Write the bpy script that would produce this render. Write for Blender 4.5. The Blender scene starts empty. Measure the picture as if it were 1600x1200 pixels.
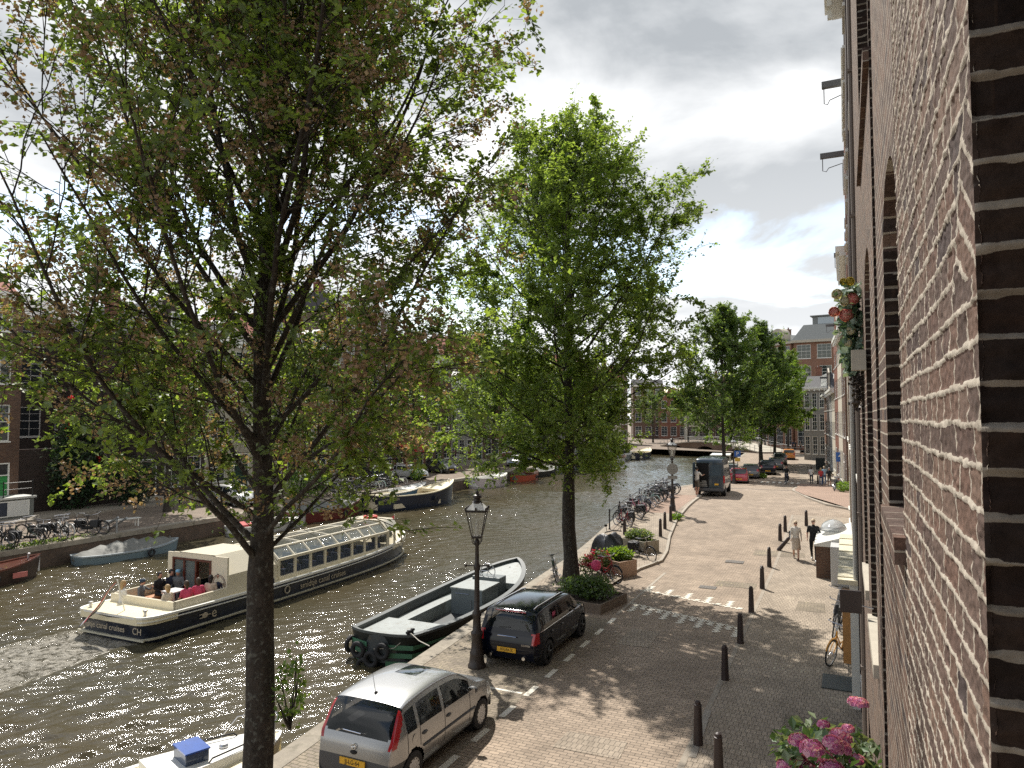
import bpy, bmesh, math, random
import numpy as np
from mathutils import Vector, Matrix
R=math.radians
PI=math.pi
random.seed(7)
C=bpy.data.collections.new('scene'); bpy.context.scene.collection.children.link(C)
sc=bpy.context.scene
# ---------------- camera
FPX=1109.; PIT=math.atan(52/FPX); YAW=R(25.12); CH=6.3
cd=bpy.data.cameras.new('camera'); cam=bpy.data.objects.new('camera',cd); C.objects.link(cam)
cd.sensor_fit='HORIZONTAL'; cd.sensor_width=36; cd.lens=36*FPX/1600; cd.clip_end=3000; cd.clip_start=.05
cam.location=(0,0,CH); cam.rotation_euler=(PI/2+PIT,0,YAW); sc.camera=cam
# ---------------- world: sky with clouds
SUN_EL=R(53); SUN_AZ=R(42)       # azimuth measured from +Y towards -X
sdir=Vector((-math.sin(SUN_AZ)*math.cos(SUN_EL),math.cos(SUN_AZ)*math.cos(SUN_EL),math.sin(SUN_EL)))
w=bpy.data.worlds.new('World'); sc.world=w; w.use_nodes=True
nt=w.node_tree; nt.nodes.clear(); N=nt.nodes.new; L=nt.links.new
out=N('ShaderNodeOutputWorld'); bg=N('ShaderNodeBackground'); L(bg.outputs[0],out.inputs[0])
sky=N('ShaderNodeTexSky'); sky.sky_type='NISHITA'; sky.sun_disc=False; sky.sun_elevation=SUN_EL; sky.sun_rotation=-SUN_AZ
sky.air_density=1.2; sky.dust_density=.4; sky.ozone_density=1.6
geo=N('ShaderNodeTexCoord'); sep=N('ShaderNodeSeparateXYZ'); L(geo.outputs['Generated'],sep.inputs[0])
def mth(op,a,b=None,c=None):
    n=N('ShaderNodeMath'); n.operation=op
    for i,v in enumerate((a,b,c)):
        if v is None: continue
        if isinstance(v,(int,float)): n.inputs[i].default_value=v
        else: L(v,n.inputs[i])
    return n.outputs[0]
zz=mth('ADD',mth('MAXIMUM',sep.outputs[2],0.0),.16)
px=mth('DIVIDE',sep.outputs[0],zz); py=mth('DIVIDE',sep.outputs[1],zz)
cmb=N('ShaderNodeCombineXYZ'); L(px,cmb.inputs[0]); L(py,cmb.inputs[1]); cmb.inputs[2].default_value=3.7
def wnoise(scale,detail,rough,off=0,dist=0):
    n=N('ShaderNodeTexNoise'); n.inputs['Scale'].default_value=scale; n.inputs['Detail'].default_value=detail; n.inputs['Roughness'].default_value=rough
    n.inputs['Distortion'].default_value=dist
    mp=N('ShaderNodeMapping'); mp.inputs['Location'].default_value=(off,off*.7,0); L(cmb.outputs[0],mp.inputs[0]); L(mp.outputs[0],n.inputs[0]); return n.outputs[0]
n1=wnoise(.85,9,.55,2.3,.3)
mr=N('ShaderNodeMapRange'); mr.interpolation_type='SMOOTHSTEP'; L(n1,mr.inputs[0]); mr.inputs[1].default_value=.405; mr.inputs[2].default_value=.48
n2=wnoise(.55,7,.5,8.1,.2); n3=wnoise(1.9,8,.55,4.4,.4)
grey=mth('ADD',mth('MULTIPLY',n2,.75),mth('MULTIPLY',n3,.25))
cr=N('ShaderNodeValToRGB'); L(grey,cr.inputs[0])
cr.color_ramp.elements[0].position=.44; cr.color_ramp.elements[0].color=(8.9,8.95,8.95,1)
cr.color_ramp.elements[1].position=.56; cr.color_ramp.elements[1].color=(3.2,3.4,3.6,1)
# clouds whiter towards the horizon
hz=N('ShaderNodeMapRange'); L(sep.outputs[2],hz.inputs[0]); hz.inputs[1].default_value=.02; hz.inputs[2].default_value=.42; hz.inputs[3].default_value=1; hz.inputs[4].default_value=0
mh=N('ShaderNodeMix'); mh.data_type='RGBA'; L(mth('MULTIPLY',hz.outputs[0],.65),mh.inputs[0]); L(cr.outputs[0],mh.inputs[6]); mh.inputs[7].default_value=(8.0,8.1,8.15,1)
sk2=N('ShaderNodeMix'); sk2.data_type='RGBA'; sk2.blend_type='MULTIPLY'; sk2.inputs[0].default_value=1; L(sky.outputs[0],sk2.inputs[6]); sk2.inputs[7].default_value=(1.75,1.5,1.32,1)
mx=N('ShaderNodeMix'); mx.data_type='RGBA'; L(mr.outputs[0],mx.inputs[0]); L(sk2.outputs[2],mx.inputs[6]); L(mh.outputs[2],mx.inputs[7])
zf=N('ShaderNodeMapRange'); L(sep.outputs[2],zf.inputs[0]); zf.inputs[1].default_value=.70; zf.inputs[2].default_value=.92; zf.inputs[3].default_value=1; zf.inputs[4].default_value=.5  # dims the unseen sky overhead to cut ambient light and deepen shadows
mz=N('ShaderNodeMix'); mz.data_type='RGBA'; mz.blend_type='MULTIPLY'; mz.inputs[0].default_value=1; L(mx.outputs[2],mz.inputs[6]); L(zf.outputs[0],mz.inputs[7])
L(mz.outputs[2],bg.inputs[0]); bg.inputs[1].default_value=.1
sl=bpy.data.lights.new('sun','SUN'); sl.energy=4.2; sl.angle=R(.55); sl.color=(1,.945,.86)
so=bpy.data.objects.new('sun',sl); C.objects.link(so); so.rotation_euler=sdir.to_track_quat('Z','Y').to_euler(); so.location=(0,0,60)
sc.view_settings.view_transform='Standard'; sc.view_settings.look='None'; sc.view_settings.exposure=0.68; sc.view_settings.gamma=1
sc.cycles.max_bounces=6; sc.cycles.diffuse_bounces=3; sc.cycles.glossy_bounces=3; sc.cycles.transmission_bounces=6; sc.cycles.transparent_max_bounces=8
sc.cycles.sample_clamp_indirect=4; sc.cycles.caustics_reflective=False; sc.cycles.caustics_refractive=False; sc.cycles.use_denoising=False
# ---------------- pixel -> world
def ray(px,py):
    x=(px-800)/FPX;y=-(py-600)/FPX
    fy=math.cos(PIT)-y*math.sin(PIT); fz=math.sin(PIT)+y*math.cos(PIT)
    return (x*math.cos(YAW)-fy*math.sin(YAW), x*math.sin(YAW)+fy*math.cos(YAW), fz)
def ss(a,b,t):
    t=max(0.,min(1.,(t-a)/(b-a)));return t*t*(3-2*t)
def gz(Y): return .9*ss(30,48,Y)*(1-ss(52,72,Y))
def P(px,py,z=0):
    r=ray(px,py);t=(z-CH)/r[2];return (r[0]*t,r[1]*t,z)
def Pg(px,py):
    z=0
    for i in range(30):
        a=P(px,py,z);z=.5*z+.5*gz(a[1])
    return (a[0],a[1],gz(a[1]))
WZ=-1.1
# ---------------- materials
MC={}
def mat(name,col,rough=.7,metal=0,var=0,vscale=3,bump=0,bscale=20,spec=.5,trans=0,emit=None,alpha=1,coat=0,dirt=None):
    key=name
    if key in MC: return MC[key]
    m=bpy.data.materials.new(name); m.use_nodes=True; t=m.node_tree; b=t.nodes['Principled BSDF']
    b.inputs['Base Color'].default_value=(*col,1); b.inputs['Roughness'].default_value=rough; b.inputs['Metallic'].default_value=metal
    b.inputs['Specular IOR Level'].default_value=spec; b.inputs['Transmission Weight'].default_value=trans; b.inputs['Coat Weight'].default_value=coat; b.inputs['Alpha'].default_value=alpha
    tc=t.nodes.new('ShaderNodeTexCoord')
    if var:
        n=t.nodes.new('ShaderNodeTexNoise'); n.inputs['Scale'].default_value=vscale; n.inputs['Detail'].default_value=6; n.inputs['Roughness'].default_value=.65
        t.links.new(tc.outputs['Object'],n.inputs[0])
        r=t.nodes.new('ShaderNodeMapRange'); t.links.new(n.outputs[0],r.inputs[0]); r.inputs[1].default_value=.3; r.inputs[2].default_value=.7; r.inputs[3].default_value=1-var; r.inputs[4].default_value=1+var
        mm=t.nodes.new('ShaderNodeMix'); mm.data_type='RGBA'; mm.blend_type='MULTIPLY'; mm.inputs[0].default_value=1; mm.inputs[6].default_value=(*col,1)
        t.links.new(r.outputs[0],mm.inputs[7]); 
        o=mm.outputs[2]
        if dirt:
            n2=t.nodes.new('ShaderNodeTexNoise'); n2.inputs['Scale'].default_value=vscale*2.3; n2.inputs['Detail'].default_value=8; t.links.new(tc.outputs['Object'],n2.inputs[0])
            r2=t.nodes.new('ShaderNodeMapRange'); t.links.new(n2.outputs[0],r2.inputs[0]); r2.inputs[1].default_value=.55; r2.inputs[2].default_value=.68
            m2=t.nodes.new('ShaderNodeMix'); m2.data_type='RGBA'; t.links.new(r2.outputs[0],m2.inputs[0]); t.links.new(o,m2.inputs[6]); m2.inputs[7].default_value=(*dirt,1); o=m2.outputs[2]
        t.links.new(o,b.inputs['Base Color'])
    if bump:
        n=t.nodes.new('ShaderNodeTexNoise'); n.inputs['Scale'].default_value=bscale; n.inputs['Detail'].default_value=6
        t.links.new(tc.outputs['Object'],n.inputs[0])
        bp=t.nodes.new('ShaderNodeBump'); bp.inputs['Strength'].default_value=1; bp.inputs['Distance'].default_value=bump; t.links.new(n.outputs[0],bp.inputs['Height']); t.links.new(bp.outputs[0],b.inputs['Normal'])
    if emit: b.inputs['Emission Color'].default_value=(*emit,1); b.inputs['Emission Strength'].default_value=1
    MC[key]=m; return m
def brickmat(name,c1,c2,mortar,bw=.21,bh=.065,ms=.011,axis='YZ',bump=.004,off=.5,spot=None,rough=.85,patch=.18,wob=.004):
    """brick courses laid out in real metres; axis says which two object axes carry the pattern"""
    if name in MC: return MC[name]
    m=bpy.data.materials.new(name); m.use_nodes=True; t=m.node_tree; b=t.nodes['Principled BSDF']; n=t.nodes.new; l=t.links.new
    tc=n('ShaderNodeTexCoord'); s=n('ShaderNodeSeparateXYZ'); l(tc.outputs['Object'],s.inputs[0]); c=n('ShaderNodeCombineXYZ')
    ix={'X':0,'Y':1,'Z':2}
    if axis=='SZ':   # sum of x and y along the wall
        a=n('ShaderNodeMath'); a.operation='ADD'; l(s.outputs[0],a.inputs[0]); l(s.outputs[1],a.inputs[1]); l(a.outputs[0],c.inputs[0]); l(s.outputs[2],c.inputs[1])
    else:
        l(s.outputs[ix[axis[0]]],c.inputs[0]); l(s.outputs[ix[axis[1]]],c.inputs[1])
    nz=n('ShaderNodeTexNoise'); nz.inputs['Scale'].default_value=7; nz.inputs['Detail'].default_value=3; l(tc.outputs['Object'],nz.inputs[0])
    vs=n('ShaderNodeVectorMath'); vs.operation='MULTIPLY_ADD'; l(nz.outputs['Color'],vs.inputs[0]); vs.inputs[1].default_value=(wob*2,wob*2,0); l(c.outputs[0],vs.inputs[2])
    br=n('ShaderNodeTexBrick'); l(vs.outputs[0],br.inputs[0]); br.offset=off; br.inputs['Scale'].default_value=1
    br.inputs['Brick Width'].default_value=bw; br.inputs['Row Height'].default_value=bh; br.inputs['Mortar Size'].default_value=ms/2; br.inputs['Mortar Smooth'].default_value=.25
    br.inputs['Color1'].default_value=(*c1,1); br.inputs['Color2'].default_value=(*c2,1); br.inputs['Mortar'].default_value=(*mortar,1)
    n2=n('ShaderNodeTexNoise'); n2.inputs['Scale'].default_value=.7; n2.inputs['Detail'].default_value=8; n2.inputs['Roughness'].default_value=.7; l(tc.outputs['Object'],n2.inputs[0])
    r=n('ShaderNodeMapRange'); l(n2.outputs[0],r.inputs[0]); r.inputs[1].default_value=.3; r.inputs[2].default_value=.7; r.inputs[3].default_value=1-patch; r.inputs[4].default_value=1+patch
    mm=n('ShaderNodeMix'); mm.data_type='RGBA'; mm.blend_type='MULTIPLY'; mm.inputs[0].default_value=1; l(br.outputs[0],mm.inputs[6]); l(r.outputs[0],mm.inputs[7])
    n4=n('ShaderNodeTexNoise'); n4.inputs['Scale'].default_value=45; n4.inputs['Detail'].default_value=4; l(tc.outputs['Object'],n4.inputs[0])
    r4=n('ShaderNodeMapRange'); l(n4.outputs[0],r4.inputs[0]); r4.inputs[1].default_value=.3; r4.inputs[2].default_value=.7; r4.inputs[3].default_value=.8; r4.inputs[4].default_value=1.2
    m4=n('ShaderNodeMix'); m4.data_type='RGBA'; m4.blend_type='MULTIPLY'; m4.inputs[0].default_value=1; l(mm.outputs[2],m4.inputs[6]); l(r4.outputs[0],m4.inputs[7]); o=m4.outputs[2]
    if spot:   # fallen petals and seeds
        v=n('ShaderNodeTexVoronoi'); v.inputs['Scale'].default_value=spot[1]; l(tc.outputs['Object'],v.inputs[0])
        n5=n('ShaderNodeTexNoise'); n5.inputs['Scale'].default_value=.35; n5.inputs['Detail'].default_value=5; l(tc.outputs['Object'],n5.inputs[0])
        th=n('ShaderNodeMapRange'); l(n5.outputs[0],th.inputs[0]); th.inputs[1].default_value=.42; th.inputs[2].default_value=.7; th.inputs[3].default_value=.02; th.inputs[4].default_value=spot[2]
        lt=n('ShaderNodeMath'); lt.operation='LESS_THAN'; l(v.outputs['Distance'],lt.inputs[0]); l(th.outputs[0],lt.inputs[1])
        sc_=n('ShaderNodeSeparateColor'); l(v.outputs['Color'],sc_.inputs[0]); g=n('ShaderNodeMath'); g.operation='GREATER_THAN'; l(sc_.outputs[0],g.inputs[0]); g.inputs[1].default_value=.6
        ml=n('ShaderNodeMath'); ml.operation='MULTIPLY'; l(lt.outputs[0],ml.inputs[0]); l(g.outputs[0],ml.inputs[1])
        m5=n('ShaderNodeMix'); m5.data_type='RGBA'; l(ml.outputs[0],m5.inputs[0]); l(o,m5.inputs[6]); m5.inputs[7].default_value=(*spot[0],1); o=m5.outputs[2]
    l(o,b.inputs['Base Color']); b.inputs['Roughness'].default_value=rough; b.inputs['Specular IOR Level'].default_value=.25
    bp=n('ShaderNodeBump'); bp.inputs['Distance'].default_value=bump; bp.inputs['Strength'].default_value=1
    iv=n('ShaderNodeMath'); iv.operation='MULTIPLY_ADD'; l(br.outputs['Fac'],iv.inputs[0]); iv.inputs[1].default_value=-1 if bump>0 else -1; l(n4.outputs[0],iv.inputs[2]); l(iv.outputs[0],bp.inputs['Height']); l(bp.outputs[0],b.inputs['Normal'])
    MC[name]=m; return m
# ---------------- mesh builder
class MB:
    def __init__(s): s.v=[]; s.f=[]; s.m=[]
    def add(s,vs,fs,mi=0,T=None):
        o=len(s.v)
        if T is not None: vs=[tuple(T@Vector(p)) for p in vs]
        s.v+= [tuple(p) for p in vs]; s.f+=[tuple(o+i for i in f) for f in fs]; s.m+=[mi]*len(fs); return s
    def box(s,x0,x1,y0,y1,z0,z1,mi=0,T=None,bev=0):
        if bev:
            bm=bmesh.new(); bmesh.ops.create_cube(bm,size=1)
            for v in bm.verts: v.co=Vector(((x0+x1)/2+v.co.x*(x1-x0),(y0+y1)/2+v.co.y*(y1-y0),(z0+z1)/2+v.co.z*(z1-z0)))
            bmesh.ops.bevel(bm,geom=bm.edges[:],offset=bev,segments=2,affect='EDGES',profile=.5)
            s.add([v.co[:] for v in bm.verts],[[v.index for v in f.verts] for f in bm.faces],mi,T); bm.free(); return s
        s.add([(x0,y0,z0),(x1,y0,z0),(x1,y1,z0),(x0,y1,z0),(x0,y0,z1),(x1,y0,z1),(x1,y1,z1),(x0,y1,z1)],
              [(0,3,2,1),(4,5,6,7),(0,1,5,4),(1,2,6,5),(2,3,7,6),(3,0,4,7)],mi,T); return s
    def tube(s,pts,r,n=8,mi=0,cap=True,T=None):
        pts=[Vector(p) for p in pts]; k=len(pts)
        if not hasattr(r,'__len__'): r=[r]*k
        vs=[];fs=[]; up=None
        for i,p in enumerate(pts):
            d=(pts[min(i+1,k-1)]-pts[max(i-1,0)]); d=d.normalized() if d.length>1e-9 else Vector((0,0,1))
            if up is None: up=d.orthogonal().normalized()
            else:
                up=up-d*up.dot(d); up=up.normalized() if up.length>1e-6 else d.orthogonal().normalized()
            q=d.cross(up)
            for j in range(n):
                a=2*PI*j/n; vs.append(tuple(p+(up*math.cos(a)+q*math.sin(a))*r[i]))
        for i in range(k-1):
            for j in range(n): fs.append((i*n+j,i*n+(j+1)%n,(i+1)*n+(j+1)%n,(i+1)*n+j))
        if cap: fs.append(tuple(range(n-1,-1,-1))); fs.append(tuple((k-1)*n+j for j in range(n)))
        s.add(vs,fs,mi,T); return s
    def lathe(s,prof,n=16,mi=0,T=None,c=(0,0,0),cap=True):
        vs=[];fs=[]
        for (r,z) in prof:
            for j in range(n):
                a=2*PI*j/n; vs.append((c[0]+r*math.cos(a),c[1]+r*math.sin(a),c[2]+z))
        for i in range(len(prof)-1):
            for j in range(n): fs.append((i*n+j,i*n+(j+1)%n,(i+1)*n+(j+1)%n,(i+1)*n+j))
        if cap and prof[0][0]>1e-4: fs.append(tuple(range(n-1,-1,-1)))
        if cap and prof[-1][0]>1e-4: fs.append(tuple((len(prof)-1)*n+j for j in range(n)))
        s.add(vs,fs,mi,T); return s
    def prism(s,poly,z0,z1,mi=0,T=None):
        n=len(poly); vs=[(x,y,z0) for x,y in poly]+[(x,y,z1) for x,y in poly]
        fs=[tuple(range(n-1,-1,-1)),tuple(range(n,2*n))]+[(i,(i+1)%n,n+(i+1)%n,n+i) for i in range(n)]
        s.add(vs,fs,mi,T); return s
    def ell(s,c,r,mi=0,n=12,m=8,T=None,rot=None):
        vs=[];fs=[]
        for i in range(m+1):
            th=PI*i/m
            for j in range(n):
                a=2*PI*j/n; v=Vector((r[0]*math.sin(th)*math.cos(a),r[1]*math.sin(th)*math.sin(a),r[2]*math.cos(th)))
                if rot is not None: v=rot@v
                vs.append((c[0]+v.x,c[1]+v.y,c[2]+v.z))
        for i in range(m):
            for j in range(n): fs.append((i*n+j,(i+1)*n+j,(i+1)*n+(j+1)%n,i*n+(j+1)%n))
        s.add(vs,fs,mi,T); return s
    def torus(s,c,R_,r,axis='Y',n=24,m=8,mi=0,T=None,sx=1):
        vs=[];fs=[]
        for i in range(n):
            a=2*PI*i/n
            for j in range(m):
                b=2*PI*j/m; rr=R_+r*math.cos(b); h=r*math.sin(b)*sx
                if axis=='Y': v=(rr*math.cos(a),h,rr*math.sin(a))
                elif axis=='Z': v=(rr*math.cos(a),rr*math.sin(a),h)
                else: v=(h,rr*math.cos(a),rr*math.sin(a))
                vs.append((c[0]+v[0],c[1]+v[1],c[2]+v[2]))
        for i in range(n):
            for j in range(m): fs.append((i*m+j,i*m+(j+1)%m,((i+1)%n)*m+(j+1)%m,((i+1)%n)*m+j))
        s.add(vs,fs,mi,T); return s
    def build(s,name,mats,parent=None,smooth=None,loc=None):
        me=bpy.data.meshes.new(name); me.from_pydata(s.v,[],s.f)
        if not isinstance(mats,(list,tuple)): mats=[mats]
        for m in mats: me.materials.append(m)
        if len(mats)>1: me.polygons.foreach_set('material_index',s.m)
        bm=bmesh.new(); bm.from_mesh(me); bmesh.ops.recalc_face_normals(bm,faces=bm.faces[:]); bm.to_mesh(me); bm.free()
        if smooth:
            me.polygons.foreach_set('use_smooth',[True]*len(me.polygons)); me.set_sharp_from_angle(angle=R(smooth))
        me.update()
        o=bpy.data.objects.new(name,me); C.objects.link(o)
        if parent: o.parent=parent
        if loc: o.location=loc
        return o
def fastmesh(name,V,F,mats,mi=None,parent=None,smooth=False):
    """numpy verts (n,3), faces (m,k)"""
    me=bpy.data.meshes.new(name); k=F.shape[1]
    me.vertices.add(len(V)); me.vertices.foreach_set('co',V.astype(np.float32).ravel())
    me.loops.add(F.size); me.loops.foreach_set('vertex_index',F.astype(np.int32).ravel())
    me.polygons.add(len(F)); me.polygons.foreach_set('loop_start',np.arange(0,F.size,k,dtype=np.int32))
    for m in (mats if isinstance(mats,(list,tuple)) else [mats]): me.materials.append(m)
    if mi is not None: me.polygons.foreach_set('material_index',mi.astype(np.int32))
    me.polygons.foreach_set('use_smooth',np.full(len(F),bool(smooth)))
    me.update(calc_edges=True); me.validate()
    o=bpy.data.objects.new(name,me); C.objects.link(o)
    if parent: o.parent=parent
    return o
def tag(o,label=None,cat=None,group=None,kind=None):
    if label: o['label']=label
    if cat: o['category']=cat
    if group: o['group']=group
    if kind: o['kind']=kind
    return o
def thing(name,label,cat,loc=(0,0,0),rz=0,group=None):
    o=bpy.data.objects.new(name,None); C.objects.link(o); o.location=loc; o.rotation_euler=(0,0,rz); o.empty_display_size=.2
    return tag(o,label,cat,group)
def dup(root,loc,rz=0,label=None,group=None,rot=None,scale=None):
    r=root.copy(); C.objects.link(r); r.location=loc; r.rotation_euler=rot or (0,0,rz)
    if scale: r.scale=(scale,)*3
    if label: r['label']=label
    if group: r['group']=group
    for ch in root.children:
        c=ch.copy(); C.objects.link(c); c.parent=r
        for g in ch.children:
            d=g.copy(); C.objects.link(d); d.parent=c
    return r
def text(s,size,m,parent,loc,rot,name='lettering',ext=.002,align='CENTER',sx=1):
    cu=bpy.data.curves.new(name,'FONT'); cu.body=s; cu.size=size; cu.extrude=ext; cu.align_x=align; cu.align_y='CENTER'
    tmp=bpy.data.objects.new(name,cu); C.objects.link(tmp)
    dg=bpy.context.evaluated_depsgraph_get(); me=bpy.data.meshes.new_from_object(tmp.evaluated_get(dg)); bpy.data.objects.remove(tmp)
    me.materials.clear(); me.materials.append(m); me.name=name
    o=bpy.data.objects.new(name,me); C.objects.link(o); o.parent=parent; o.location=loc; o.rotation_euler=rot; o.scale=(sx,1,1); return o
# ---- common materials
white=mat('white_paint',(.72,.71,.66),.45,var=.06); cream=mat('cream_paint',(.68,.62,.44),.35,var=.05,coat=.3)
black=mat('black_iron',(.015,.014,.014),.42,var=.3,vscale=8); rubber=mat('rubber',(.018,.018,.02),.8)
dglass=mat('dark_glass',(.02,.025,.03),.03,spec=.8); steel=mat('steel',(.5,.5,.52),.3,metal=1); chrome=mat('chrome',(.75,.75,.76),.12,metal=1)
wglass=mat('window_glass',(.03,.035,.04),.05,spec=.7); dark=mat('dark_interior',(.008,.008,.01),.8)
yplate=mat('yellow_plate',(.75,.42,.03),.4); orangem=mat('orange_reflector',(.7,.2,.02),.3); redlens=mat('red_lens',(.38,.01,.015),.15,coat=.5)
clearlens=mat('clear_lens',(.55,.56,.57),.12,coat=.6); stone=mat('pale_stone',(.42,.38,.31),.8,var=.15,bump=.003)
# ================= GROUND, QUAYS, WATER
pave=brickmat('road_clinker',(.365,.29,.222),(.27,.215,.165),(.11,.092,.075),bw=.21,bh=.105,ms=.013,axis='XY',bump=.005,spot=((.6,.54,.4),9,.2),patch=.26,wob=.010)
pave2=brickmat('footway_clinker',(.36,.30,.235),(.285,.237,.185),(.14,.118,.095),bw=.105,bh=.21,ms=.012,axis='XY',bump=.004,spot=((.62,.57,.42),11,.28),patch=.22,wob=.005)
pavered=brickmat('red_clinker',(.36,.25,.19),(.30,.21,.16),(.12,.1,.08),bw=.21,bh=.07,ms=.01,axis='XY',bump=.003,patch=.14)
parkm=brickmat('parking_clinker',(.27,.225,.17),(.21,.175,.14),(.12,.11,.07),bw=.21,bh=.105,ms=.016,axis='XY',bump=.005,spot=((.55,.48,.28),10,.34),patch=.25)
coping=mat('quay_stone',(.27,.235,.185),.85,var=.22,vscale=1.6,bump=.006,bscale=14,dirt=(.17,.15,.11))
kerbm=mat('kerb_stone',(.33,.29,.235),.8,var=.15,vscale=4,bump=.003)
earth=mat('ground_soil',(.20,.17,.13),.9,var=.2)
def QX(Y): # water side edge of our quay
    return float(np.interp(Y,[-30,9,15,21,29,38,46,58,72,95,125,136],[-9.0,-9.6,-10.2,-10.7,-11.3,-12.0,-12.1,-12.3,-13.0,-14.5,-15.8,-16.4]))
def FX(Y): # house front line on our side
    return float(np.interp(Y,[-50,46,62,85,110,150],[.18,.18,0,-1.3,-2.9,-4.6]))
def strip(name,fa,fb,Y0,Y1,dz,m,kind='structure',step=1.,lab=None,cat=None,nx=1):
    ys=[Y0+i*(Y1-Y0)/max(1,int((Y1-Y0)/step)) for i in range(int((Y1-Y0)/step)+1)]
    b=MB(); vs=[]
    for y in ys:
        a,c=fa(y),fb(y)
        for i in range(nx+1): vs.append((a+(c-a)*i/nx,y,gz(y)+dz))
    k=nx+1
    b.add(vs,[(i*k+j,i*k+j+1,(i+1)*k+j+1,(i+1)*k+j) for i in range(len(ys)-1) for j in range(nx)])
    o=b.build(name,m)
    tag(o,lab,cat,kind=kind); return o
# one sheet reaching the horizon, below everything
b=MB(); b.add([(-1500,-600,-3),(1500,-600,-3),(1500,2500,-3),(-1500,2500,-3)],[(0,1,2,3)]); tag(b.build('ground',earth),kind='structure')
# our side: road from quay to houses
KX=-2.75
strip('road',lambda y:QX(y)+.4,lambda y:FX(y)+.6,-40,170,0,pave,nx=2)
strip('footway',lambda y:KX+.0,lambda y:FX(y)+.5,-20,43.5,.004,pave2)
strip('canal_path',lambda y:QX(y)+.4,lambda y:float(np.interp(y,[22.9,29,31,33,36,40,44,48,50],[-8.1,-7.9,-7.45,-7.65,-8.2,-8.7,-8.9,-9.0,-9.1])),23.0,49.5,.09,pave2,step=.5)
strip('red_path',lambda y:QX(y)+.6,lambda y:-9.1,41.5,49.3,.094,pavered,step=.5)
strip('parking_bay',lambda y:QX(y)+.4,lambda y:-6.68,4,21.6,.004,parkm)
# kerb round the canal path
def kerb(name,fx,Y0,Y1,w,h,step=.5,m=kerbm):
    b=MB(); ys=[Y0+i*step for i in range(int((Y1-Y0)/step)+1)]; vs=[]
    for y in ys:
        x=fx(y); g=gz(y); vs+=[(x-w/2,y,g-.05),(x-w/2,y,g+h),(x+w/2,y,g+h),(x+w/2,y,g-.05)]
    fs=[(i*4+j,i*4+j+1,(i+1)*4+j+1,(i+1)*4+j) for i in range(len(ys)-1) for j in range(3)]+[(0,1,2,3),tuple(4*(len(ys)-1)+j for j in (3,2,1,0))]
    b.add(vs,fs); return tag(b.build(name,m),kind='structure')
kerb('kerb',lambda y:float(np.interp(y,[22.9,29,31,33,36,40,44,48,50],[-8.1,-7.9,-7.45,-7.65,-8.2,-8.7,-8.9,-9.0,-9.1]))+.07,28.5,49.5,.13,.10)
# curved kerb at the side street
def arcx(y): return 0
ab=MB(); pts=[]
a0=Pg(1240,768); a1=Pg(1262,779); a2=Pg(1292,790); a3=Pg(1327,797)
ctrl=[(-3.9,66),(-3.8,60),a0[:2],a1[:2],a2[:2],a3[:2],(.9,45.6)]
vs=[]
for i,(x,y) in enumerate(ctrl):
    p=Vector(ctrl[max(i-1,0)]); q=Vector(ctrl[min(i+1,len(ctrl)-1)]); d=(q-p).normalized(); nn=Vector((-d.y,d.x))*.09
    g=gz(y)
    for sx,hz_ in ((1,-.05),(1,.11),(-1,.11),(-1,-.05)): vs.append((x+nn.x*sx,y+nn.y*sx,g+hz_))
ab.add(vs,[(i*4+j,i*4+j+1,(i+1)*4+j+1,(i+1)*4+j) for i in range(len(ctrl)-1) for j in range(3)]); tag(ab.build('kerb',kerbm),kind='structure')
rb=MB(); poly=[c for c in ctrl]+[(1.2,66)]
rb.add([(x,y,gz(y)+.10) for x,y in poly],[tuple(range(len(poly)))]); 
strip('footway',lambda y:float(np.interp(y,[45.6,46.25,49.5,53,57.5,60,66,170],[.9,.1,-1.2,-2.7,-3.6,-3.8,-3.9,-8.])),lambda y:FX(y)+.6,45.6,72,.10,pavered,step=.5)
strip('footway',lambda y:FX(y)-3.4,lambda y:FX(y)+.6,72,150,.02,pave2,step=2)
# thin darker cross strip at the crest of the rise
strip('road_joint',lambda y:QX(y)+3,lambda y:-.4,58.7,59.3,.006,mat('worn_asphalt',(.10,.09,.085),.9,var=.2),step=.3)
# kerb edge line of the footway (flush band) 
strip('kerb_band',lambda y:KX-.12,lambda y:KX,-20,43.5,.008,mat('worn_kerb_band',(.29,.25,.20),.85,var=.2,vscale=3),step=1)
strip('kerb_band',lambda y:-6.78,lambda y:-6.68,22.2,29,.008,kerbm,step=1)
# parking bay dashes: worn white blocks
wp=mat('worn_white_marking',(.72,.68,.58),.8,var=.10,vscale=9,bump=.002,dirt=(.42,.37,.3))
b=MB(); y=6.2
while y<21.4:
    b.add([(-6.74,y,.009),(-6.6,y,.009),(-6.6,y+.62,.009),(-6.74,y+.62,.009)],[(0,1,2,3)]); y+=1.25
b.add([(-8.9,15.0,.009),(-6.8,15.0,.009),(-6.8,15.09,.009),(-8.9,15.09,.009)],[(0,1,2,3)])
tag(b.build('road_marking',wp),kind='structure')
b=MB()
for (a_,c_) in (((1003,880),(1018,897)),):
    pass
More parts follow.
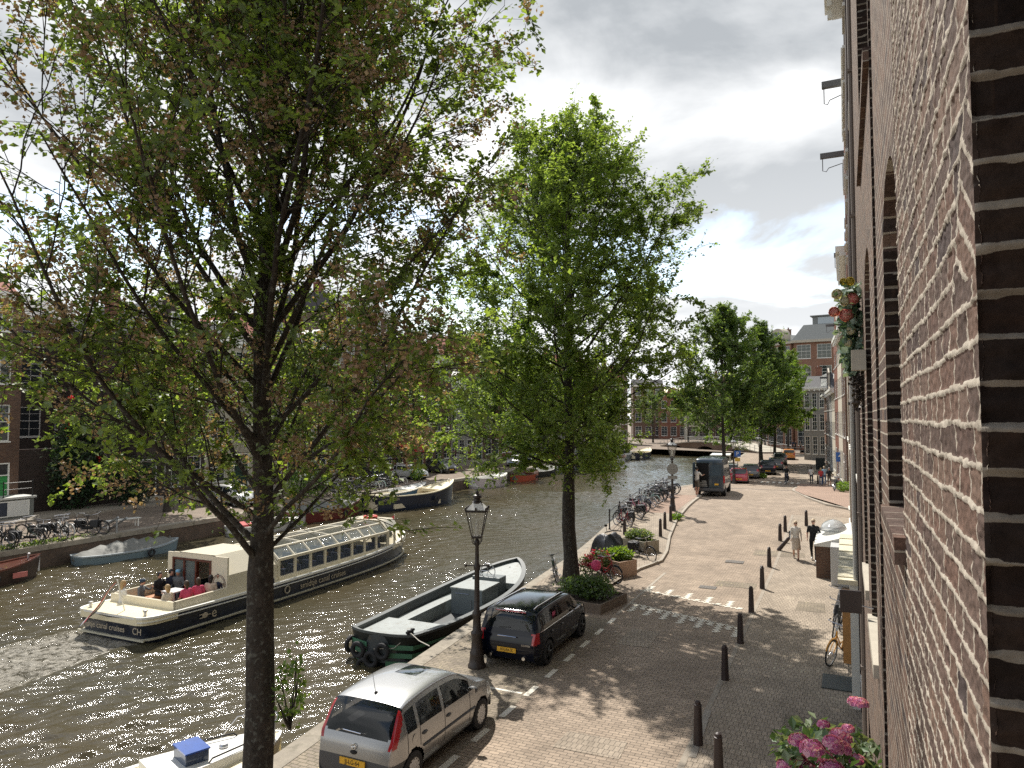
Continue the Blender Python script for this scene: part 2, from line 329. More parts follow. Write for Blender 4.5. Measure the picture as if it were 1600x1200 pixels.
# speed hump markings: rows of white piano teeth, made of paving blocks
b=MB()
def quadpx(pts,z=.010): b.add([(P(x,y,z)) for x,y in pts],[(0,1,2,3)])
def teeth(pa,pb_,n_,up,long_,short_,wd):
    for i in range(n_):
        f=(i+.5)/n_; x=pa[0]+(pb_[0]-pa[0])*f; y=pa[1]+(pb_[1]-pa[1])*f; m_n=long_ if i%2==0 else short_
        for k in range(m_n):
            xo=x+(.03 if k%2 else -.03); yo=y+up*.105*k; b.add([(xo,yo,.010),(xo+wd,yo,.010),(xo+wd+.03,yo+up*.095,.010),(xo+.03,yo+up*.095,.010)],[(0,1,2,3)])
    m_=40
    for i in range(m_):
        f=i/m_; x=pa[0]+(pb_[0]-pa[0])*f; y=pa[1]+(pb_[1]-pa[1])*f+(.035 if i%2 else -.035); w_=(pb_[0]-pa[0])/m_*.9; b.add([(x,y,.0112),(x+w_,y,.0112),(x+w_,y+.09,.0112),(x,y+.09,.0112)],[(0,1,2,3)])
teeth((-6.9,25.7),(-3.2,24.5),10,1,8,2,.17)
teeth((-6.7,23.75),(-2.95,22.3),13,-1,9,4,.17)
tag(b.build('road_marking',wp),kind='structure')
rr=random.Random(9)
for k,(x,y,w_,d_) in enumerate(((-4.6,27.6,1.5,.9),(-5.9,19.4,.9,1.6),(-3.9,33.8,2.2,1.1),(-5.2,12.9,1.3,.8),(-1.6,25.2,.9,1.3),(-1.3,15.6,1.1,.8))):
    q=MB(); q.add([(x,y,.0065+gz(y)),(x+w_,y+.05,.0065+gz(y)),(x+w_-.04,y+d_,.0065+gz(y+d_)),(x+.03,y+d_-.02,.0065+gz(y+d_))],[(0,1,2,3)]); tag(q.build('road_patch',pave2 if x<-2.7 and k%2 else parkm),kind='structure')
# far second set of hump teeth
b=MB()
for i in range(9):
    x=-7.6+i*.55; b.add([(x,72.5,.01),(x+.25,72.5,.01),(x+.25,74.0,.01),(x,74.0,.01)],[(0,1,2,3)])
tag(b.build('road_marking',wp),kind='structure')
b=MB(); b.add([(-2.75,13.6,.013),(-2.62,13.6,.013),(-2.72,15.9,.013),(-2.85,15.9,.013)],[(0,1,2,3)]); tag(b.build('road_marking',mat('old_kerb_strip',(.30,.27,.23),.85,var=.15)),kind='structure')
# manhole covers
def manhole(px_,py_,w,d,label):
    x,y,z=Pg(px_,py_); b=MB(); b.box(-w/2,w/2,-d/2,d/2,0,.016)
    t=thing('manhole_cover',label,'manhole cover',(x,y,z)); b.build('frame',mat('cast_iron',(.11,.10,.09),.7,var=.2),t)
    b=MB()
    for i in range(6):
        for j in range(4): b.box(-w/2+.04+i*(w-.08)/6,-w/2+.03+(i+.8)*(w-.08)/6,-d/2+.04+j*(d-.08)/4,-d/2+.03+(j+.8)*(d-.08)/4,.016,.021)
    b.build('tread_plate',mat('cast_iron_worn',(.17,.15,.13),.6,var=.2),t)
manhole(1148,878,.75,.55,'rusty manhole cover in the sunny road, nearer to the leaning bollard')
manhole(1106,918,.6,.45,'grey manhole cover in the road just above the white hump teeth')
# cellar hatch at the house foot
b=MB(); b.box(-.62,.1,18.3,19.3,.004,.03); tag(b.build('cellar_hatch',mat('dark_hatch',(.035,.045,.045),.6,var=.2)),'dark rectangular cellar hatch in the footway at the wall foot, below the orange bicycle','hatch')
# quay coping and wall, our side
def quay(name,fx,Y0,Y1,side,gfun,label,inward=.4):
    t=thing(name,label,'quay wall',(0,0,0)); ys=[Y0+i*1.0 for i in range(int(Y1-Y0)+1)]
    b=MB(); vs=[]
    for y in ys:
        x=fx(y); g=gfun(y); vs+=[(x-side*.03,y,g-.24),(x-side*.03,y,g+.012),(x+side*(inward+.02),y,g+.012)]
    b.add(vs,[(i*3+j,i*3+j+1,(i+1)*3+j+1,(i+1)*3+j) for i in range(len(ys)-1) for j in range(2)]); b.build('coping',coping,t)
    b=MB(); vs=[]
    for y in ys: x=fx(y); vs+=[(x,y,-3),(x,y,gfun(y)-.2)]
    b.add(vs,[(i*2,i*2+1,i*2+3,i*2+2) for i in range(len(ys)-1)])
    b.build('wall',brickmat('quay_brick',(.13,.085,.06),(.09,.065,.05),(.11,.10,.08),axis='YZ',bump=.006,patch=.35),t); return t
quay('quay_wall',QX,-30,136,1,gz,'brick quay wall with stone coping on the near bank beside the parked cars')
LQ=lambda y:-35.9
quay('quay_wall',LQ,-40,160,-1,lambda y:0,'brick quay wall with grassy coping on the far bank below the bicycles',.6)
# left bank ground
lm=brickmat('far_bank_clinker',(.24,.19,.145),(.19,.15,.12),(.11,.09,.075),bw=.21,bh=.105,ms=.013,axis='XY',bump=.004,spot=((.5,.45,.35),8,.25))
b=MB(); b.add([(-36.4,-60,0),(-36.4,190,0),(-90,190,0),(-90,-60,0)],[(0,1,2,3)]); tag(b.build('far_bank_road',lm),kind='structure')
b=MB(); b.box(-47.9,-44.6,-40,170,.0,.12); tag(b.build('far_bank_footway',mat('far_pavement',(.27,.235,.19),.85,var=.15)),kind='structure')
# water
wm=bpy.data.materials.new('canal_water'); wm.use_nodes=True; t=wm.node_tree; pb=t.nodes['Principled BSDF']; n=t.nodes.new; l=t.links.new
pb.inputs['Roughness'].default_value=.08; pb.inputs['Specular IOR Level'].default_value=.5; pb.inputs['IOR'].default_value=1.33
tc=n('ShaderNodeTexCoord')
def tn(scale,det,rough,sv=(1,1,1),rot=0,dist=0,typ='N'):
    mp=n('ShaderNodeMapping'); mp.inputs['Scale'].default_value=sv; mp.inputs['Rotation'].default_value=(0,0,rot); l(tc.outputs['Object'],mp.inputs[0])
    q=n('ShaderNodeTexNoise'); q.inputs['Scale'].default_value=scale; q.inputs['Detail'].default_value=det; q.inputs['Roughness'].default_value=rough; q.inputs['Distortion'].default_value=dist; l(mp.outputs[0],q.inputs[0]); return q.outputs[0]
def m_(op,a,b_=None,c_=None):
    q=n('ShaderNodeMath'); q.operation=op
    for i,v in enumerate((a,b_,c_)):
        if v is None: continue
        if isinstance(v,(int,float)): q.inputs[i].default_value=v
        else: l(v,q.inputs[i])
    return q.outputs[0]
def rng(a,x0,x1,y0,y1,sm=True):
    q=n('ShaderNodeMapRange'); q.interpolation_type='SMOOTHSTEP' if sm else 'LINEAR'; l(a,q.inputs[0])
    for i,v in enumerate((x0,x1,y0,y1)): q.inputs[i+1].default_value=v
    return q.outputs[0]
sp=n('ShaderNodeSeparateXYZ'); l(tc.outputs['Object'],sp.inputs[0])
# wake wedge behind the tour boat: starts (-22.6,16.5), runs to -Y, widening
wx,wy=-22.6,16.6
ax=m_('ABSOLUTE',m_('SUBTRACT',sp.outputs[0],wx)); ay=m_('SUBTRACT',wy,sp.outputs[1])
halfw=m_('ADD',m_('MULTIPLY',m_('MAXIMUM',ay,0),.13),1.55)
edge=m_('SUBTRACT',halfw,m_('ADD',ax,m_('MULTIPLY',m_('SUBTRACT',tn(.8,4,.6),.5),1.6)))
inw=m_('MULTIPLY',rng(edge,0,.6,0,1),rng(ay,-.1,.3,0,1)); fade=rng(ay,0,22,1,.3,False)
wake=m_('MULTIPLY',inw,fade)
small=tn(2.2,5,.62,(1.0,2.1,1),R(-18),.4); mid=tn(.55,3,.5,(1,1.9,1),R(-25),.5); fine=tn(9,4,.6,(1,1.6,1),R(10),.3); chop=tn(3.6,7,.75,(1,1,1),0,1.0)
h=m_('ADD',m_('MULTIPLY',small,.02),m_('MULTIPLY',fine,.016))
h=m_('ADD',h,m_('MULTIPLY',m_('MULTIPLY',chop,wake),.18))
bp=n('ShaderNodeBump'); bp.inputs['Strength'].default_value=1; bp.inputs['Distance'].default_value=1.0; l(h,bp.inputs['Height']); l(bp.outputs[0],pb.inputs['Normal'])
mc=n('ShaderNodeMix'); mc.data_type='RGBA'; l(rng(tn(.12,3,.5),.35,.65,0,1),mc.inputs[0]); mc.inputs[6].default_value=(.066,.054,.030,1); mc.inputs[7].default_value=(.056,.050,.030,1)
foam=m_('MULTIPLY',m_('MULTIPLY',rng(chop,.36,.56,0,1),wake),.62)
fl=rng(m_('SUBTRACT',m_('ABSOLUTE',m_('SUBTRACT',edge,.25)),m_('MULTIPLY',fine,.35)),-.05,.12,.4,0); foam=m_('MAXIMUM',foam,m_('MULTIPLY',m_('MULTIPLY',fl,rng(chop,.42,.6,0,1)),rng(ay,0,.6,0,1)))
mf=n('ShaderNodeMix'); mf.data_type='RGBA'; l(foam,mf.inputs[0]); l(mc.outputs[2],mf.inputs[6]); mf.inputs[7].default_value=(.62,.58,.5,1); l(mf.outputs[2],pb.inputs['Base Color'])
l(rng(foam,0,1,.08,.6),pb.inputs['Roughness'])
rw=np.random.default_rng(77); NW=64
lam=np.exp(rw.uniform(math.log(.26),math.log(1.15),NW)); th=math.atan2(.61,-.79)+rw.normal(0,.42,NW)-.1; kx=2*PI/lam*np.cos(th); ky=2*PI/lam*np.sin(th); amp=lam**1.0; amp*=.205/math.sqrt((.5*(amp*2*PI/lam)**2).sum()); phw=rw.uniform(0,2*PI,NW)
def water_h(X,Y):
    h=np.zeros_like(X)
    g=.75+.45*np.sin(X*.31+Y*.17+1)*np.sin(Y*.23-X*.11)  # gusts
    for i in range(NW): h+=amp[i]*np.sin(kx[i]*X+ky[i]*Y+phw[i])
    h=h*g
    # boat wake: diverging side waves and churned middle
    ax=np.abs(X-wx); ay=wy-Y; hw_=1.55+.13*np.maximum(ay,0); e=hw_-ax
    on=np.clip(ay/1.0,0,1)*np.clip(1-ay/40,0,1)
    h+=on*.09*np.exp(-(e/.35)**2)+on*.035*np.sin((ax-.25*ay)*5.5)*np.exp(-((e+1.2)/1.2)**2)
    return h
def water_sheet(x0,x1,y0,y1,st):
    nx=int((x1-x0)/st)+1; ny=int((y1-y0)/st)+1; X,Y=np.meshgrid(np.linspace(x0,x1,nx),np.linspace(y0,y1,ny),indexing='ij'); Z=WZ+water_h(X,Y); V=np.stack([X,Y,Z],-1).reshape(-1,3)
    i=np.arange(nx-1)[:,None]*ny; j=np.arange(ny-1)[None,:]; return V,np.stack([i+j,i+ny+j,i+ny+j+1,i+j+1],-1).reshape(-1,4)
Vs=[];Fs=[];o_=0
for r_ in ((-35.95,-8.,4.,30.,.045),(-35.95,-8.,30.,66.,.08),(-35.95,-10,66.,130.,.2),(-42,-10,130.,175.,.5)):
    V,F=water_sheet(*r_); Vs.append(V); Fs.append(F+o_); o_+=len(V)
b_=fastmesh('canal_water',np.concatenate(Vs),np.concatenate(Fs),wm,smooth=True); tag(b_,kind='structure')
# ================= HOUSES
bk={}
bk['brown']=brickmat('brick_brown',(.135,.075,.05),(.09,.052,.04),(.17,.145,.115),axis='XZ',bump=.003)
bk['red']=brickmat('brick_red',(.22,.085,.055),(.16,.065,.045),(.2,.16,.12),axis='XZ',bump=.003)
bk['dark']=brickmat('brick_dark',(.065,.045,.04),(.045,.035,.032),(.10,.09,.08),axis='XZ',bump=.003)
bk['grey']=mat('grey_render',(.27,.26,.24),.8,var=.12,vscale=2,bump=.003)
bk['cream']=mat('cream_render',(.5,.46,.37),.8,var=.12,vscale=2,bump=.003)
bk['orange']=brickmat('brick_orange',(.25,.12,.08),(.19,.095,.065),(.25,.2,.15),axis='XZ',bump=.003)
tile_r=mat('red_roof_tiles',(.26,.07,.04),.8,var=.25,vscale=9,bump=.03,bscale=8); tile_d=mat('dark_roof_tiles',(.05,.05,.055),.7,var=.25,vscale=9,bump=.03,bscale=8)
greend=mat('green_door_paint',(.02,.24,.055),.4); dgreen=mat('dark_green_paint',(.015,.05,.035),.4); brownd=mat('brown_door_paint',(.10,.045,.025),.45)
curtain=mat('net_curtain',(.42,.41,.38),.9)
WC={}
def win_mesh(w,h,style,fm):
    k=(round(w,2),round(h,2),style,fm.name)
    if k in WC: return WC[k]
    f=.07; b=MB()
    b.box(0,w,-.06,.06,0,f); b.box(0,w,-.06,.06,h-f,h); b.box(0,f,-.06,.06,f,h-f); b.box(w-f,w,-.06,.06,f,h-f)
    if style!='plain':
        b.box(f,w-f,-.05,.05,h*.52,h*.52+.055)
        nv=2 if style=='sash' else 3
        for i in range(1,nv): 
            b.box(w*i/nv-.014,w*i/nv+.014,-.035,.035,f,h*.52); b.box(w*i/nv-.014,w*i/nv+.014,-.035,.035,h*.52+.055,h-f)
        for z in (h*.27,h*.77): b.box(f,w-f,-.03,.03,z-.013,z+.013)
    b.box(-.06,w+.06,-.16,-.061,-.08,.0)
    o=b.build('window',fm); me=o.data; bpy.data.objects.remove(o)
    g=MB(); g.box(f*.6,w-f*.6,-.008,.008,f*.6,h-f*.6); o=g.build('pane',wglass); mg=o.data; bpy.data.objects.remove(o)
    c=MB(); 
    for s in (0,1):
        x0=f if s==0 else w*.62; c.box(x0,x0+w*.38-f,.05,.07,f,h-f)
    o=c.build('curtain',curtain); mcu=o.data; bpy.data.objects.remove(o)
    WC[k]=(me,mg,mcu); return WC[k]
def obj(name,me,parent,loc=(0,0,0)):
    o=bpy.data.objects.new(name,me); C.objects.link(o); o.parent=parent; o.location=loc; return o
def house(label,loc,rz,w,dep,fl,cols,wm_='brown',top='cornice',roof=None,trim=None,style='sash',door=None,shop=False,wf=.52,name='canal_house',hoist=False,sill=.9,cornice_out=.45,grp='houses',step=True):
    trim=trim or white; roof=roof or tile_d; wmat=bk[wm_]
    t=thing(name,label,'house',loc,rz); 
    # openings
    ops=[]; z=0; 
    cw=w/cols
    for i,fh in enumerate(fl):
        for c in range(cols):
            ww=cw*wf*1.25 if i==0 else cw*wf*1.15; ww=min(ww,cw-.35)
            x0=c*cw+(cw-ww)/2
            if i==0 and door is not None and c==door[0]: ops.append((x0,x0+ww,z+.35,z+fh-.45,'door'))
            else:
                zb=z+(sill if i else .9); ops.append((x0,x0+ww,zb,z+fh-.4,'win'))
        z+=fh
    H=z; b=MB()
    xs=sorted({0,w}|{o[0] for o in ops}|{o[1] for o in ops}); zs=sorted({-1.2,H}|{o[2] for o in ops}|{o[3] for o in ops})
    for i in range(len(xs)-1):
        for j in range(len(zs)-1):
            cx=(xs[i]+xs[i+1])/2; cz=(zs[j]+zs[j+1])/2
            if any(o[0]<cx<o[1] and o[2]<cz<o[3] for o in ops): continue
            b.add([(xs[i],0,zs[j]),(xs[i+1],0,zs[j]),(xs[i+1],0,zs[j+1]),(xs[i],0,zs[j+1])],[(0,1,2,3)])
    for o in ops:
        x0,x1,z0,z1=o[:4]; d=.16
        b.add([(x0,0,z0),(x1,0,z0),(x1,d,z0),(x0,d,z0),(x0,0,z1),(x1,0,z1),(x1,d,z1),(x0,d,z1)],[(0,1,2,3),(4,7,6,5),(0,3,7,4),(1,5,6,2)])
    b.add([(0,0,-1.2),(0,dep,-1.2),(0,dep,H),(0,0,H),(w,0,-1.2),(w,dep,-1.2),(w,dep,H),(w,0,H)],[(0,1,2,3),(4,7,6,5),(1,5,6,2)])
    # dark room volume behind windows
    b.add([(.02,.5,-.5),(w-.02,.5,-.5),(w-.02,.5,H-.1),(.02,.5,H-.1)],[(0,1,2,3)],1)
    # gable above
    gh=0
    if top in('neck','bell','step','spout'):
        if top=='neck': gh=3.4; pr=[(0,0),(w,0),(w,.5),(w*.74,1.0),(w*.70,1.3),(w*.69,2.7),(w*.72,2.8),(w*.5,3.4),(w*.28,2.8),(w*.31,2.7),(w*.30,1.3),(w*.26,1.0),(0,.5)]
        if top=='bell': gh=3.4; pr=[(0,0),(w,0),(w,.3),(w*.9,.5),(w*.8,1.0),(w*.73,1.8),(w*.68,2.6),(w*.62,3.0),(w*.5,3.5),(w*.38,3.0),(w*.32,2.6),(w*.27,1.8),(w*.2,1.0),(w*.1,.5),(0,.3)]
        if top=='step': gh=3.6; pr=[(0,0),(w,0)]+[q for k in range(4) for q in((w-k*w*.115,.5+k*.8),(w-(k+1)*w*.115,.5+k*.8))]+[(w*.54,3.7),(w*.46,3.7)]+[q for k in range(3,-1,-1) for q in(((k+1)*w*.115,.5+k*.8),(k*w*.115,.5+k*.8))]
        if top=='spout': gh=3.4; pr=[(0,0),(w,0),(w*.57,3.1),(w*.57,3.6),(w*.43,3.6),(w*.43,3.1)]
        n=len(pr); b.add([(x,0,H+zz_) for x,zz_ in pr]+[(x,.28,H+zz_) for x,zz_ in pr],[tuple(range(n)),tuple(range(2*n-1,n-1,-1))]+[(i,(i+1)%n,n+(i+1)%n,n+i) for i in range(n)])
    b.build('wall',[wmat,dark],t)
    for x0,x1,z0,z1,k in ops:
        if k=='win':
            me,mg,mcu=win_mesh(x1-x0,z1-z0,style,trim); f=obj('window',me,t,(x0,.10,z0)); obj('pane',mg,f)
            if random.random()<.45: obj('curtain',mcu,f)
        else:
            d=MB(); hw=x1-x0; hh=z1-z0; d.box(.0,.08,-.1,.05,0,hh); d.box(hw-.08,hw,-.1,.05,0,hh); d.box(.08,hw-.08,-.1,.05,hh-.08,hh); d.box(.08,hw-.08,-.1,.05,hh*.74,hh*.74+.07)
            fr=d.build('door_frame',trim,t,loc=(x0,.10,z0))
            d=MB(); d.box(.08,hw-.08,-.02,.03,0,hh*.74)
            for q in range(4): d.box(.2,hw-.2,-.035,-.021,.15+q*hh*.18,.15+q*hh*.18+hh*.13)
            dd=d.build('door',door[1],t,loc=(x0,.10,z0)); d=MB(); d.ell((hw-.2,-.06,hh*.38),(.03,.03,.03),n=8,m=5); d.build('handle',chrome,dd)
            d=MB(); d.box(.08,hw-.08,-.005,.005,hh*.74+.07,hh-.08); d.build('transom_pane',wglass,t,loc=(x0,.10,z0))
            if not step: continue
            d=MB(); d.box(x0-.3,x1+.3,-1.0,-.001,0,.16); d.box(x0-.15,x1+.15,-.65,-.001,.16,.33); d.build('doorstep',stone,t)
    c=MB()
    if top=='cornice':
        c.box(-.02,w+.02,-cornice_out,.25,H+.18,H+.45); c.box(-.02,w+.02,-cornice_out*.6,.2,H-.02,H+.18); 
        for i in range(int(w/.7)): c.box(.2+i*.7,.36+i*.7,-cornice_out*.85,-cornice_out*.6-.001,H-.12,H+.179)
        c.build('cornice',trim,t)
    elif gh:
        c.box(w*.5-.45,w*.5+.45,-.06,-.001,H+.6,H+1.9); f=c.build('hoist_door',trim,t); g=MB(); g.box(w*.5-.32,w*.5+.32,-.075,-.061,H+.75,H+1.75); g.build('pane',wglass,f)
        c=MB(); 
        for k,(x,zz_) in enumerate(pr): 
            if k>1 or k==0:
                x2,z2=pr[(k+1)%len(pr)]
                if k!=0: c.tube([(x,.14,H+zz_),(x2,.14,H+z2)],.12,n=4)
        c.build('gable_coping',stone if wm_!='cream' else trim,t)
    r=MB()
    if top in('neck','bell','step','spout'): zt=H+gh*.85
    else: zt=H+2.2
    if top=='cornice': r.add([(0,.2,H+.3),(w,.2,H+.3),(w,2.6,zt),(0,2.6,zt),(0,dep-1,zt),(w,dep-1,zt),(w,dep,H),(0,dep,H)],[(0,1,2,3),(3,2,5,4),(4,5,6,7),(0,3,4,7),(1,6,5,2)])
    else: r.add([(0,.29,H),(w,.29,H),(w/2,.29,zt),(0,dep,H),(w,dep,H),(w/2,dep,zt)],[(0,1,2),(0,2,5,3),(1,4,5,2),(3,5,4)])
    rf=r.build('roof',roof,t)
    ch=MB(); ch.box(w*.15,w*.15+.7,dep*.45,dep*.45+.9,H+.5,zt+1.3); ch.box(w*.15-.06,w*.15+.76,dep*.45-.06,dep*.45+.96,zt+1.3,zt+1.42)
    ch.lathe([(.12,0),(.12,.4)],8,c=(w*.15+.35,dep*.45+.45,zt+1.4)); ch.build('chimney',bk['red'],rf)
    if top=='cornice' and cols>=2:
        dm=MB(); x=w*.5; dm.box(x-.7,x+.7,.5,2.2,H+.5,H+1.9); dm.add([(x-.85,.4,H+1.9),(x+.85,.4,H+1.9),(x,.4,H+2.4),(x-.85,2.4,H+1.9),(x+.85,2.4,H+1.9),(x,2.4,H+2.4)],[(0,1,2),(0,2,5,3),(1,4,5,2),(3,5,4)])
        d_=dm.build('dormer',trim,rf); 
    if hoist:
        hb=MB(); hb.box(w*.5-.09,w*.5+.09,-hoist,.1,H+.75 if top=='cornice' else H+2.2,H+.97 if top=='cornice' else H+2.42); 
        zz0=(H+.75 if top=='cornice' else H+2.2); hb.tube([(w*.5,-hoist*.9,zz0),(w*.5,-hoist*.9,zz0-.55),(w*.5,-hoist*.75,zz0-.6),(w*.5,-hoist*.65,zz0-.45),(w*.5,0,zz0-.3)],.018,6)
        hb.build('hoist_beam',mat('weathered_beam',(.10,.10,.10),.7),t)
    if shop:
        a=MB(); x0=w*.12;x1=w*.88; a.add([(x0,0,3.1),(x1,0,3.1),(x1,-1.5,2.45),(x0,-1.5,2.45),(x1,-1.5,2.15),(x0,-1.5,2.15),(x0,-.0,3.04),(x1,0,3.04)],[(0,1,2,3),(3,2,4,5),(0,3,5),(1,4,2)])
        aw=a.build('awning',mat('red_awning_cloth',(.42,.02,.025),.8),t); a=MB()
        for q in range(6): a.tube([(x0+.2+q*(x1-x0-.4)/5,-1.5,2.15),(x0+.2+q*(x1-x0-.4)/5,-1.5,2.0)],.12,n=8)
        a.build('valance',MC['red_awning_cloth'],aw); text('RESTORIA',.24,white,aw,((x0+x1)/2,-1.515,2.3),(PI/2,0,0))
    return t
rs=random.Random(11)
# left bank: houses along X=-47.6, u runs +Y
y=28.-12.6
LB=[('brown house with a bright green door and white windows, leftmost on the far bank',12.3,[3.9,3.6,3.3,2.9],4,'brown','cornice',tile_r,(3,greend)),
 None,
 ('dark brick bell-gabled house right of the ivy-hung gap on the far bank',6.2,[3.6,3.4,3.1,2.6],3,'dark','bell',tile_d,(0,brownd)),
 ('cream-fronted narrow house on the far bank, right of the dark bell gable',5.2,[3.6,3.2,3.0,2.6],2,'cream','cornice',tile_d,(1,dgreen)),
 ('red brick neck-gabled house on the far bank behind the near tree trunk',6.0,[3.8,3.5,3.2,2.8],3,'red','neck',tile_r,(2,dgreen)),
 ('grey rendered flat-corniced house on the far bank, right of the red neck gable',6.4,[3.7,3.4,3.0,2.7],3,'grey','cornice',tile_d,(0,dgreen)),
 ('tall brown brick block with wide windows and dark green door on the far bank',9.5,[4.0,3.8,3.5,3.3,3.0],4,'brown','cornice',tile_d,(1,dgreen)),
 ('red brick house with a red awning over its ground floor on the far bank',6.6,[3.6,3.4,3.2,2.8],3,'red','spout',tile_r,(2,dgreen)),
 ('brown brick flat-corniced house on the far bank, right of the red awning house',6.5,[3.6,3.4,3.2,2.9],3,'brown','cornice',tile_d,(0,dgreen)),
 ('pale grey house on the far bank, two along from the red awning house',6.2,[3.7,3.4,3.1],3,'grey','cornice',tile_d,(2,brownd))]
i=0
for h_ in LB:
    if h_ is None: y+=8.3; continue
    lab,w_,fl,cols,wmm,tp,rf,dr=h_
    house(lab,(-47.6,y,0),PI/2,w_,10,fl,cols,wmm,tp,rf,door=dr,shop='awning over' in lab,hoist=.9 if tp!='cornice' else False,style='multi' if cols==4 else 'sash'); y+=w_
tones=['brown','red','dark','cream','brown','grey','orange','brown']; kinds=['bell','cornice','neck','cornice','step','cornice','spout','cornice']
far_l=['narrow {} {} house on the far bank, {} after the pale grey house']; ords=['first','second','third','fourth','fifth','sixth','seventh','eighth','ninth','tenth','eleventh','twelfth','thirteenth']
for k in range(13):
    w_=5.2+rs.random()*1.8; a=tones[k%8]; c_=kinds[k%8]
    nm={'brown':'brown brick','red':'red brick','dark':'dark brick','cream':'cream-rendered','grey':'grey-rendered','orange':'orange brick'}[a]
    house('%s %s house down the far bank, %s after the pale grey one'%(nm,{'cornice':'flat-corniced'}.get(c_,c_+'-gabled'),ords[k]),(-47.6+rs.random()*.3,y,0),PI/2,w_,9,[3.5,3.2,3.0,2.6] if k%3 else [3.7,3.4,3.1,2.9,2.4],3 if k%2 else 2,a,c_,tile_r if k%3==0 else tile_d,door=(0,dgreen)); y+=w_
YEND=y
house('dark set-back house with a netted roof, seen through the gap right of the green-door house',(-57,27,0),PI/2,11,9,[3.9,3.6,3.4,2.8],4,'dark','cornice',tile_d,style='sash',step=False)
# stoop with display case of the green-door house
t=thing('stoop','raised stone stoop with black railing and notice case before the bright green door','stoop',(-47.6,24.2,0))
b=MB(); b.box(.0,1.5,0,3.6,0,1.3); b.build('landing',mat('grey_green_stone',(.17,.18,.165),.8,var=.1),t)
b=MB(); b.box(-.02,1.62,-.1,3.7,1.3,1.42); b.build('landing_slab',mat('pale_slab',(.5,.5,.47),.7),t)
for yy in (0.1,1.8,3.5):
    b=MB(); b.lathe([(.05,1.42),(.03,1.5),(.03,2.3),(.05,2.35),(.0,2.45)],8,c=(1.5,yy,0)); b.build('railing_post',black,t)
b=MB(); b.tube([(1.5,.1,2.3),(1.5,3.5,2.3)],.02); b.tube([(1.5,.1,1.9),(1.5,3.5,1.9)],.015); b.build('railing',black,t)
b=MB(); b.box(1.5,1.58,.9,3.3,.25,1.2); nb=b.build('notice_case',white,t); b=MB(); b.box(1.58,1.59,1.0,2.0,.32,1.14); b.build('blue_notice',mat('navy_notice',(.02,.03,.05),.4),nb)
b=MB(); b.box(1.58,1.59,2.05,3.2,.32,1.14); b.build('white_notice',mat('paper',(.6,.6,.57),.6),nb)
# side wall + fence of the dark gap
# right bank: houses beyond ours; u runs -Y  => loc at far corner
RBs=[('dark brown brick house next to the near brick house, with a heavy pale cornice',17.2,6.7,[4.2,3.9,3.6,3.3,2.7],3,'brown','cornice',.12,False,.06),
 ('narrow dark brick house on our bank behind the white porch, with a hoist beam',23.4,6.2,[4.0,3.9,3.6,3.4,3.6],3,'dark','cornice',.5,False,0.0),
 ('grey-brown house on our bank whose hoist beam sticks out highest against the sky',30.2,6.8,[4.1,3.8,3.4,3.0,2.8],3,'brown','cornice',.1,.72,.02),
 ('red brick house on our bank above the glazed porch, with the second hoist beam',37.0,6.8,[4.0,3.4,3.0,2.7,2.2],3,'red','spout',.3,.95,.0),
 ('cream-rendered house at the side street corner on our bank',45.0,8.0,[3.9,3.6,3.2,2.9],3,'cream','cornice',.4,.5,-.05)]
for lab,yf,w_,fl,cols,wmm,tp,co,ho,dx in RBs:
    house(lab,(.18+dx,yf,gz(yf)*.5 if yf>32 else 0),-PI/2,w_,10,fl,cols,wmm,tp,tile_d,hoist=ho,cornice_out=co,door=(1,dgreen),style='sash',step=False)
# houses after the side street, line bending left
ys=[60,66,72,78.5,85,91,97.5,104]; labs=['brown brick house beyond the side street on our bank, first after the raised corner','white-banded brick house on our bank, second beyond the side street, behind the walkers',
 'narrow red brick house on our bank, third beyond the side street','cream house with balconies on our bank, fourth beyond the side street','grey house with tall shop windows on our bank, fifth beyond the side street',
 'dark brick house on our bank, sixth beyond the side street','orange brick house on our bank, seventh beyond the side street']
tn_=['brown','cream','red','cream','grey','dark','orange']
for k in range(7):
    ya,yb=ys[k],ys[k+1]; xa,xb=FX(ya),FX(yb); dx,dy=xb-xa,yb-ya; ln=math.hypot(dx,dy)
    rz=math.atan2(-dy,-dx)
    house(labs[k],(xb,yb,0),rz,ln,9,([3.8,3.4,3.0,2.7] if k<3 else [3.3,2.9,2.6]),3 if k%2 else 2,tn_[k],['cornice','cornice','bell','cornice','cornice','neck','cornice'][k],tile_d,door=(0,dgreen),hoist=.8 if k in(2,5) else False)
# low grey house with white cornice and grid windows, facing us from the bend
bk['greywood']=mat('grey_timber_front',(.22,.215,.20),.7,var=.1)
house('low grey house front with tall narrow white windows before the big brick block',(-5.6,114,0),R(-12),6.2,8,[3.9,3.3,3.1],6,'greywood','cornice',tile_d,wf=.62,sill=.5,cornice_out=.5)
# the big end block with mansard roof
x0,y0,_=P(1243,703); 
t=house('big orange-brick block with pale band and grey mansard roof closing the end of the street',(x0,y0,0),R(-8),22,16,[4.6,4.0,4.0,4.0,4.1],6,'orange','flat',None,wf=.6,name='apartment_block',style='multi',sill=1.0)
for ch in list(t.children):
    if ch.name.startswith('roof'):
        for g in list(ch.children): bpy.data.objects.remove(g)
        bpy.data.objects.remove(ch)
zinc=mat('zinc_roof',(.16,.17,.165),.5,var=.1)
Hb=20.7; b=MB(); b.add([(-.3,-.3,Hb+.5),(22.3,-.3,Hb+.5),(22.3,16,Hb+.5),(-.3,16,Hb+.5),(1.6,1.6,Hb+3.6),(20,1.6,Hb+3.6),(20,14,Hb+3.6),(1.6,14,Hb+3.6)],[(0,1,5,4),(1,2,6,5),(2,3,7,6),(3,0,4,7),(4,5,6,7)])
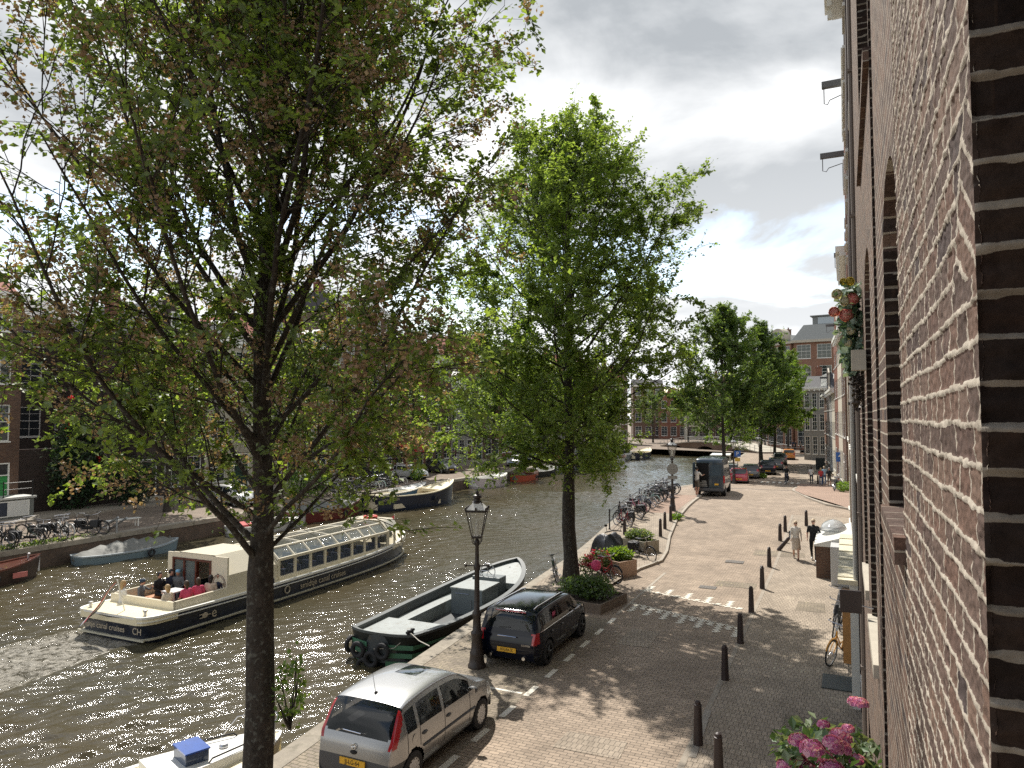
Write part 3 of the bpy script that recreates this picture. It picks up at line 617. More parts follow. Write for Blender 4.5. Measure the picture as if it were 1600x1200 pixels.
b.box(3,19,3,12,Hb+3.6,Hb+5.3); b.box(2.6,19.4,2.6,12.4,Hb+5.3,Hb+5.5); mr_=b.build('roof',zinc,t)
b=MB(); b.box(-.5,22.5,-.5,16.2,Hb,Hb+.5); b.build('cornice',stone,t)
for k in range(5):
    b=MB(); b.add([(3.2+k*1.9,.45+.0,Hb+1.3),(4.5+k*1.9,.45,Hb+1.3),(4.5+k*1.9,1.1,Hb+2.5),(3.2+k*1.9,1.1,Hb+2.5)],[(0,1,2,3)]); o=b.build('skylight',mat('skylight_glass',(.35,.4,.43),.1),mr_); o.location=(0,-.08,.03)
b=MB(); b.box(4,8,2.9,2.99,Hb+3.8,Hb+5.1); b.box(9,12,2.9,2.99,Hb+3.8,Hb+5.1); b.build('penthouse_window',MC['skylight_glass'],mr_)
# its left wing with arched gable dormer seen at an angle
w2=house('narrow stone-banded wing with an arched dormer on the left corner of the big orange-brick block',(x0-5.6,y0+5.5,0),R(-45)+R(0),7.2,9,[4.6,4.0,4.0,4.0,4.1],3,'orange','flat',zinc,wf=.6,name='apartment_wing',style='multi')
b=MB(); n_=12; pr=[(1.6+2*math.cos(PI*i/n_)*-1+2,Hb+1.6+1.7*math.sin(PI*i/n_)) for i in range(n_+1)]; pr=[(1.6,Hb)]+pr+[(5.6,Hb)]
b.add([(x,-.25,z) for x,z in pr]+[(x,1.4,z) for x,z in pr],[tuple(range(len(pr))),tuple(range(2*len(pr)-1,len(pr)-1,-1))]+[(i,(i+1)%len(pr),len(pr)+(i+1)%len(pr),len(pr)+i) for i in range(len(pr))]); dd=b.build('arched_dormer',stone,w2)
b=MB(); b.box(2.4,4.8,-.3,-.26,Hb+.4,Hb+2.5); b.build('pane',wglass,dd); b=MB(); b.box(-.3,7.5,-.3,9,Hb-.01,Hb+.45); b.build('cornice',stone,w2)
# distant rows across the end of the canal
for k,(px_,d_,w_,fl,tone,tp) in enumerate([(1010,215,9,[4,4,4,3.5],'brown','cornice'),(1052,212,8,[4,4,3.6],'red','bell'),(1095,208,9,[4,4,4],'cream','cornice'),(1138,204,9,[4,4,4,3],'brown','neck'),(1182,200,9,[4,4,3.6],'dark','cornice')]):
    r_=ray(px_,652); s_=d_/math.hypot(r_[0],r_[1]); house('%s terrace house beyond the bridge at the canal end, %s from the left'%({'brown':'brown brick','red':'red brick','cream':'cream','dark':'dark brick'}[tone],['first','second','third','fourth','fifth'][k]),(r_[0]*s_-4,r_[1]*s_,0),R(20),w_,9,fl,3,tone,tp,tile_d)
# bridge across the canal end
bx0,by0=-36.2,153.; bx1,by1=-13.6,131.
d=Vector((bx1-bx0,by1-by0)); Lb=d.length; rzb=math.atan2(d.y,d.x)
t=thing('stone_bridge','low brick bridge with three arches and iron railings across the end of the canal','bridge',(bx0,by0,0),rzb)
segs=36; arches=[(3,9),(12.2,19.4),(22.5,28.5)]
def deck(x): return 1.35*math.sin(PI*max(0,min(1,x/Lb)))**1.0+.05
b=MB(); vs=[]
for i in range(segs*3+1):
    x=Lb*i/(segs*3); bot=-3.
    for a0_,a1_ in arches:
        if a0_<x<a1_: c_=(a0_+a1_)/2; hw=(a1_-a0_)/2; bot=-1.15+ (1.55+.25*(c_>10 and c_<20))*math.sqrt(max(0,1-((x-c_)/hw)**2))
    vs+=[(x,0,bot),(x,0,deck(x))]
b.add(vs,[(i*2,i*2+2,i*2+3,i*2+1) for i in range(segs*3)])
b.add([(v[0],7,v[2]) for v in vs],[(i*2,i*2+1,i*2+3,i*2+2) for i in range(segs*3)])
b.add([(v[0],0,v[2]) for v in vs[0::2]]+[(v[0],7,v[2]) for v in vs[0::2]],[(i,i+segs*3+1,i+segs*3+2,i+1) for i in range(segs*3)])
b.build('arch_wall',brickmat('bridge_brick',(.2,.13,.09),(.15,.10,.075),(.2,.17,.13),axis='XZ',bump=.004),t)
b=MB(); vs=[]
for i in range(37): x=Lb*i/36; vs+=[(x,-.12,deck(x)-.02),(x,-.12,deck(x)+.16),(x,7.12,deck(x)+.16),(x,7.12,deck(x)-.02)]
b.add(vs,[(i*4+j,i*4+4+j,i*4+5+j,i*4+1+j) for i in range(36) for j in range(3)]); b.build('deck',stone,t)
for sy in (0,6.9):
    b=MB()
    for i in range(25): x=Lb*i/24; b.tube([(x,sy,deck(x)+.16),(x,sy,deck(x)+1.2)],.045,6)
    for zz_ in (.65,1.15): b.tube([(Lb*i/36,sy,deck(Lb*i/36)+zz_) for i in range(37)],.028,6)
    b.build('railing',mat('pale_railing',(.3,.3,.29),.5),t)
# quay beyond (right end wall seen past the van)
t=thing('quay_wall','straight brick quay wall where the canal turns, seen between the van and the far trees','quay wall',(0,0,0))
b=MB(); pa=P(1166,716,WZ); pb_=P(1064,700,WZ)
qa=Vector((pa[0]+1.0,pa[1]-1,0)); 
b.add([(qa.x,qa.y,-3),(bx1,by1,-3),(bx1,by1,.1),(qa.x,qa.y,.1),(bx1+20,by1+2,.1),(qa.x+20,qa.y,.1)],[(0,1,2,3),(3,2,4,5)]); b.build('wall',MC['bridge_brick'],t)
b=MB(); b.add([(-60,152,.02),(-13,130,.02),(60,130,.02),(60,240,.02),(-60,260,.02)],[(0,1,2,3,4)]); tag(b.build('far_road',lm),kind='structure')
b=MB(); b.add([(-120,190,0.01),(-36.4,190,0.01),(-36.4,300,0.01),(-120,300,0.01)],[(0,1,2,3)]); tag(b.build('far_road',lm),kind='structure')
# ================= TREES
def leafmat(name,col,tr=.45):
    m=bpy.data.materials.new(name); m.use_nodes=True; t=m.node_tree; t.nodes.clear(); n=t.nodes.new
    o=n('ShaderNodeOutputMaterial'); d=n('ShaderNodeBsdfDiffuse'); d.inputs[0].default_value=(*col,1); tl=n('ShaderNodeBsdfTranslucent'); tl.inputs[0].default_value=(min(1,col[0]*1.75),min(1,col[1]*1.6),col[2]*.75,1)
    g=n('ShaderNodeBsdfGlossy'); g.inputs['Roughness'].default_value=.45; g.inputs[0].default_value=(.6,.6,.6,1)
    mx=n('ShaderNodeMixShader'); mx.inputs[0].default_value=tr; t.links.new(d.outputs[0],mx.inputs[1]); t.links.new(tl.outputs[0],mx.inputs[2])
    m2=n('ShaderNodeMixShader'); m2.inputs[0].default_value=.06; t.links.new(mx.outputs[0],m2.inputs[1]); t.links.new(g.outputs[0],m2.inputs[2]); t.links.new(m2.outputs[0],o.inputs[0]); return m
LG=[leafmat('leaf_deep_green',(.065,.105,.045)),leafmat('leaf_green',(.095,.150,.055)),leafmat('leaf_mid_green',(.125,.19,.062),.55),leafmat('leaf_light_green',(.18,.265,.065),.6)]
LB_=[leafmat('seed_brown',(.25,.17,.12),.35),leafmat('seed_tan',(.38,.29,.205),.35)]
LY=[leafmat('leaf_fresh_green',(.10,.19,.03),.5),leafmat('leaf_yellow_green',(.17,.26,.04),.55),leafmat('leaf_bright_green',(.13,.23,.035),.55),leafmat('leaf_fresh_mid',(.08,.15,.03),.5)]
bark=mat('bark',(.034,.027,.021),.95,var=.5,vscale=7,bump=.05,bscale=9,dirt=(.10,.10,.085))
def tubes_np(lines,n=6):
    V=[];F=[];o=0
    for pts,rad in lines:
        k=len(pts); pts=np.asarray(pts); d=np.gradient(pts,axis=0); d/=np.linalg.norm(d,axis=1)[:,None]+1e-9
        ref=np.array([.31,.95,.1]); u=np.cross(d,ref); u/=np.linalg.norm(u,axis=1)[:,None]+1e-9; w_=np.cross(d,u)
        nn=n if max(rad)>.03 else 4
        a=np.arange(nn)*2*PI/nn
        ring=pts[:,None,:]+(u[:,None,:]*np.cos(a)[None,:,None]+w_[:,None,:]*np.sin(a)[None,:,None])*np.asarray(rad)[:,None,None]
        V.append(ring.reshape(-1,3)); i=np.arange(k-1)[:,None]*nn; j=np.arange(nn)[None,:]; j2=(j+1)%nn
        F.append(np.stack([i+j,i+j2,i+nn+j2,i+nn+j],-1).reshape(-1,4)+o); o+=k*nn
    return np.concatenate(V),np.concatenate(F)
def leaves_np(pos,size,rng,asp=.62,droop=.3):
    n=len(pos); 
    ax=rng.normal(size=(n,3)); ax[:,2]-=droop; ax/=np.linalg.norm(ax,axis=1)[:,None]
    nr=rng.normal(size=(n,3)); nr[:,2]+=1.2; sd=np.cross(ax,nr); sd/=np.linalg.norm(sd,axis=1)[:,None]+1e-9; up=np.cross(sd,ax)
    s=(size*rng.uniform(.65,1.25,n))[:,None]
    a=pos; b=pos+ax*s*.55+sd*s*asp*.5+up*s*.08; c=pos+ax*s; d=pos+ax*s*.55-sd*s*asp*.5+up*s*.08
    V=np.stack([a,b,c,d],1).reshape(-1,3); F=np.arange(n*4).reshape(-1,4); return V,F
def tree(label,base,H,hb,env,seed,r0=.2,n1=24,n2=9,n3=7,nl=26,ls=.09,mats=None,brown=0,group=None,name='elm_tree',lean=(0,0),el=(30,62),cat='tree',trunk_w=1.,spread=.13,leader=True,low=0,bare=0,skew=None,hexp=1.15):
    """env(h)-> crown radius at height h"""
    rng=np.random.default_rng(seed); mats=mats or LG
    t=thing(name,label,cat,base,0,group)
    lines=[]; tips=[]
    zs=np.linspace(0,H*.93,16); tr=np.stack([np.cumsum(rng.normal(0,.035,16))+lean[0]*zs,np.cumsum(rng.normal(0,.035,16))+lean[1]*zs,zs],1); tr[0,:2]=0; tr[1,:2]*=.3
    rad=r0*np.clip(1-zs/H,0,1)**.75+.015; rad[0]*=1.35; rad[zs>hb]*=.82 if leader else .45
    lines.append((tr,rad))
    twigs=[]
    hs=hb+(H*.86-hb)*np.linspace(0,1,n1)**hexp
    az=rng.uniform(0,6.28)
    for k,h in enumerate(hs):
        az+=2.4+rng.normal(0,.35); p0=np.array([np.interp(h,zs,tr[:,0]),np.interp(h,zs,tr[:,1]),h])
        e0=R(el[0]+(el[1]-el[0])*(k/n1)+rng.normal(0,6)); 
        # march upward until leaving the envelope
        d=np.array([math.cos(az)*math.cos(e0),math.sin(az)*math.cos(e0),math.sin(e0)]); p=p0.copy(); pts=[p.copy()]; st=.45; reach=rng.uniform(.78,1.06)
        for s_ in range(40):
            d=d+np.array([0,0,.035])+rng.normal(0,.05,3); d/=np.linalg.norm(d); p=p+d*st; pts.append(p.copy())
            rr=math.hypot(p[0]-lean[0]*p[2],p[1]-lean[1]*p[2])
            ef=1. if skew is None or rr<.3 else 1+skew[2]*(p[0]*skew[0]+p[1]*skew[1])/rr*max(0,min(1,(9-p[2])/3))
            if rr>env(p[2])*reach*ef or p[2]>H: break
        L_=len(pts)*st; rb_=max(.014,min(r0*.30,.0062*L_+.010)); 
        lines.append((np.array(pts),np.linspace(rb_,.010,len(pts))))
        m=max(3,int(n2*L_/5.0))
        for q in range(m):
            f=.18+.8*(q+rng.random())/m; i=min(len(pts)-2,int(f*(len(pts)-1))); a=pts[i]; dd=pts[i+1]-pts[i]; dd/=np.linalg.norm(dd)
            side=rng.normal(size=3); side-=dd*side.dot(dd); side/=np.linalg.norm(side); d2=dd*.75+side*.75+np.array([0,0,.12]); d2/=np.linalg.norm(d2)
            l2=L_*rng.uniform(.22,.42)*(1-.35*f)+.4; k2=6; sp=[a]; c=a.copy()
            for _ in range(k2): d2=d2+rng.normal(0,.09,3)+np.array([0,0,.02]); d2/=np.linalg.norm(d2); c=c+d2*l2/k2; sp.append(c.copy())
            lines.append((np.array(sp),np.linspace(max(.008,rb_*.35*(1-f*.5)),.005,k2+1)))
            for q3 in range(n3):
                f3=.15+.85*(q3+rng.random())/n3; i3=min(k2-1,int(f3*k2)); a3=sp[i3]+(sp[i3+1]-sp[i3])*(f3*k2-i3); d3=(sp[i3+1]-sp[i3]); d3/=np.linalg.norm(d3)
                s3=rng.normal(size=3); d3=d3*.6+s3*.5; d3/=np.linalg.norm(d3); l3=rng.uniform(.3,.85)
                e3=a3+d3*l3+np.array([0,0,-.04]); lines.append((np.array([a3,(a3+e3)/2+rng.normal(0,.02,3),e3]),[.006,.004,.003])); twigs.append((a3,e3))
    # lateral low shoots
    V,F=tubes_np(lines,8); o=fastmesh('trunk',V,F,bark,parent=t,smooth=True)
    A=np.array([q[0] for q in twigs]); E=np.array([q[1] for q in twigs]); n=len(A)
    dens=np.repeat(rng.gamma(1.7,.6,(n+n3-1)//n3),n3)[:n]*rng.uniform(.6,1.4,n); 
    # clumpy: some regions thin
    cnt=np.maximum(0,(nl*dens)).astype(int)
    if bare: cnt[rng.random(n)<bare]=0
    idx=np.repeat(np.arange(n),cnt); f=rng.uniform(.05,1.1,len(idx))[:,None]
    D=(E-A)[idx]; Dn=D/(np.linalg.norm(D,axis=1)[:,None]+1e-9); upv=np.tile(np.array([0,0,1.]),(len(idx),1))+rng.normal(0,.35,(n,3))[idx]; sdv=np.cross(Dn,upv); sdv/=np.linalg.norm(sdv,axis=1)[:,None]+1e-9
    sg=np.where(rng.random(len(idx))<.5,1.,-1.)[:,None]; pos=A[idx]+D*f+rng.normal(0,spread*.32,(len(idx),3))
    ax_=Dn*.55+sdv*sg*.9+rng.normal(0,.38,(len(idx),3)); ax_[:,2]-=.22; ax_/=np.linalg.norm(ax_,axis=1)[:,None]
    nn_=np.cross(ax_,np.cross(upv,ax_))+rng.normal(0,.35,(len(idx),3)); sd_=np.cross(ax_,nn_); sd_/=np.linalg.norm(sd_,axis=1)[:,None]+1e-9; up_=np.cross(sd_,ax_)
    s_=(ls*rng.uniform(.6,1.3,len(idx)))[:,None]
    V=np.stack([pos,pos+ax_*s_*.5+sd_*s_*.36+up_*s_*.10,pos+ax_*s_-up_*s_*.06,pos+ax_*s_*.5-sd_*s_*.36+up_*s_*.10],1).reshape(-1,3); F=np.arange(len(idx)*4).reshape(-1,4)
    tone=rng.random(n)[idx]*.6+rng.random(len(idx))*.6; mi=np.clip((tone*len(mats)/1.2).astype(int),0,len(mats)-1)
    o=fastmesh('crown',V,F,mats,mi,parent=t)
    if brown:
        sel=np.where(rng.random(n)<np.repeat(brown*rng.gamma(.8,1.25,(n+n3-1)//n3),n3)[:n])[0]; idx=np.repeat(sel,34); cpos=A+(E-A)*rng.uniform(.2,.9,(n,1)); pos=cpos[idx]+rng.normal(0,.07,(len(idx),3))
        V,F=leaves_np(pos,ls*.62,rng,.9); fastmesh('seed_clusters',V,F,LB_,(rng.random(len(F))<.4).astype(int),parent=t)
    return t
def envf(pts): 
    a=[p[0] for p in pts]; r=[p[1] for p in pts]; return lambda h: float(np.interp(h,a,r))
tree('large near elm with brown seed clusters, its dark trunk rising beside the silver car',(-7.91,8.07,0),16.0,4.0,envf([(3.5,2.7),(5,3.4),(7.5,3.5),(9.5,3.4),(11.5,3.2),(13.5,2.6),(16,.8)]),3,r0=.225,n1=56,n2=12,n3=9,nl=20,ls=.092,brown=.30,el=(34,75),mats=[LG[1],LG[2],LG[3],LY[1]],spread=.11,bare=.10,group='elms along the near quay')
tree('full green elm standing between the dark wagon and the flower planters',(-9.41,25.32,0),17.6,4.3,envf([(2.6,2.6),(4.2,3.3),(6,3.9),(8,4.4),(10,4.7),(12.5,4.4),(14.5,3.3),(16,2.2),(17.2,1.1),(18.0,.3)]),5,r0=.26,n1=64,n2=12,n3=9,nl=24,ls=.12,el=(2,68),hexp=1.3,skew=(-.9,-.42,.42),mats=[LG[2],LG[3],LG[3],LY[0]],group='elms along the near quay')
TB=[(1132,742,18.4,5.3,7,'dense green elm rising directly behind the dark van',LG),(1190,729,18.0,5.0,9,'dense elm with slim trunk above the row of parked black cars',LG),
    (1210,724,14.5,4.6,12,'bright yellow-green tree beside the far end of the parked car row',LY),(1232,709,17.0,5.2,13,'airy pale green tree farthest down the street in front of the end block',LY)]
for px_,py_,H_,r_,sd,lb,mt in TB:
    x,y,z=Pg(px_,py_)
    tree(lb,(x,y,z),H_,4.0,envf([(3,r_*.6),(5,r_*.95),(8,r_),(H_*.7,r_*.85),(H_*.87,r_*.5),(H_+.2,.2)]),sd,r0=.22,n1=32,n2=10,n3=7,nl=34 if mt is LG else 26,ls=.20,mats=mt if mt is LY else [LG[1],LG[2],LY[3],LG[3]],el=(28,68),group='elms along the near quay',spread=.2)
# small bushy tree between car row and quay
x,y,z=Pg(1172,735); tree('small bright green tree leaning over the quay behind the black parked cars',(x-3,y+8,z),7.5,1.6,envf([(1,1.5),(3,3),(5,3.1),(7.5,.4)]),21,r0=.1,n1=16,n2=8,n3=6,nl=22,ls=.17,mats=LY,spread=.2,name='young_tree')
# far bank trees
FB=[(-41.0,63.0,15.0,5.4,31,'sunlit yellow-green elm on the far bank between the dark car and the white car',LY),(-41.5,47,12.5,4.0,32,'green elm on the far bank behind the blue sloop',LG),(-41,82,15,4.8,33,'bushy elm on the far bank beyond the red awning',LG),
    (-41,97,15.5,5,34,'elm on the far bank halfway to the bridge',LG),(-41,112,15,5,35,'yellowish elm on the far bank behind the moored tug',LY),(-41,128,15,5,36,'elm on the far bank just before the bridge',LG),(-41.2,33.5,12.0,3.8,37,'leafy elm on the far bank by the white bench',LG),(-41.5,18,11.5,3.9,38,'elm on the far bank at the left edge above the parked bicycles',LY)]
for x,y,H_,r_,sd,lb,mt in FB:
    tree(lb,(x,y,0),H_,3.8,envf([(3,r_*.6),(5,r_*.95),(8,r_),(H_*.7,r_*.85),(H_*.87,r_*.5),(H_+.2,.2)]),sd,r0=.2,n1=26,n2=9,n3=6,nl=26,ls=.19,mats=mt if mt is LY else [LG[1],LG[2],LY[3],LG[3]],el=(28,68),group='elms along the far bank',spread=.2,brown=.04)
for k,(px_,d_,H_,mt) in enumerate([(1020,180,13,LG),(1075,178,14,LY),(1105,150,12,LG),(1150,165,13,LY),(1195,170,13,LG)]):
    r_=ray(px_,652); s_=d_/math.hypot(r_[0],r_[1]); tree('distant tree beyond the bridge, %s from the left'%['first','second','third','fourth','fifth'][k],(r_[0]*s_,r_[1]*s_,0),H_,3,envf([(2,2.5),(5,4.6),(9,4.8),(H_,.6)]),50+k,r0=.2,n1=16,n2=7,n3=5,nl=16,ls=.28,mats=mt,group='trees beyond the bridge',spread=.3)
# ivy and shrubs
def shrub(name,label,cat,c,r,n,ls,mats,seed,stem=True,group=None,flowers=None,parent=None):
    rng=np.random.default_rng(seed); t=thing(name,label,cat,c,0,group)
    u=rng.normal(size=(n,3)); u/=np.linalg.norm(u,axis=1)[:,None]; rad=rng.uniform(.35,1.0,n)**.6
    lob=rng.normal(0,1,(7,3)); lob/=np.linalg.norm(lob,axis=1)[:,None]; bump=1+.5*np.max(u@lob.T,axis=1)**2-.32+(rng.random(n)<.06)*.3
    pos=u*(rad*bump)[:,None]*np.array(r); pos[:,2]+=r[2]; pos=pos[pos[:,2]>.02]
    V,F=leaves_np(pos,ls,rng,.7,-.2); fastmesh('foliage',V,F,mats,rng.integers(0,len(mats),len(F)),parent=t)
    if stem:
        ln=[]
        for k in range(9):
            e=pos[rng.integers(0,len(pos))]; ln.append((np.array([[0,0,0],e*.5+rng.normal(0,.03,3)*r[2],e]),[.02,.012,.005]))
        V,F=tubes_np(ln,5); fastmesh('stems',V,F,bark,parent=t)
    if flowers:
        fm,nf,fs=flowers; hi=pos[pos[:,2]>r[2]*.9]; cen=hi[rng.integers(0,len(hi),nf)]*1.04; idx=np.repeat(np.arange(nf),26); V,F=leaves_np(cen[idx]+rng.normal(0,fs*.35,(len(idx),3)),fs*.7,rng,.9,0); fastmesh('flowers',V,F,fm,rng.integers(0,len(fm),len(F)),parent=t)
    return t
LD=[leafmat('ivy_dark',(.018,.045,.02),.25),leafmat('ivy_mid',(.03,.065,.022),.3)]
pinkf=[leafmat('petal_crimson',(.35,.02,.07),.3),leafmat('petal_pink',(.5,.07,.15),.3)]
shrub('ivy_wall','tall dark ivy mass with a few red blossoms right of the green-door house','ivy',(-47.2,31.5,0),(1.4,2.0,3.6),5200,.22,LD,61,flowers=([leafmat('petal_red',(.5,.03,.03),.3)],9,.22))
shrub('hedge','clipped dark green hedge behind the bicycles, below the ivy in the dark gap','hedge',(-46.2,34.6,0),(1.1,1.7,1.7),3600,.17,LD,62)
shrub('shrub','round leafy shrub by the dark green door of the tall brown block','shrub',(-46.9,60.5,0),(1.2,1.9,1.9),3000,.18,LG[:2],63)
shrub('shrub','low yellow-green bush between the dark car and the white car on the far bank','shrub',(-38.6,60.2,0),(.7,.9,.7),900,.15,LY,64)
shrub('shrub','overhanging green shrub on the far quay edge above the red sloop','shrub',(-38.5,44.5,0),(1.4,2.4,1.3),2400,.17,LY,65)
# brick side wall closing the gap
b=MB(); b.box(-49,-48.7,28.,36.3,0,4.2); tag(b.build('garden_wall',bk['dark']),'dark brick garden wall behind the ivy in the gap between the far bank houses','wall')
# ================= CARS
def interp(pts,x):
    return float(np.interp(x,[p[0] for p in pts],[p[1] for p in pts]))
def smoothcurve(pts,n):
    """resample polyline by arc length with light smoothing; pts=[(x,z)]"""
    p=np.array(pts,float); 
    for _ in range(3):  # chaikin
        q=[p[0]]
        for i in range(len(p)-1): q.append(p[i]*.75+p[i+1]*.25); q.append(p[i]*.25+p[i+1]*.75)
        q.append(p[-1]); p=np.array(q)
    s=np.r_[0,np.cumsum(np.hypot(*np.diff(p,axis=0).T))]; u=np.linspace(0,s[-1],n); return np.stack([np.interp(u,s,p[:,0]),np.interp(u,s,p[:,1])],1)
def wheel(parent,x,y,r,w,side,rimm,style,m_hub=None):
    b=MB(); prof=[(r*.64,-w/2),(r*.9,-w/2),(r*.985,-w*.42),(r,-w*.25),(r,w*.25),(r*.985,w*.42),(r*.9,w/2),(r*.64,w/2)]
    T=Matrix.Translation((0,0,0))@Matrix.Rotation(PI/2,4,'X'); b.lathe(prof,28,T=T,cap=False); wo=b.build('wheel',rubber,parent,smooth=40,loc=(x,y,r))
    b=MB(); s=-side  # outward is +side*y ; after rotX(90) local z-> -y
    if style=='cap':
        b.lathe([(0,.47*w),(r*.2,.49*w),(r*.5,.47*w),(r*.67,.44*w),(r*.67,.2*w)],28,cap=False,T=Matrix.Scale(-1 if side>0 else 1,4,(0,1,0))@T)
        rm=b.build('hubcap',rimm,wo,smooth=40); b=MB()
        for k in range(12):
            a=2*PI*k/12; c=r*.56; b.tube([(c*math.cos(a),side*.46*w,c*math.sin(a)),(c*math.cos(a),side*.478*w,c*math.sin(a))],r*.045,6)
        b.build('vent_holes',rubber,rm)
    else:
        for k in range(5 if style=='star' else 7):
            a=2*PI*k/(5 if style=='star' else 7)
            b.tube([(0,side*.42*w,0),(r*.62*math.cos(a),side*.40*w,r*.62*math.sin(a))],[r*.10,r*.07],6)
        b.torus((0,side*.36*w,0),r*.63,r*.04,'Y',24,6); b.ell((0,side*.42*w,0),(r*.13,.02,r*.13),n=10,m=6)
        rm=b.build('rim',rimm,wo,smooth=40); b=MB(); b.tube([(0,side*.05*w,0),(0,side*.07*w,0)],r*.6,20); b.build('brake_disc',mat('brake_dark',(.03,.03,.03),.6),wo)
def hwf(x): return .84*(1-.13*(max(0,.45-x)/.45)**2.2)*.965*(1-.17*max(0,min(1,(x-.05)/.4)))
def car(label,loc,rz,top,belt,L,W,H,wb,ro,r,paint,glassr,wsr,sides,group=None,name='parked_car',cat='car',tail=None,bump=None,rim='cap',rimm=None,plate=None,plate_z=.45,tumble=.17,zb=.19,face=None,NS=120,glass=None,hood=None,extras=None,roofm=None,bumperm=None,platem=None):
    """x runs from rear (0) to front (L); origin at centre. top: profile points rear->front; belt: window sill height pts"""
    t=thing(name,label,cat,loc,rz,group)
    tp=smoothcurve(top,NS); glass=glass or dglass
    rows_l=16; rows_g=7; rows_t=9
    xs=tp[:,0]; zt=tp[:,1]
    def hw(x):
        a=1.0
        if x<.45: a-=.13*((.45-x)/.45)**2.2
        if x>L-.75: a-=.20*((x-L+.75)/.75)**2.2
        return W/2*a
    G=[]
    for i in range(NS):
        x,z=xs[i],zt[i]; h=hw(x); bl=min(interp(belt,x),z-.012); frac=max(0,(z-bl))/(H-interp(belt,L/2)); zb_=min(zb+.0+max(0,(x-L+.5))*.12+max(0,.4-x)*.1,bl-.02)
        row=[]
        for j in range(rows_l+1):
            u=j/rows_l; zz_=zb_+(bl-zb_)*u; bul=1-.10*(1-u)**4*(1) - .035*u**3
            if u<.06: bul-=.05
            row.append((x,h*bul,zz_))
        hb=h*.965; hr=hb*(1-tumble*min(1,frac)*1.0); 
        for j in range(1,rows_g+1):
            u=j/rows_g; zz_=bl+(z-.055*min(1,frac*3)-bl)*u; row.append((x,hb+(hr-hb)*(u**1.1),zz_))
        zr=row[-1][2]
        for j in range(1,rows_t+1):
            u=j/rows_t; a=u*PI/2; yy=hr*math.cos(a)**(.62) if u<1 else 0; zz_=zr+(z-zr+.02*min(1,frac*2))*math.sin(a)**.75; row.append((x,yy,zz_))
        G.append(row)
    G=np.array(G); NR=G.shape[1]; wc=[(ro,r),(ro+wb,r)]; RA=r*1.17
    keep=np.ones((NS-1,NR-1),bool)
    for cx,cz in wc:
        for i in range(NS-1):
            for j in range(rows_l):
                c=G[i:i+2,j:j+2].reshape(-1,3).mean(0)
                if math.hypot(c[0]-cx,c[2]-cz)<RA: keep[i,j]=False
        for i in range(NS):
            for j in range(rows_l+1):
                dx,dz=G[i,j,0]-cx,G[i,j,2]-cz; dd=math.hypot(dx,dz)
                if dd<RA*1.0 and dd>RA*.55 and j<rows_l: G[i,j,0]=cx+dx/dd*RA; G[i,j,2]=cz+dz/dd*RA
    parts={}
    def put(k,side,vs):
        b=parts.setdefault(k,MB())
        if side<0: vs=vs[::-1]
        b.add([(v[0]-L/2,v[1]*side,v[2]) for v in vs],[(0,1,2,3)])
    for i in range(NS-1):
        for j in range(NR-1):
            if not keep[i,j]: continue
            c=(G[i,j]+G[i+1,j]+G[i+1,j+1]+G[i,j+1])/4; x,y,z=c; k='body'
            hgt=zt[i]-interp(belt,x)
            if j>=rows_l+rows_g+0 and glassr[0]<x<glassr[1] and z>interp(belt,x)+glassr[2] and y<hw(x)*glassr[3]: k='rear_window'
            elif j>=rows_l+rows_g and wsr[0]<x<wsr[1] and y<hw(x)*.86: k='windscreen'
            elif rows_l+0<=j<rows_l+rows_g-0 and hgt>.13:
                for si,(a_,c_) in enumerate(sides):
                    if a_<x<c_ and j>=rows_l and j<rows_l+rows_g-1+ (0): k='side_window%d'%si
            if tail and tail(x,y,z,j,rows_l,rows_g): k='tail'
            if face and face(x,y,z,j): k=face(x,y,z,j)
            if bump and k in('body',) and bump(x,y,z): k='bumper'
            for s in (1,-1): put(k,s,[G[i,j],G[i+1,j],G[i+1,j+1],G[i,j+1]])
    bm_=bumperm or mat('grey_plastic',(.07,.072,.078),.55)
    rimm=rimm or mat('wheel_silver',(.6,.6,.6),.35)
    mm={'body':paint,'rear_window':glass,'windscreen':glass,'tail':redlens,'bumper':bm_,'head':clearlens,'roofx':roofm or paint,'grille':mat('grille_black',(.012,.012,.012),.5)}
    nm={'tail':'taillight','head':'headlight','roofx':'roof_panel'}
    for k,b in parts.items():
        m=mm.get(k,glass); base=nm.get(k,'side_window' if k.startswith('side') else k)
        if k in('tail','head') or k.startswith('side'):
            for s in (1,-1):
                q=MB(); 
                for f in b.f:
                    vs=[b.v[v] for v in f]
                    if sum(v[1] for v in vs)*s>0: q.add(vs,[(0,1,2,3)])
                if q.f:
                    o=q.build(base,m,t); weld(o)
        else:
            o=b.build(base,m,t); weld(o)
    # under tray and wheel wells
    b=MB(); b.box(-L/2+.25,L/2-.3,-W/2+.16,W/2-.16,zb-.02,zb+.25); 
    for cx,cz in wc:
        for s in (1,-1):
            T=Matrix.Translation((cx-L/2,s*(W/2-.17),cz))@Matrix.Rotation(-s*PI/2,4,'X'); b.lathe([(0,-.12),(RA*1.01,-.12),(RA*1.01,.12)],24,T=T,cap=False)
    b.build('underbody',mat('underbody_black',(.006,.006,.007),.9),t)
    for cx,cz in wc:
        for s in (1,-1): wheel(t,cx-L/2,s*(W/2-.105),r,.2,s,rimm,rim)
    # seams
    def side_pt(x,u):
        i=int(np.argmin(abs(xs-x))); 
        if u<=1: j=u*rows_l
        else: j=rows_l+(u-1)*rows_g
        j0=int(min(j,NR-2)); f=j-j0; v=G[i,j0]*(1-f)+G[i,j0+1]*f; return v
    b=MB()
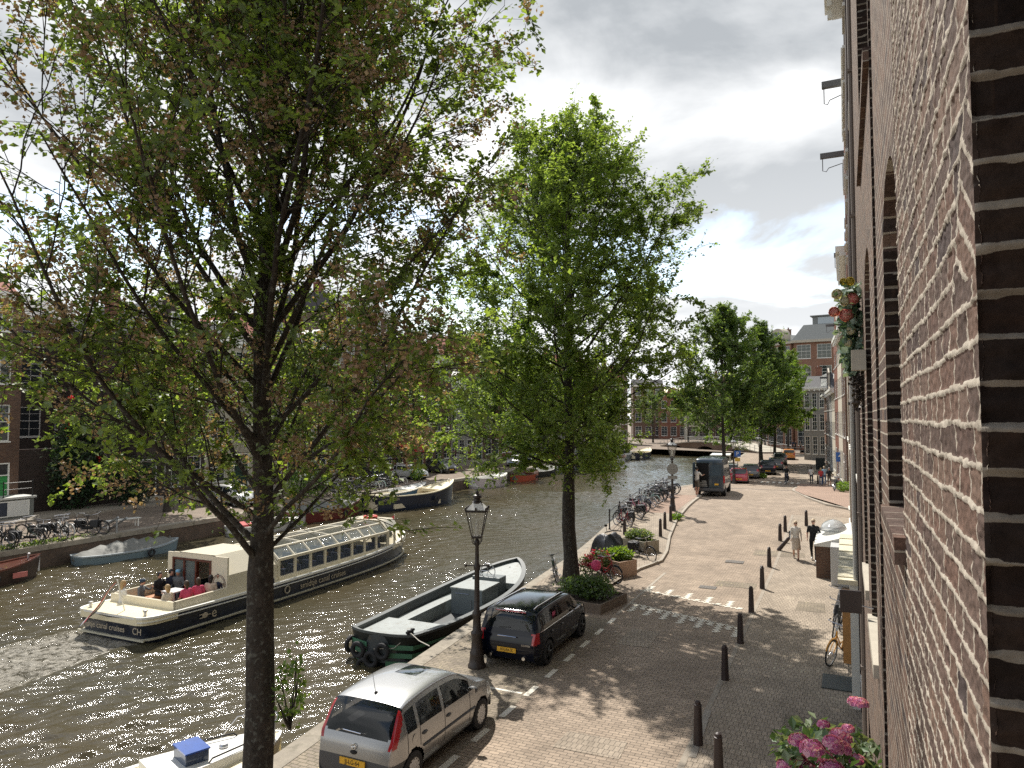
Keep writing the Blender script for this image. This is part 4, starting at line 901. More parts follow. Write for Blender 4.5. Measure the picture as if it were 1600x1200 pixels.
    for xd in [s_[0] for s_ in sides]+[sides[-1][1]-.05]:
        for s in (1,-1):
            pts=[side_pt(xd,u) for u in np.linspace(.22,1.0,12)]
            if all(math.hypot(p[0]-c[0],p[2]-c[1])>RA*1.02 for p in pts for c in wc) or 1:
                pts=[p for p in pts if all(math.hypot(p[0]-c[0],p[2]-c[1])>RA*1.03 for c in wc)]
                if len(pts)>2: b.tube([(p[0]-L/2,s*(p[1]+.0015),p[2]) for p in pts],.0045,4)
    if b.f: b.build('door_gap',rubber,t)
    for q,(a_,c_) in enumerate(sides[-2:]):
        for s in (1,-1):
            p=side_pt(a_+.16,.80); b=MB(); b.ell((p[0]-L/2,s*(p[1]+.008),p[2]),(.085,.022,.03),n=12,m=6); b.build('door_handle',paint if rim!='cap' else bm_,t,smooth=60)
    for s in (1,-1):
        p=side_pt(sides[-1][1]-.12,1.05); b=MB(); b.ell((p[0]-L/2+.03,s*(p[1]+.11),p[2]+.07),(.07,.10,.065),n=12,m=8); b.tube([(p[0]-L/2+.03,s*(p[1]-.02),p[2]+.02),(p[0]-L/2+.03,s*(p[1]+.08),p[2]+.04)],.022,6)
        mo=b.build('mirror',bm_ if rim=='cap' else paint,t,smooth=60); b=MB(); b.box(p[0]-L/2-.04,p[0]-L/2-.033,s*(p[1]+.11)-.07,s*(p[1]+.11)+.07,p[2]+.03,p[2]+.12); b.build('mirror_glass',chrome,mo)
    if plate:
        zp=plate_z; ix=[i for i in range(NS//2) if zt[i]>=zp]; xp=xs[ix[0]] if ix else 0
        b=MB(); b.box(-.02,.0,-.26,.26,-.056,.056); pl=b.build('number_plate',platem or yplate,t,loc=(xp-L/2-.012,0,zp))
        text(plate,.105,rubber,pl,(-.0215,0,0),(PI/2,0,-PI/2),sx=.85)
        ix=[i for i in range(NS//2,NS) if zt[i]<=.5]; xp=xs[ix[0]] if ix else L
        b=MB(); b.box(-.0,.02,-.26,.26,-.056,.056); pl=b.build('number_plate',platem or yplate,t,loc=(xp-L/2+.012,0,.46)); text(plate,.105,rubber,pl,(.0215,0,0),(PI/2,0,PI/2),sx=.85)
    if extras: extras(t,side_pt,L,W,H,G,xs,zt)
    return t
def weld(o):
    bm=bmesh.new(); bm.from_mesh(o.data); bmesh.ops.remove_doubles(bm,verts=bm.verts[:],dist=.0015); bmesh.ops.dissolve_degenerate(bm,dist=.0005,edges=bm.edges[:]); 
    for f in bm.faces: f.smooth=True
    bmesh.ops.recalc_face_normals(bm,faces=bm.faces[:]); bm.to_mesh(o.data); bm.free(); o.data.set_sharp_from_angle(angle=R(50))
seatm=mat('seat_cloth',(.045,.045,.05),.9)
tint=mat('tinted_car_glass',(.012,.016,.018),.03,spec=.8,alpha=.62)
def interior(t,L,xr,xf,W,zb=.45,zs=.93):
    b=MB(); b.box(-L/2+.3,L/2-1.0,-W/2+.12,W/2-.12,.36,.42); b.box(xr-.55,xr-.12,-W/2+.16,W/2-.16,zs-.10,zs-.07); b.build('cabin_floor_and_shelf',seatm,t)
    for x in (xr,xf):
        for s in (1,-1):
            b=MB(); b.box(x,x+.48,s*.36-.24,s*.36+.24,zb,zb+.16,bev=.04); b.box(x-.10,x+.05,s*.36-.24,s*.36+.24,zb+.1,zb+.62,bev=.05); b.box(x-.08,x+.02,s*.36-.12,s*.36+.12,zb+.66,zb+.84,bev=.04); b.build('seat',seatm,t)
    b=MB(); b.box(xf+.75,xf+1.15,-W/2+.16,W/2-.16,.72,.90,bev=.05); d=b.build('dashboard',seatm,t); b=MB(); T=Matrix.Translation((xf+.62,.36,.92))@Matrix.Rotation(R(65),4,'Y'); b.torus((0,0,0),.18,.016,'Z',20,6,T=T); b.build('steering_wheel',rubber,d)
silver=mat('silver_paint',(.36,.365,.37),.28,metal=.75,coat=.6); navyp=mat('black_car_paint',(.004,.006,.014),.12,coat=.2,spec=.3)
redp=mat('red_car_paint',(.42,.015,.035),.25,coat=1); whitep=mat('white_car_paint',(.7,.7,.68),.25,coat=.8); greyp=mat('grey_car_paint',(.06,.065,.07),.25,coat=1); orangep=mat('orange_car_paint',(.55,.2,.03),.3,coat=.6); tealp=mat('van_blue_paint',(.018,.035,.055),.28,coat=.8)
# --- silver hatchback
HT=[(0.03,.22),(0,.42),(.01,.62),(.05,.80),(.10,.90),(.22,1.12),(.36,1.32),(.46,1.385),(.9,1.43),(1.5,1.445),(2.0,1.42),(2.30,1.37),(2.9,1.03),(3.02,.98),(3.4,.90),(3.66,.76),(3.78,.58),(3.82,.42),(3.78,.24)]
HBt=[(0,.86),(.4,.93),(1.0,.93),(2.4,.90),(3.1,.86),(3.82,.6)]
def ext_silver(t,sp,L,W,H,G,xs,zt):
    interior(t,L,-.75,.15,W)
    b=MB()
    for s in (1,-1):
        for k in range(9): pass
        pts=[sp(x,.52) for x in np.linspace(.92,2.78,10)]; b.tube([(p[0]-L/2,s*(p[1]+.006),p[2]) for p in pts],.022,6)
    b.build('rubbing_strip',mat('grey_plastic',(.07,.072,.078),.55),t)
    b=MB(); b.tube([(-1.28,.0,1.425),(-1.40,0,1.9)],[.006,.0025],6); b.ell((-1.27,0,1.43),(.04,.03,.025),n=8,m=6); b.build('antenna',rubber,t)
    b=MB(); g=[(-.42,-.42),(-.42,.42),(.22,.40),(.22,-.40)]
    zr=lambda x,y: 1.4485+.0185-.03*(y/.6)**2
    vs=[];n_=8
    for i in range(n_+1):
        for j in range(n_+1):
            x=-.35+.62*i/n_; y=(-.42+.84*j/n_)*(1-.06*(i/n_)); xx=x+1.91; ztop=float(np.interp(xx,xs,zt)); vs.append((x,y,ztop+.024-.05*abs(y/.6)**2.6))
    b.add(vs,[(i*(n_+1)+j,i*(n_+1)+j+1,(i+1)*(n_+1)+j+1,(i+1)*(n_+1)+j) for i in range(n_) for j in range(n_)]); b.build('sunroof',dglass,t,smooth=60)
    b=MB(); b.tube([(-1.82,.28,.96),(-1.86,-.12,.97)],.009,6); b.build('rear_wiper',chrome,t)
    b=MB(); b.torus((-1.895,0,.75),.045,.008,'X',20,6); b.tube([(-1.9,-.045,.765),(-1.9,0,.745),(-1.9,.045,.735)],.008,6); b.build('badge',chrome,t)
    b=MB(); b.ell((-1.90,0,.66),(.025,.07,.035),n=12,m=6); b.build('boot_lock',rubber,t)
    b=MB(); p=sp(.62,.8); b.lathe([(.075,0),(.082,.004),(.0,.006)],20,T=Matrix.Translation((p[0]-L/2,-p[1]-.000,p[2]))@Matrix.Rotation(PI/2,4,'X')); b.build('fuel_flap',silver,t)
sil=car('silver hatchback with sunroof and rear wiper, parked nearest in the foreground',(-7.62,11.85,0),PI/2,HT,HBt,3.82,1.68,1.44,2.49,.60,.295,silver,(.085,.42,.04,.90),(2.32,2.93),[(.42,.72),(.80,1.55),(1.63,2.66)],
    tail=lambda x,y,z,j,a,b_: x<.40 and z>.80 and z<1.33 and j>=a-3 and y>hwf(x)*.90 and x<.05+(z-.8)*.62+.10,bump=lambda x,y,z:(x<.42 and z<.56) or (x>3.4 and z<.50) or (z<.27),plate='JJ-LG-64',plate_z=.50,extras=ext_silver,glass=tint,face=lambda x,y,z,j:'head' if (x>3.42 and .58<z<.78 and y>.42) else None)
# --- black wagon
MT=[(.05,.24),(0,.42),(0,.6),(.05,.82),(.09,.92),(.20,1.20),(.27,1.33),(.36,1.39),(.9,1.425),(1.8,1.43),(2.4,1.40),(2.62,1.36),(3.02,1.0),(3.12,.96),(3.55,.90),(3.82,.80),(3.93,.62),(3.96,.45),(3.93,.26)]
MBt=[(0,.92),(1.0,.93),(2.5,.92),(3.2,.90),(3.96,.65)]
def ext_mini(t,sp,L,W,H,G,xs,zt):
    interior(t,L,-.85,.1,W)
    b=MB(); 
    for s in (1,-1):
        pts=[sp(x,1.0) for x in np.linspace(.25,2.95,20)]; b.tube([(p[0]-L/2,s*(p[1]+.004),p[2]) for p in pts],.010,6)
        b.tube([(-1.55,s*.56,1.42),(-1.3,s*.57,1.455),(.2,s*.57,1.455),(.45,s*.56,1.42)],.014,6)
    b.build('belt_trim_and_roof_rails',chrome,t)
    for s in (1,-1):
        b=MB(); b.tube([(-2.0,s*.46,.30),(-1.85,s*.46,.30)],.045,12); b.build('exhaust_tip',chrome,t)
    b=MB(); b.tube([(-1.995,.26,.80),(-2.0,0,.805),(-1.995,-.26,.80)],.014,6); b.build('boot_handle',chrome,t)
    b=MB(); b.tube([(-1.90,.26,.98),(-1.88,-.05,1.0)],.008,6); b.build('rear_wiper',rubber,t)
    text('COOPER',.06,chrome,t,(-1.99,-.52,.62),(PI/2,0,-PI/2),name='badge_lettering'); text('S',.08,chrome,t,(-1.99,.62,.68),(PI/2,0,-PI/2),name='badge_lettering')
    b=MB(); b.box(-1.76,-1.73,-.42,.42,1.355,1.375); b.build('brake_light',redlens,t)
    b=MB(); p=sp(1.2,1.5); b.box(p[0]-L/2-.1,p[0]-L/2+.1,-p[1]-.012,-p[1]-.006,p[2]-.11,p[2]+.06); b.build('window_sticker',mat('pink_sticker',(.5,.05,.14),.5),t)
car('black wagon with chrome window line, parked between the street lamp and the elm',(-7.82,18.35,0),PI/2,MT,MBt,3.96,1.72,1.43,2.55,.72,.31,navyp,(.075,.31,.05,.78),(2.64,3.04),[(.33,.72),(.80,1.45),(1.53,2.80)],
    tail=lambda x,y,z,j,a,b_: x<.20 and .64<z<.90 and y>.665 ,bump=lambda x,y,z:False,plate='KFJ-84-X',plate_z=.47,rim='star',rimm=mat('black_rim',(.02,.02,.02),.3),extras=ext_mini,glass=tint,tumble=.14,face=lambda x,y,z,j:'head' if (x>3.6 and .62<z<.83 and .42<y<.72) else None)
# --- generic parked cars
def small(label,loc,rz,paint,group,sc_=1,rim='star',plate=None,suv=0,rimm=None):
    top=[(x*1.06,z+suv*(.12 if z>.5 else .04)) for x,z in (HT if suv<2 else MT)]; Lc=4.05 if suv<2 else 4.2
    top=[(x*Lc/(3.82 if suv<2 else 3.96)/1.06,z) for x,z in top]; bl=[(x*Lc/3.82,z+.1*(suv>0)) for x,z in HBt]
    return car(label,loc,rz,top,bl,Lc,1.76,1.44+.12*(suv>0),2.55,.72,.32,paint,(.09,.43,.05,.80),(2.45,3.12),[(.44,.78),(.86,1.65),(1.73,2.84)],NS=90,rim=rim,group=group,
        tail=lambda x,y,z,j,a,b_: x<.34 and .78<z<1.02 and y>.58,bump=lambda x,y,z:z<.30,plate=plate,extras=None,face=lambda x,y,z,j:('head' if (x>Lc-.42 and .6<z<.80 and y>.42) else ('grille' if x>Lc-.25 and .36<z<.56 and y<.5 else None)),rimm=rimm)
GR='cars parked along the near quay'
def at(px_,py_,dx=0,dy=0):
    x,y,z=Pg(px_,py_); return (x+dx,y+dy,gz(y+dy))
a=R(96)
small('red hatchback parked just beyond the dark van',at(1163,755,-.6,1.2),a,redp,GR,plate='ZS-612-K')
small('black compact car close behind the red hatchback, its nose hidden by it',at(1180,748,-.6,1.5),a,greyp,GR,plate='PR-304-D')
small('black estate car in the open, parked ahead of the red hatchback and its dark neighbour',at(1208,742,-.7,1.5),a,navyp,GR,suv=1,plate='XT-948-B')
small('dark hatchback hard in front of the black estate car',at(1219,735,-.7,1.8),a,greyp,GR,plate='GH-220-R')
small('grey-green car between the dark hatchback and the orange car',at(1228,727,-.9,2),a,mat('olive_car_paint',(.10,.11,.09),.3,coat=.6),GR,suv=1)
small('orange car with a white roof, farthest in the parked row',at(1241,719,-.9,2),a,orangep,GR,suv=1)
small('small white car mostly hidden behind the van and the red hatchback',at(1150,751,-1.0,4.2),a,whitep,GR)
# silver van-like parked right side far
small('grey car parked on the right side of the street behind the walkers',at(1307,731,.0,2),R(92),mat('grey_green_paint',(.16,.17,.16),.35,coat=.5),None,suv=1)
GL='cars parked on the far bank'
small('black car facing the canal on the far bank behind the blue sloop',(-40.6,55.6,0),R(-18),navyp,GL,plate='PB-110-S')
small('small white car on the far bank, left of the dark estate car',(-40.6,61.9,0),R(-14),whitep,GL,plate='H-403-ZL',sc_=.9)
small('dark estate car on the far bank in front of the red awning',(-41.9,70.2,0),R(-22),greyp,GL,suv=1,plate='TN-377-G')
small('white hatchback half hidden by the near elm, on the far bank',(-40.0,38.2,0),R(-10),whitep,GL,plate='NX-185-V')
for k,(y_,p_,n_) in enumerate([(84,silver,'silver car'),(89,navyp,'black car'),(94,greyp,'grey car'),(99,redp,'red car'),(104,silver,'second silver car'),(109,navyp,'second black car'),(114,whitep,'white car')]):
    small('%s in the line parked on the far bank toward the bridge'%n_,(-38.8,y_,0),R(-80),p_,GL)
# --- van
VT=[(.03,.35),(0,.55),(0,.9),(.0,1.9),(.02,2.35),(.10,2.52),(.4,2.58),(2.5,2.60),(3.6,2.55),(3.95,2.42),(4.5,1.62),(4.65,1.42),(5.1,1.22),(5.35,.98),(5.42,.7),(5.38,.4)]
VB=[(0,1.35),(3.3,1.35),(4.2,1.28),(5.42,.9)]
def ext_van(t,sp,L,W,H,G,xs,zt):
    # open rear: dark load space framed, left door swung open, right door closed
    b=MB(); b.box(-L/2-.03,-L/2-.005,.03,.86,.62,2.28); b.build('load_opening',mat('load_space_dark',(.004,.004,.005),.95),t)
    b=MB(); b.box(-L/2-.04,-L/2-.012,-.90,-.005,.62,2.34,bev=.012); rd=b.build('rear_door',tealp,t)
    b=MB(); b.box(-L/2-.05,-L/2-.041,-.82,-.10,1.42,2.18); b.build('rear_door_panel',mat('van_panel_blue',(.03,.055,.08),.25),rd)
    b=MB(); b.box(-.02,.02,0,.86,.62,2.34,bev=.01); od=b.build('open_rear_door',mat('van_door_inner',(.03,.05,.07),.5),t); od.location=(-L/2-.03,.93,0); od.rotation_euler=(0,0,R(88))
    for s in (1,-1):
        b=MB(); b.box(-L/2-.045,-L/2-.006,s*.985-.055,s*.985+.055,.95,1.45,bev=.01); b.build('taillight',redlens,t)
    b=MB(); b.box(-L/2-.16,-L/2+.05,-.98,.98,.40,.60,bev=.03); b.build('rear_bumper',mat('grey_plastic',(.07,.072,.078),.55),t)
    b=MB()
    for k in range(4): b.box(-L/2-.05,-L/2-.032,.12+k*.02,.8-k*.1,.68+k*.11,.75+k*.11)
    b.build('cargo',mat('cargo_grey',(.25,.25,.24),.8),t)
    b=MB(); b.box(-L/2-.07,-L/2-.052,-.62,-.36,.80,.91); b.build('number_plate',yplate,t)
xv,yv,zv=Pg(1105,776)
van=car('dark blue delivery van with one rear door swung open, stopped half on the kerb',(xv,yv+2.72,gz(yv+1.5)),R(93),VT,VB,5.42,2.02,2.58,3.3,1.0,.35,tealp,(-9,-8,0,0),(3.97,4.52),[(2.6,3.4),(3.5,4.3)],name='delivery_van',cat='van',NS=130,
    bump=lambda x,y,z:z<.55 and (x>4.9),tumble=.09,rim='star',zb=.32,extras=ext_van,rimm=mat('wheel_grey',(.25,.25,.25),.5))
van.rotation_euler[1]=R(-1.0)*0
# ================= BOATS
def hull(parent,L,B,fb,draft,bowf=.45,sternf=.85,sheer=.35,m=None,inner=None,deckm=None,rail=None,name='hull',open_=True,wall=.06,floor=.25,flare=.12,nst=36,rubm=None,stripe=None,bluff=2.2,sternpow=6,zin=0,cut=None):
    """x from stern(-L/2) to bow(+L/2); z=0 waterline."""
    def half(x):
        u=(x+L/2)/L
        if u<.5: return B/2*(sternf+(1-sternf)*(1-(1-u/.5)**2))*(min(1,(u/.03))**(1/sternpow) if sternpow else 1)
        v=(u-.5)/.5; return B/2*max(0.0,(1-v**bluff))**(.75)
    def sh(x): 
        u=(x+L/2)/L; return fb+sheer*max(0,(u-.45)/.55)**2.2+sheer*.25*max(0,(.3-u)/.3)**2
    xs=[-L/2+L*(i/nst) for i in range(nst+1)]; xs=[-L/2+L*(.5-.5*math.cos(PI*i/nst)) for i in range(nst+1)]
    b=MB(); vs=[]; lev=[0,.15,.4,.7,1.0]
    for x in xs:
        h=max(half(x),.02); s=sh(x)
        for sd in (1,-1):
            for u in lev:
                z=-draft+(s+draft)*u; k=(1-flare)+flare*u; k=k if u>0 else k*.85; xo=(x*(1-.05*(1-u)) if x>0 else x*(1-.03*(1-u)))
                vs.append((xo,sd*h*k,z))
    n=len(lev); fs=[];mi=[]
    for i in range(nst):
        for sd in (0,1):
            for j in range(n-1):
                a=i*2*n+sd*n+j; q=(a,a+2*n,a+2*n+1,a+1); fs.append(q)
    fs.append(tuple([sdj for sdj in range(0,n)]+[n+j for j in range(n-1,-1,-1)]))
    b.add(vs,fs); hb=b.build(name,m,parent,smooth=50)
    # gunwale
    b=MB(); vs=[]
    for x in xs:
        h=max(half(x),.02); s=sh(x); hi=max(h-wall*2.2,.0)
        for sd in (1,-1): vs+=[(x,sd*(h+.015),s-.03),(x,sd*(h+.015),s+.045),(x*(1-.0),sd*hi,s+.045),(x,sd*hi,s-.03)]
    fs=[(i*8+sd*4+j,(i+1)*8+sd*4+j,(i+1)*8+sd*4+(j+1)%4,i*8+sd*4+(j+1)%4) for i in range(nst) for sd in (0,1) for j in range(4)]
    fs.append((1,2,6,5)); 
    b.add(vs,fs); b.build('gunwale',rail or m,parent)
    if open_:
        b=MB(); vs=[]
        for x in xs:
            h=max(half(x)-wall*2,.0); s=sh(x)
            for sd in (1,-1): vs+=[(x,sd*h,s+.0),(x,sd*h*.93,floor)]
        b.add(vs,[(i*4+sd*2,(i+1)*4+sd*2,(i+1)*4+sd*2+1,i*4+sd*2+1) for i in range(nst) for sd in (0,1)]+[(i*4+1,(i+1)*4+1,(i+1)*4+3,i*4+3) for i in range(nst)]); b.build('inner_hull',inner or m,parent)
    def dk(name_,xa,xb,mm,zo=.02,inset=.0,thick=0,n_=14,zfix=None):
        b=MB(); vs=[]
        for i in range(n_+1):
            x=xa+(xb-xa)*i/n_; h=max(half(x)-inset,.0); z=(sh(x)+zo) if zfix is None else zfix
            vs+=[(x,h,z),(x,-h,z),(x,h,z-.25),(x,-h,z-.25)]
        b.add(vs,[(i*4,i*4+1,i*4+5,i*4+4) for i in range(n_)]+[(0,1,3,2),(n_*4,n_*4+1,n_*4+3,n_*4+2)]+[(i*4,i*4+4,i*4+6,i*4+2) for i in range(n_)]+[(i*4+1,i*4+5,i*4+7,i*4+3) for i in range(n_)])
        return b.build(name_,mm,parent)
    return half,sh,dk
navyh=mat('navy_hull',(.012,.018,.035),.32,coat=.3,var=.25,vscale=2); creamd=mat('cream_deck',(.72,.64,.44),.4,coat=.2,var=.04); creamc=mat('cream_cabin',(.66,.60,.46),.35,coat=.3,var=.04)
rope=mat('rope',(.45,.42,.36),.9); orangeseat=mat('tan_leather',(.42,.17,.06),.5); mahog=mat('mahogany',(.09,.022,.012),.3,coat=.6)
cabglass=mat('tinted_cabin_glass',(.18,.22,.22),.06,trans=.0,alpha=.42,spec=.8)
# --- canal tour boat
bx,by=-22.4,24.75
tb=thing('tour_boat','long cream and navy canal tour boat with glazed roof and crowded open stern deck','boat',(bx,by,WZ),R(90.5))
L_,B_=17.6,3.7
half,sh,dk=hull(tb,L_,B_,.78,.3,sternf=.93,sheer=.28,m=navyh,rail=white,open_=False,bluff=3.2,flare=.06,nst=44,sternpow=14)
# white waterline stripe
b=MB(); vs=[]; xs=[-L_/2+.0+L_*(.5-.5*math.cos(PI*i/44)) for i in range(45)]
for sd in (1,-1):
    pts=[(x*(.985),sd*(max(half(x),.02)*.965+.03),.14) for x in xs]; b.tube(pts,.04,4)
b.tube([(xs[0]*.985-.03,1.62,.14),(xs[0]*.985-.03,-1.62,.14)],.04,4)
b.build('waterline_stripe',mat('stripe_cream',(.5,.47,.36),.5),tb)
b=MB()
for sd in (1,-1): b.tube([(x,sd*(max(half(x),.02)+.02),sh(x)-.12) for x in xs[1:]],.022,4)
b.build('rubbing_line',white,tb)
# stern deck: aft platform + well
dk('aft_deck',-L_/2+.02,-L_/2+1.3,creamd,.03)
dk('fore_deck',L_/2-3.1,L_/2-.05,creamd,.03)
for sd in (1,-1):
    b=MB(); vs=[]
    for i in range(25):
        x=-L_/2+1.3+(L_-4.3)*i/24; h=half(x); vs+=[(x,sd*h,sh(x)+.03),(x,sd*(h-.34),sh(x)+.03)]
    b.add(vs,[(i*2,i*2+1,i*2+3,i*2+2) for i in range(24)]); b.build('side_deck',creamd,tb)
b=MB(); b.box(-L_/2+1.3,5.6,-1.5,1.5,.05,.1); b.box(-L_/2+1.35,-5.25,-1.45,1.45,.1,.35); b.build('well_floor',mat('dark_floor',(.05,.05,.05),.7),tb)
b=MB()  # well coaming
for sd in (1,-1): b.box(-L_/2+1.3,-5.2,sd*1.52-.05,sd*1.52+.05,.1,1.12)
b.box(-L_/2+1.25,-L_/2+1.35,-1.57,1.57,.1,1.12); b.build('coaming',creamc,tb)
b=MB()
for sd in (1,-1): b.box(-L_/2+1.5,-5.5,sd*1.12-.3,sd*1.12+.3,.35,.76)
b.box(-L_/2+1.45,-L_/2+1.95,-1.4,1.4,.35,.76); b.build('bench',orangeseat,tb)
b=MB(); b.box(-6.5,-5.9,-.3,.3,1.05,1.09); b.tube([(-6.2,0,.35),(-6.2,0,1.05)],.04,8); b.build('table',mat('checked_cloth',(.5,.5,.5),.8),tb)
# aft bulkhead with door
b=MB(); X=-5.2
b.box(X,X+.08,-1.55,-.75,.1,2.2); b.box(X,X+.08,1.25,1.55,.1,2.2); b.box(X,X+.08,-.75,1.25,2.03,2.22); b.build('aft_bulkhead',creamc,tb)
b=MB()
for y_ in (-.75,.0,.62,1.2): b.box(X-.03,X+.1,y_,y_+.08,.1,2.03)
b.box(X-.03,X+.1,-.67,1.2,1.95,2.03); b.box(X-.03,X+.1,.08,.62,.1,.75); df=b.build('cabin_door_frame',mahog,tb)
b=MB(); b.box(X+.02,X+.04,.08,1.2,.75,1.95); b.build('door_pane',cabglass,df)
text('SMIDTJE',.16,mahog,tb,(X-.012,-1.14,1.2),(PI/2,0,-PI/2),name='emblem_lettering'); b=MB(); b.torus((X-.008,-1.14,1.2),.34,.012,'X',28,4); b.torus((X-.008,-1.14,1.2),.29,.008,'X',28,4); b.build('round_emblem',mahog,tb)
# aft cabin block (slanted front), then main glazed cabin
def cabsec(x,hb,zt_,yt,zs): return [(x,-hb,.8),(x,-hb,zs),(x,-yt,zt_),(x,yt,zt_),(x,hb,zs),(x,hb,.8)]
b=MB(); A=cabsec(X+.0,1.56,2.24,.92,1.55); Bq=cabsec(X+2.1,1.52,2.22,.90,1.55); Cq=cabsec(X+2.75,1.48,1.85,1.1,1.45)
vs=A+Bq+Cq; fs=[]
for k in (0,1):
    for j in range(5): fs.append((k*6+j,(k+1)*6+j,(k+1)*6+j+1,k*6+j+1))
b.add(vs,fs); b.build('wheelhouse_aft_roof',creamc,tb)
for sd in (1,-1):
    b=MB(); b.add([(X+1.15,sd*1.575,.95),(X+2.2,sd*1.55,.95),(X+2.1,sd*1.55,1.62),(X+1.35,sd*1.575,1.62)],[(0,1,2,3)]); b.build('side_window',dglass,tb)
    b=MB(); b.box(X+1.4,X+2.3,sd*1.62-.08,sd*1.62+.08,.78,1.0,bev=.02); b.build('fender_box',navyh,tb)
xa,xb=X+2.75,5.2; nb=8; zb_=.95; zs=1.62; zt_=2.02; hw_=1.47; yt=.98
b=MB()
for sd in (1,-1):
    b.box(xa,xb,sd*hw_-.04,sd*hw_+.04,.75,zb_); b.box(xa,xb,sd*hw_-.05,sd*hw_+.05,zs-.05,zs+.06)
    b.tube([(xa,sd*yt,zt_),(xb,sd*yt,zt_)],.06,8)
    for i in range(nb+1):
        x=xa+(xb-xa)*i/nb; b.box(x-.06,x+.06,sd*hw_-.04,sd*hw_+.04,zb_,zs-.05)
        b.tube([(x,sd*hw_,zs),(x,sd*yt,zt_)],.055,6)
for i in range(0,nb+1,2):
    x=xa+(xb-xa)*i/nb; b.tube([(x,-yt,zt_),(x,-yt*.5,zt_+.05),(x,0,zt_+.07),(x,yt*.5,zt_+.05),(x,yt,zt_)],.045,6)
b.box(xa,xb,-.06,.06,zt_+.03,zt_+.1)
b.build('cabin_frame',creamc,tb,smooth=50)
for sd in (1,-1):
    for i in range(nb):
        x0_=xa+(xb-xa)*i/nb+.06; x1_=xa+(xb-xa)*(i+1)/nb-.06
        b=MB(); b.add([(x0_,sd*(hw_-.03),zs+.03),(x1_,sd*(hw_-.03),zs+.03),(x1_,sd*(yt+.04),zt_-.01),(x0_,sd*(yt+.04),zt_-.01)],[(0,1,2,3)]); b.build('roof_light',cabglass,tb)
        b=MB(); b.box(x0_,x1_,sd*hw_-.006,sd*hw_+.006,zb_,zs-.05); b.build('side_window',mat('clear_cabin_glass',(.1,.12,.12),.05,alpha=.22,spec=.8),tb)
for i in range(0,nb,2):
    x0_=xa+(xb-xa)*i/nb+.05; x1_=xa+(xb-xa)*(i+2)/nb-.05
    for sd in (1,-1):
        b=MB(); b.add([(x0_,sd*.06,zt_+.06),(x1_,sd*.06,zt_+.06),(x1_,sd*(yt-.04),zt_+.0),(x0_,sd*(yt-.04),zt_+.0)],[(0,1,2,3)]); b.build('roof_light',mat('smoked_roof_glass',(.10,.10,.09),.12,alpha=.75),tb)
# front wheelhouse
b=MB(); A=cabsec(xb,1.5,2.18,1.0,1.68); Bq=cabsec(xb+1.2,1.4,2.16,.95,1.66); 
vs=A+Bq; b.add(vs,[(j,6+j,7+j,j+1) for j in (1,2,3)]); 
for sd in (1,-1):
    b.box(xb,xb+.12,sd*1.48-.03,sd*1.48+.03,.78,1.7); b.box(xb+.62,xb+.74,sd*1.44-.03,sd*1.44+.03,.78,1.68); b.tube([(xb+1.2,sd*1.38,1.68),(xb+1.75,sd*1.2,.85)],.05,6); b.box(xb,xb+1.3,sd*1.46-.03,sd*1.46+.03,.76,.92)
    b.tube([(xb+1.2,sd*.9,2.12),(xb+1.8,sd*.75,.9)],.05,6)
b.build('wheelhouse',creamc,tb)
for sd in (1,-1):
    b=MB(); b.add([(xb+.1,sd*1.38,1.74),(xb+1.1,sd*1.3,1.74),(xb+1.05,sd*1.08,2.08),(xb+.15,sd*1.12,2.08)],[(0,1,2,3)]); o=b.build('roof_light',cabglass,tb); o.location=(0,sd*.045,.03)
b=MB(); b.add([(xb+1.2,-.9,2.12),(xb+1.2,.9,2.12),(xb+1.78,.75,.92),(xb+1.78,-.75,.92)],[(0,1,2,3)]); b.build('windscreen',cabglass,tb)
b=MB(); b.torus((xb+.6,.0,2.24),.30,.07,'Z',24,8); b.build('lifebuoy',mat('lifebuoy_red',(.55,.06,.04),.5),tb)
b=MB(); b.box(xb+1.2,xb+1.5,-.4,.4,.8,1.1); b.ell((xb+1.0,-.5,1.0),(.25,.25,.3)); b.build('helm_console',mat('helm_black',(.01,.01,.01),.5),tb)
# interior seats
b=MB()
for i in range(nb):
    for sd in (1,-1):
        x=xa+(xb-xa)*(i+.5)/nb; b.box(x-.05,x+.05,sd*1.0-.35,sd*1.0+.35,.5,1.15); b.box(x-.05,x+.4,sd*1.0-.35,sd*1.0+.35,.4,.55)
b.build('seats',mat('blue_seat',(.02,.04,.12),.7),tb)
# bollards, flag, mast, anchor winch
for x,y_ in ((-L_/2+.35,-1.35),(-L_/2+.35,1.35),(7.3,-.9),(7.3,.9)):
    b=MB(); b.lathe([(.06,0),(.05,.05),(.05,.2),(.08,.22),(.08,.26),(0,.27)],10,c=(x,y_,.8)); b.build('mooring_bollard',steel,tb)
b=MB(); b.tube([(8.0,0,1.0),(8.0,0,2.1)],.02,6); b.build('flag_staff',white,tb); b=MB(); b.add([(8.0,0,2.05),(7.75,.05,1.95),(7.72,.02,1.72),(8.0,0,1.8)],[(0,1,2,3)]); b.build('pennant',mat('pennant_red',(.55,.03,.04),.7),tb)
b=MB(); b.tube([(6.9,-.3,.9),(6.9,-.3,1.9)],.02,6); b.build('signal_mast',white,tb)
b=MB(); b.box(7.0,7.5,-.2,.2,.98,1.2); b.tube([(7.25,-.3,1.2),(7.25,.3,1.2)],.08,8); b.build('anchor_winch',rubber,tb)
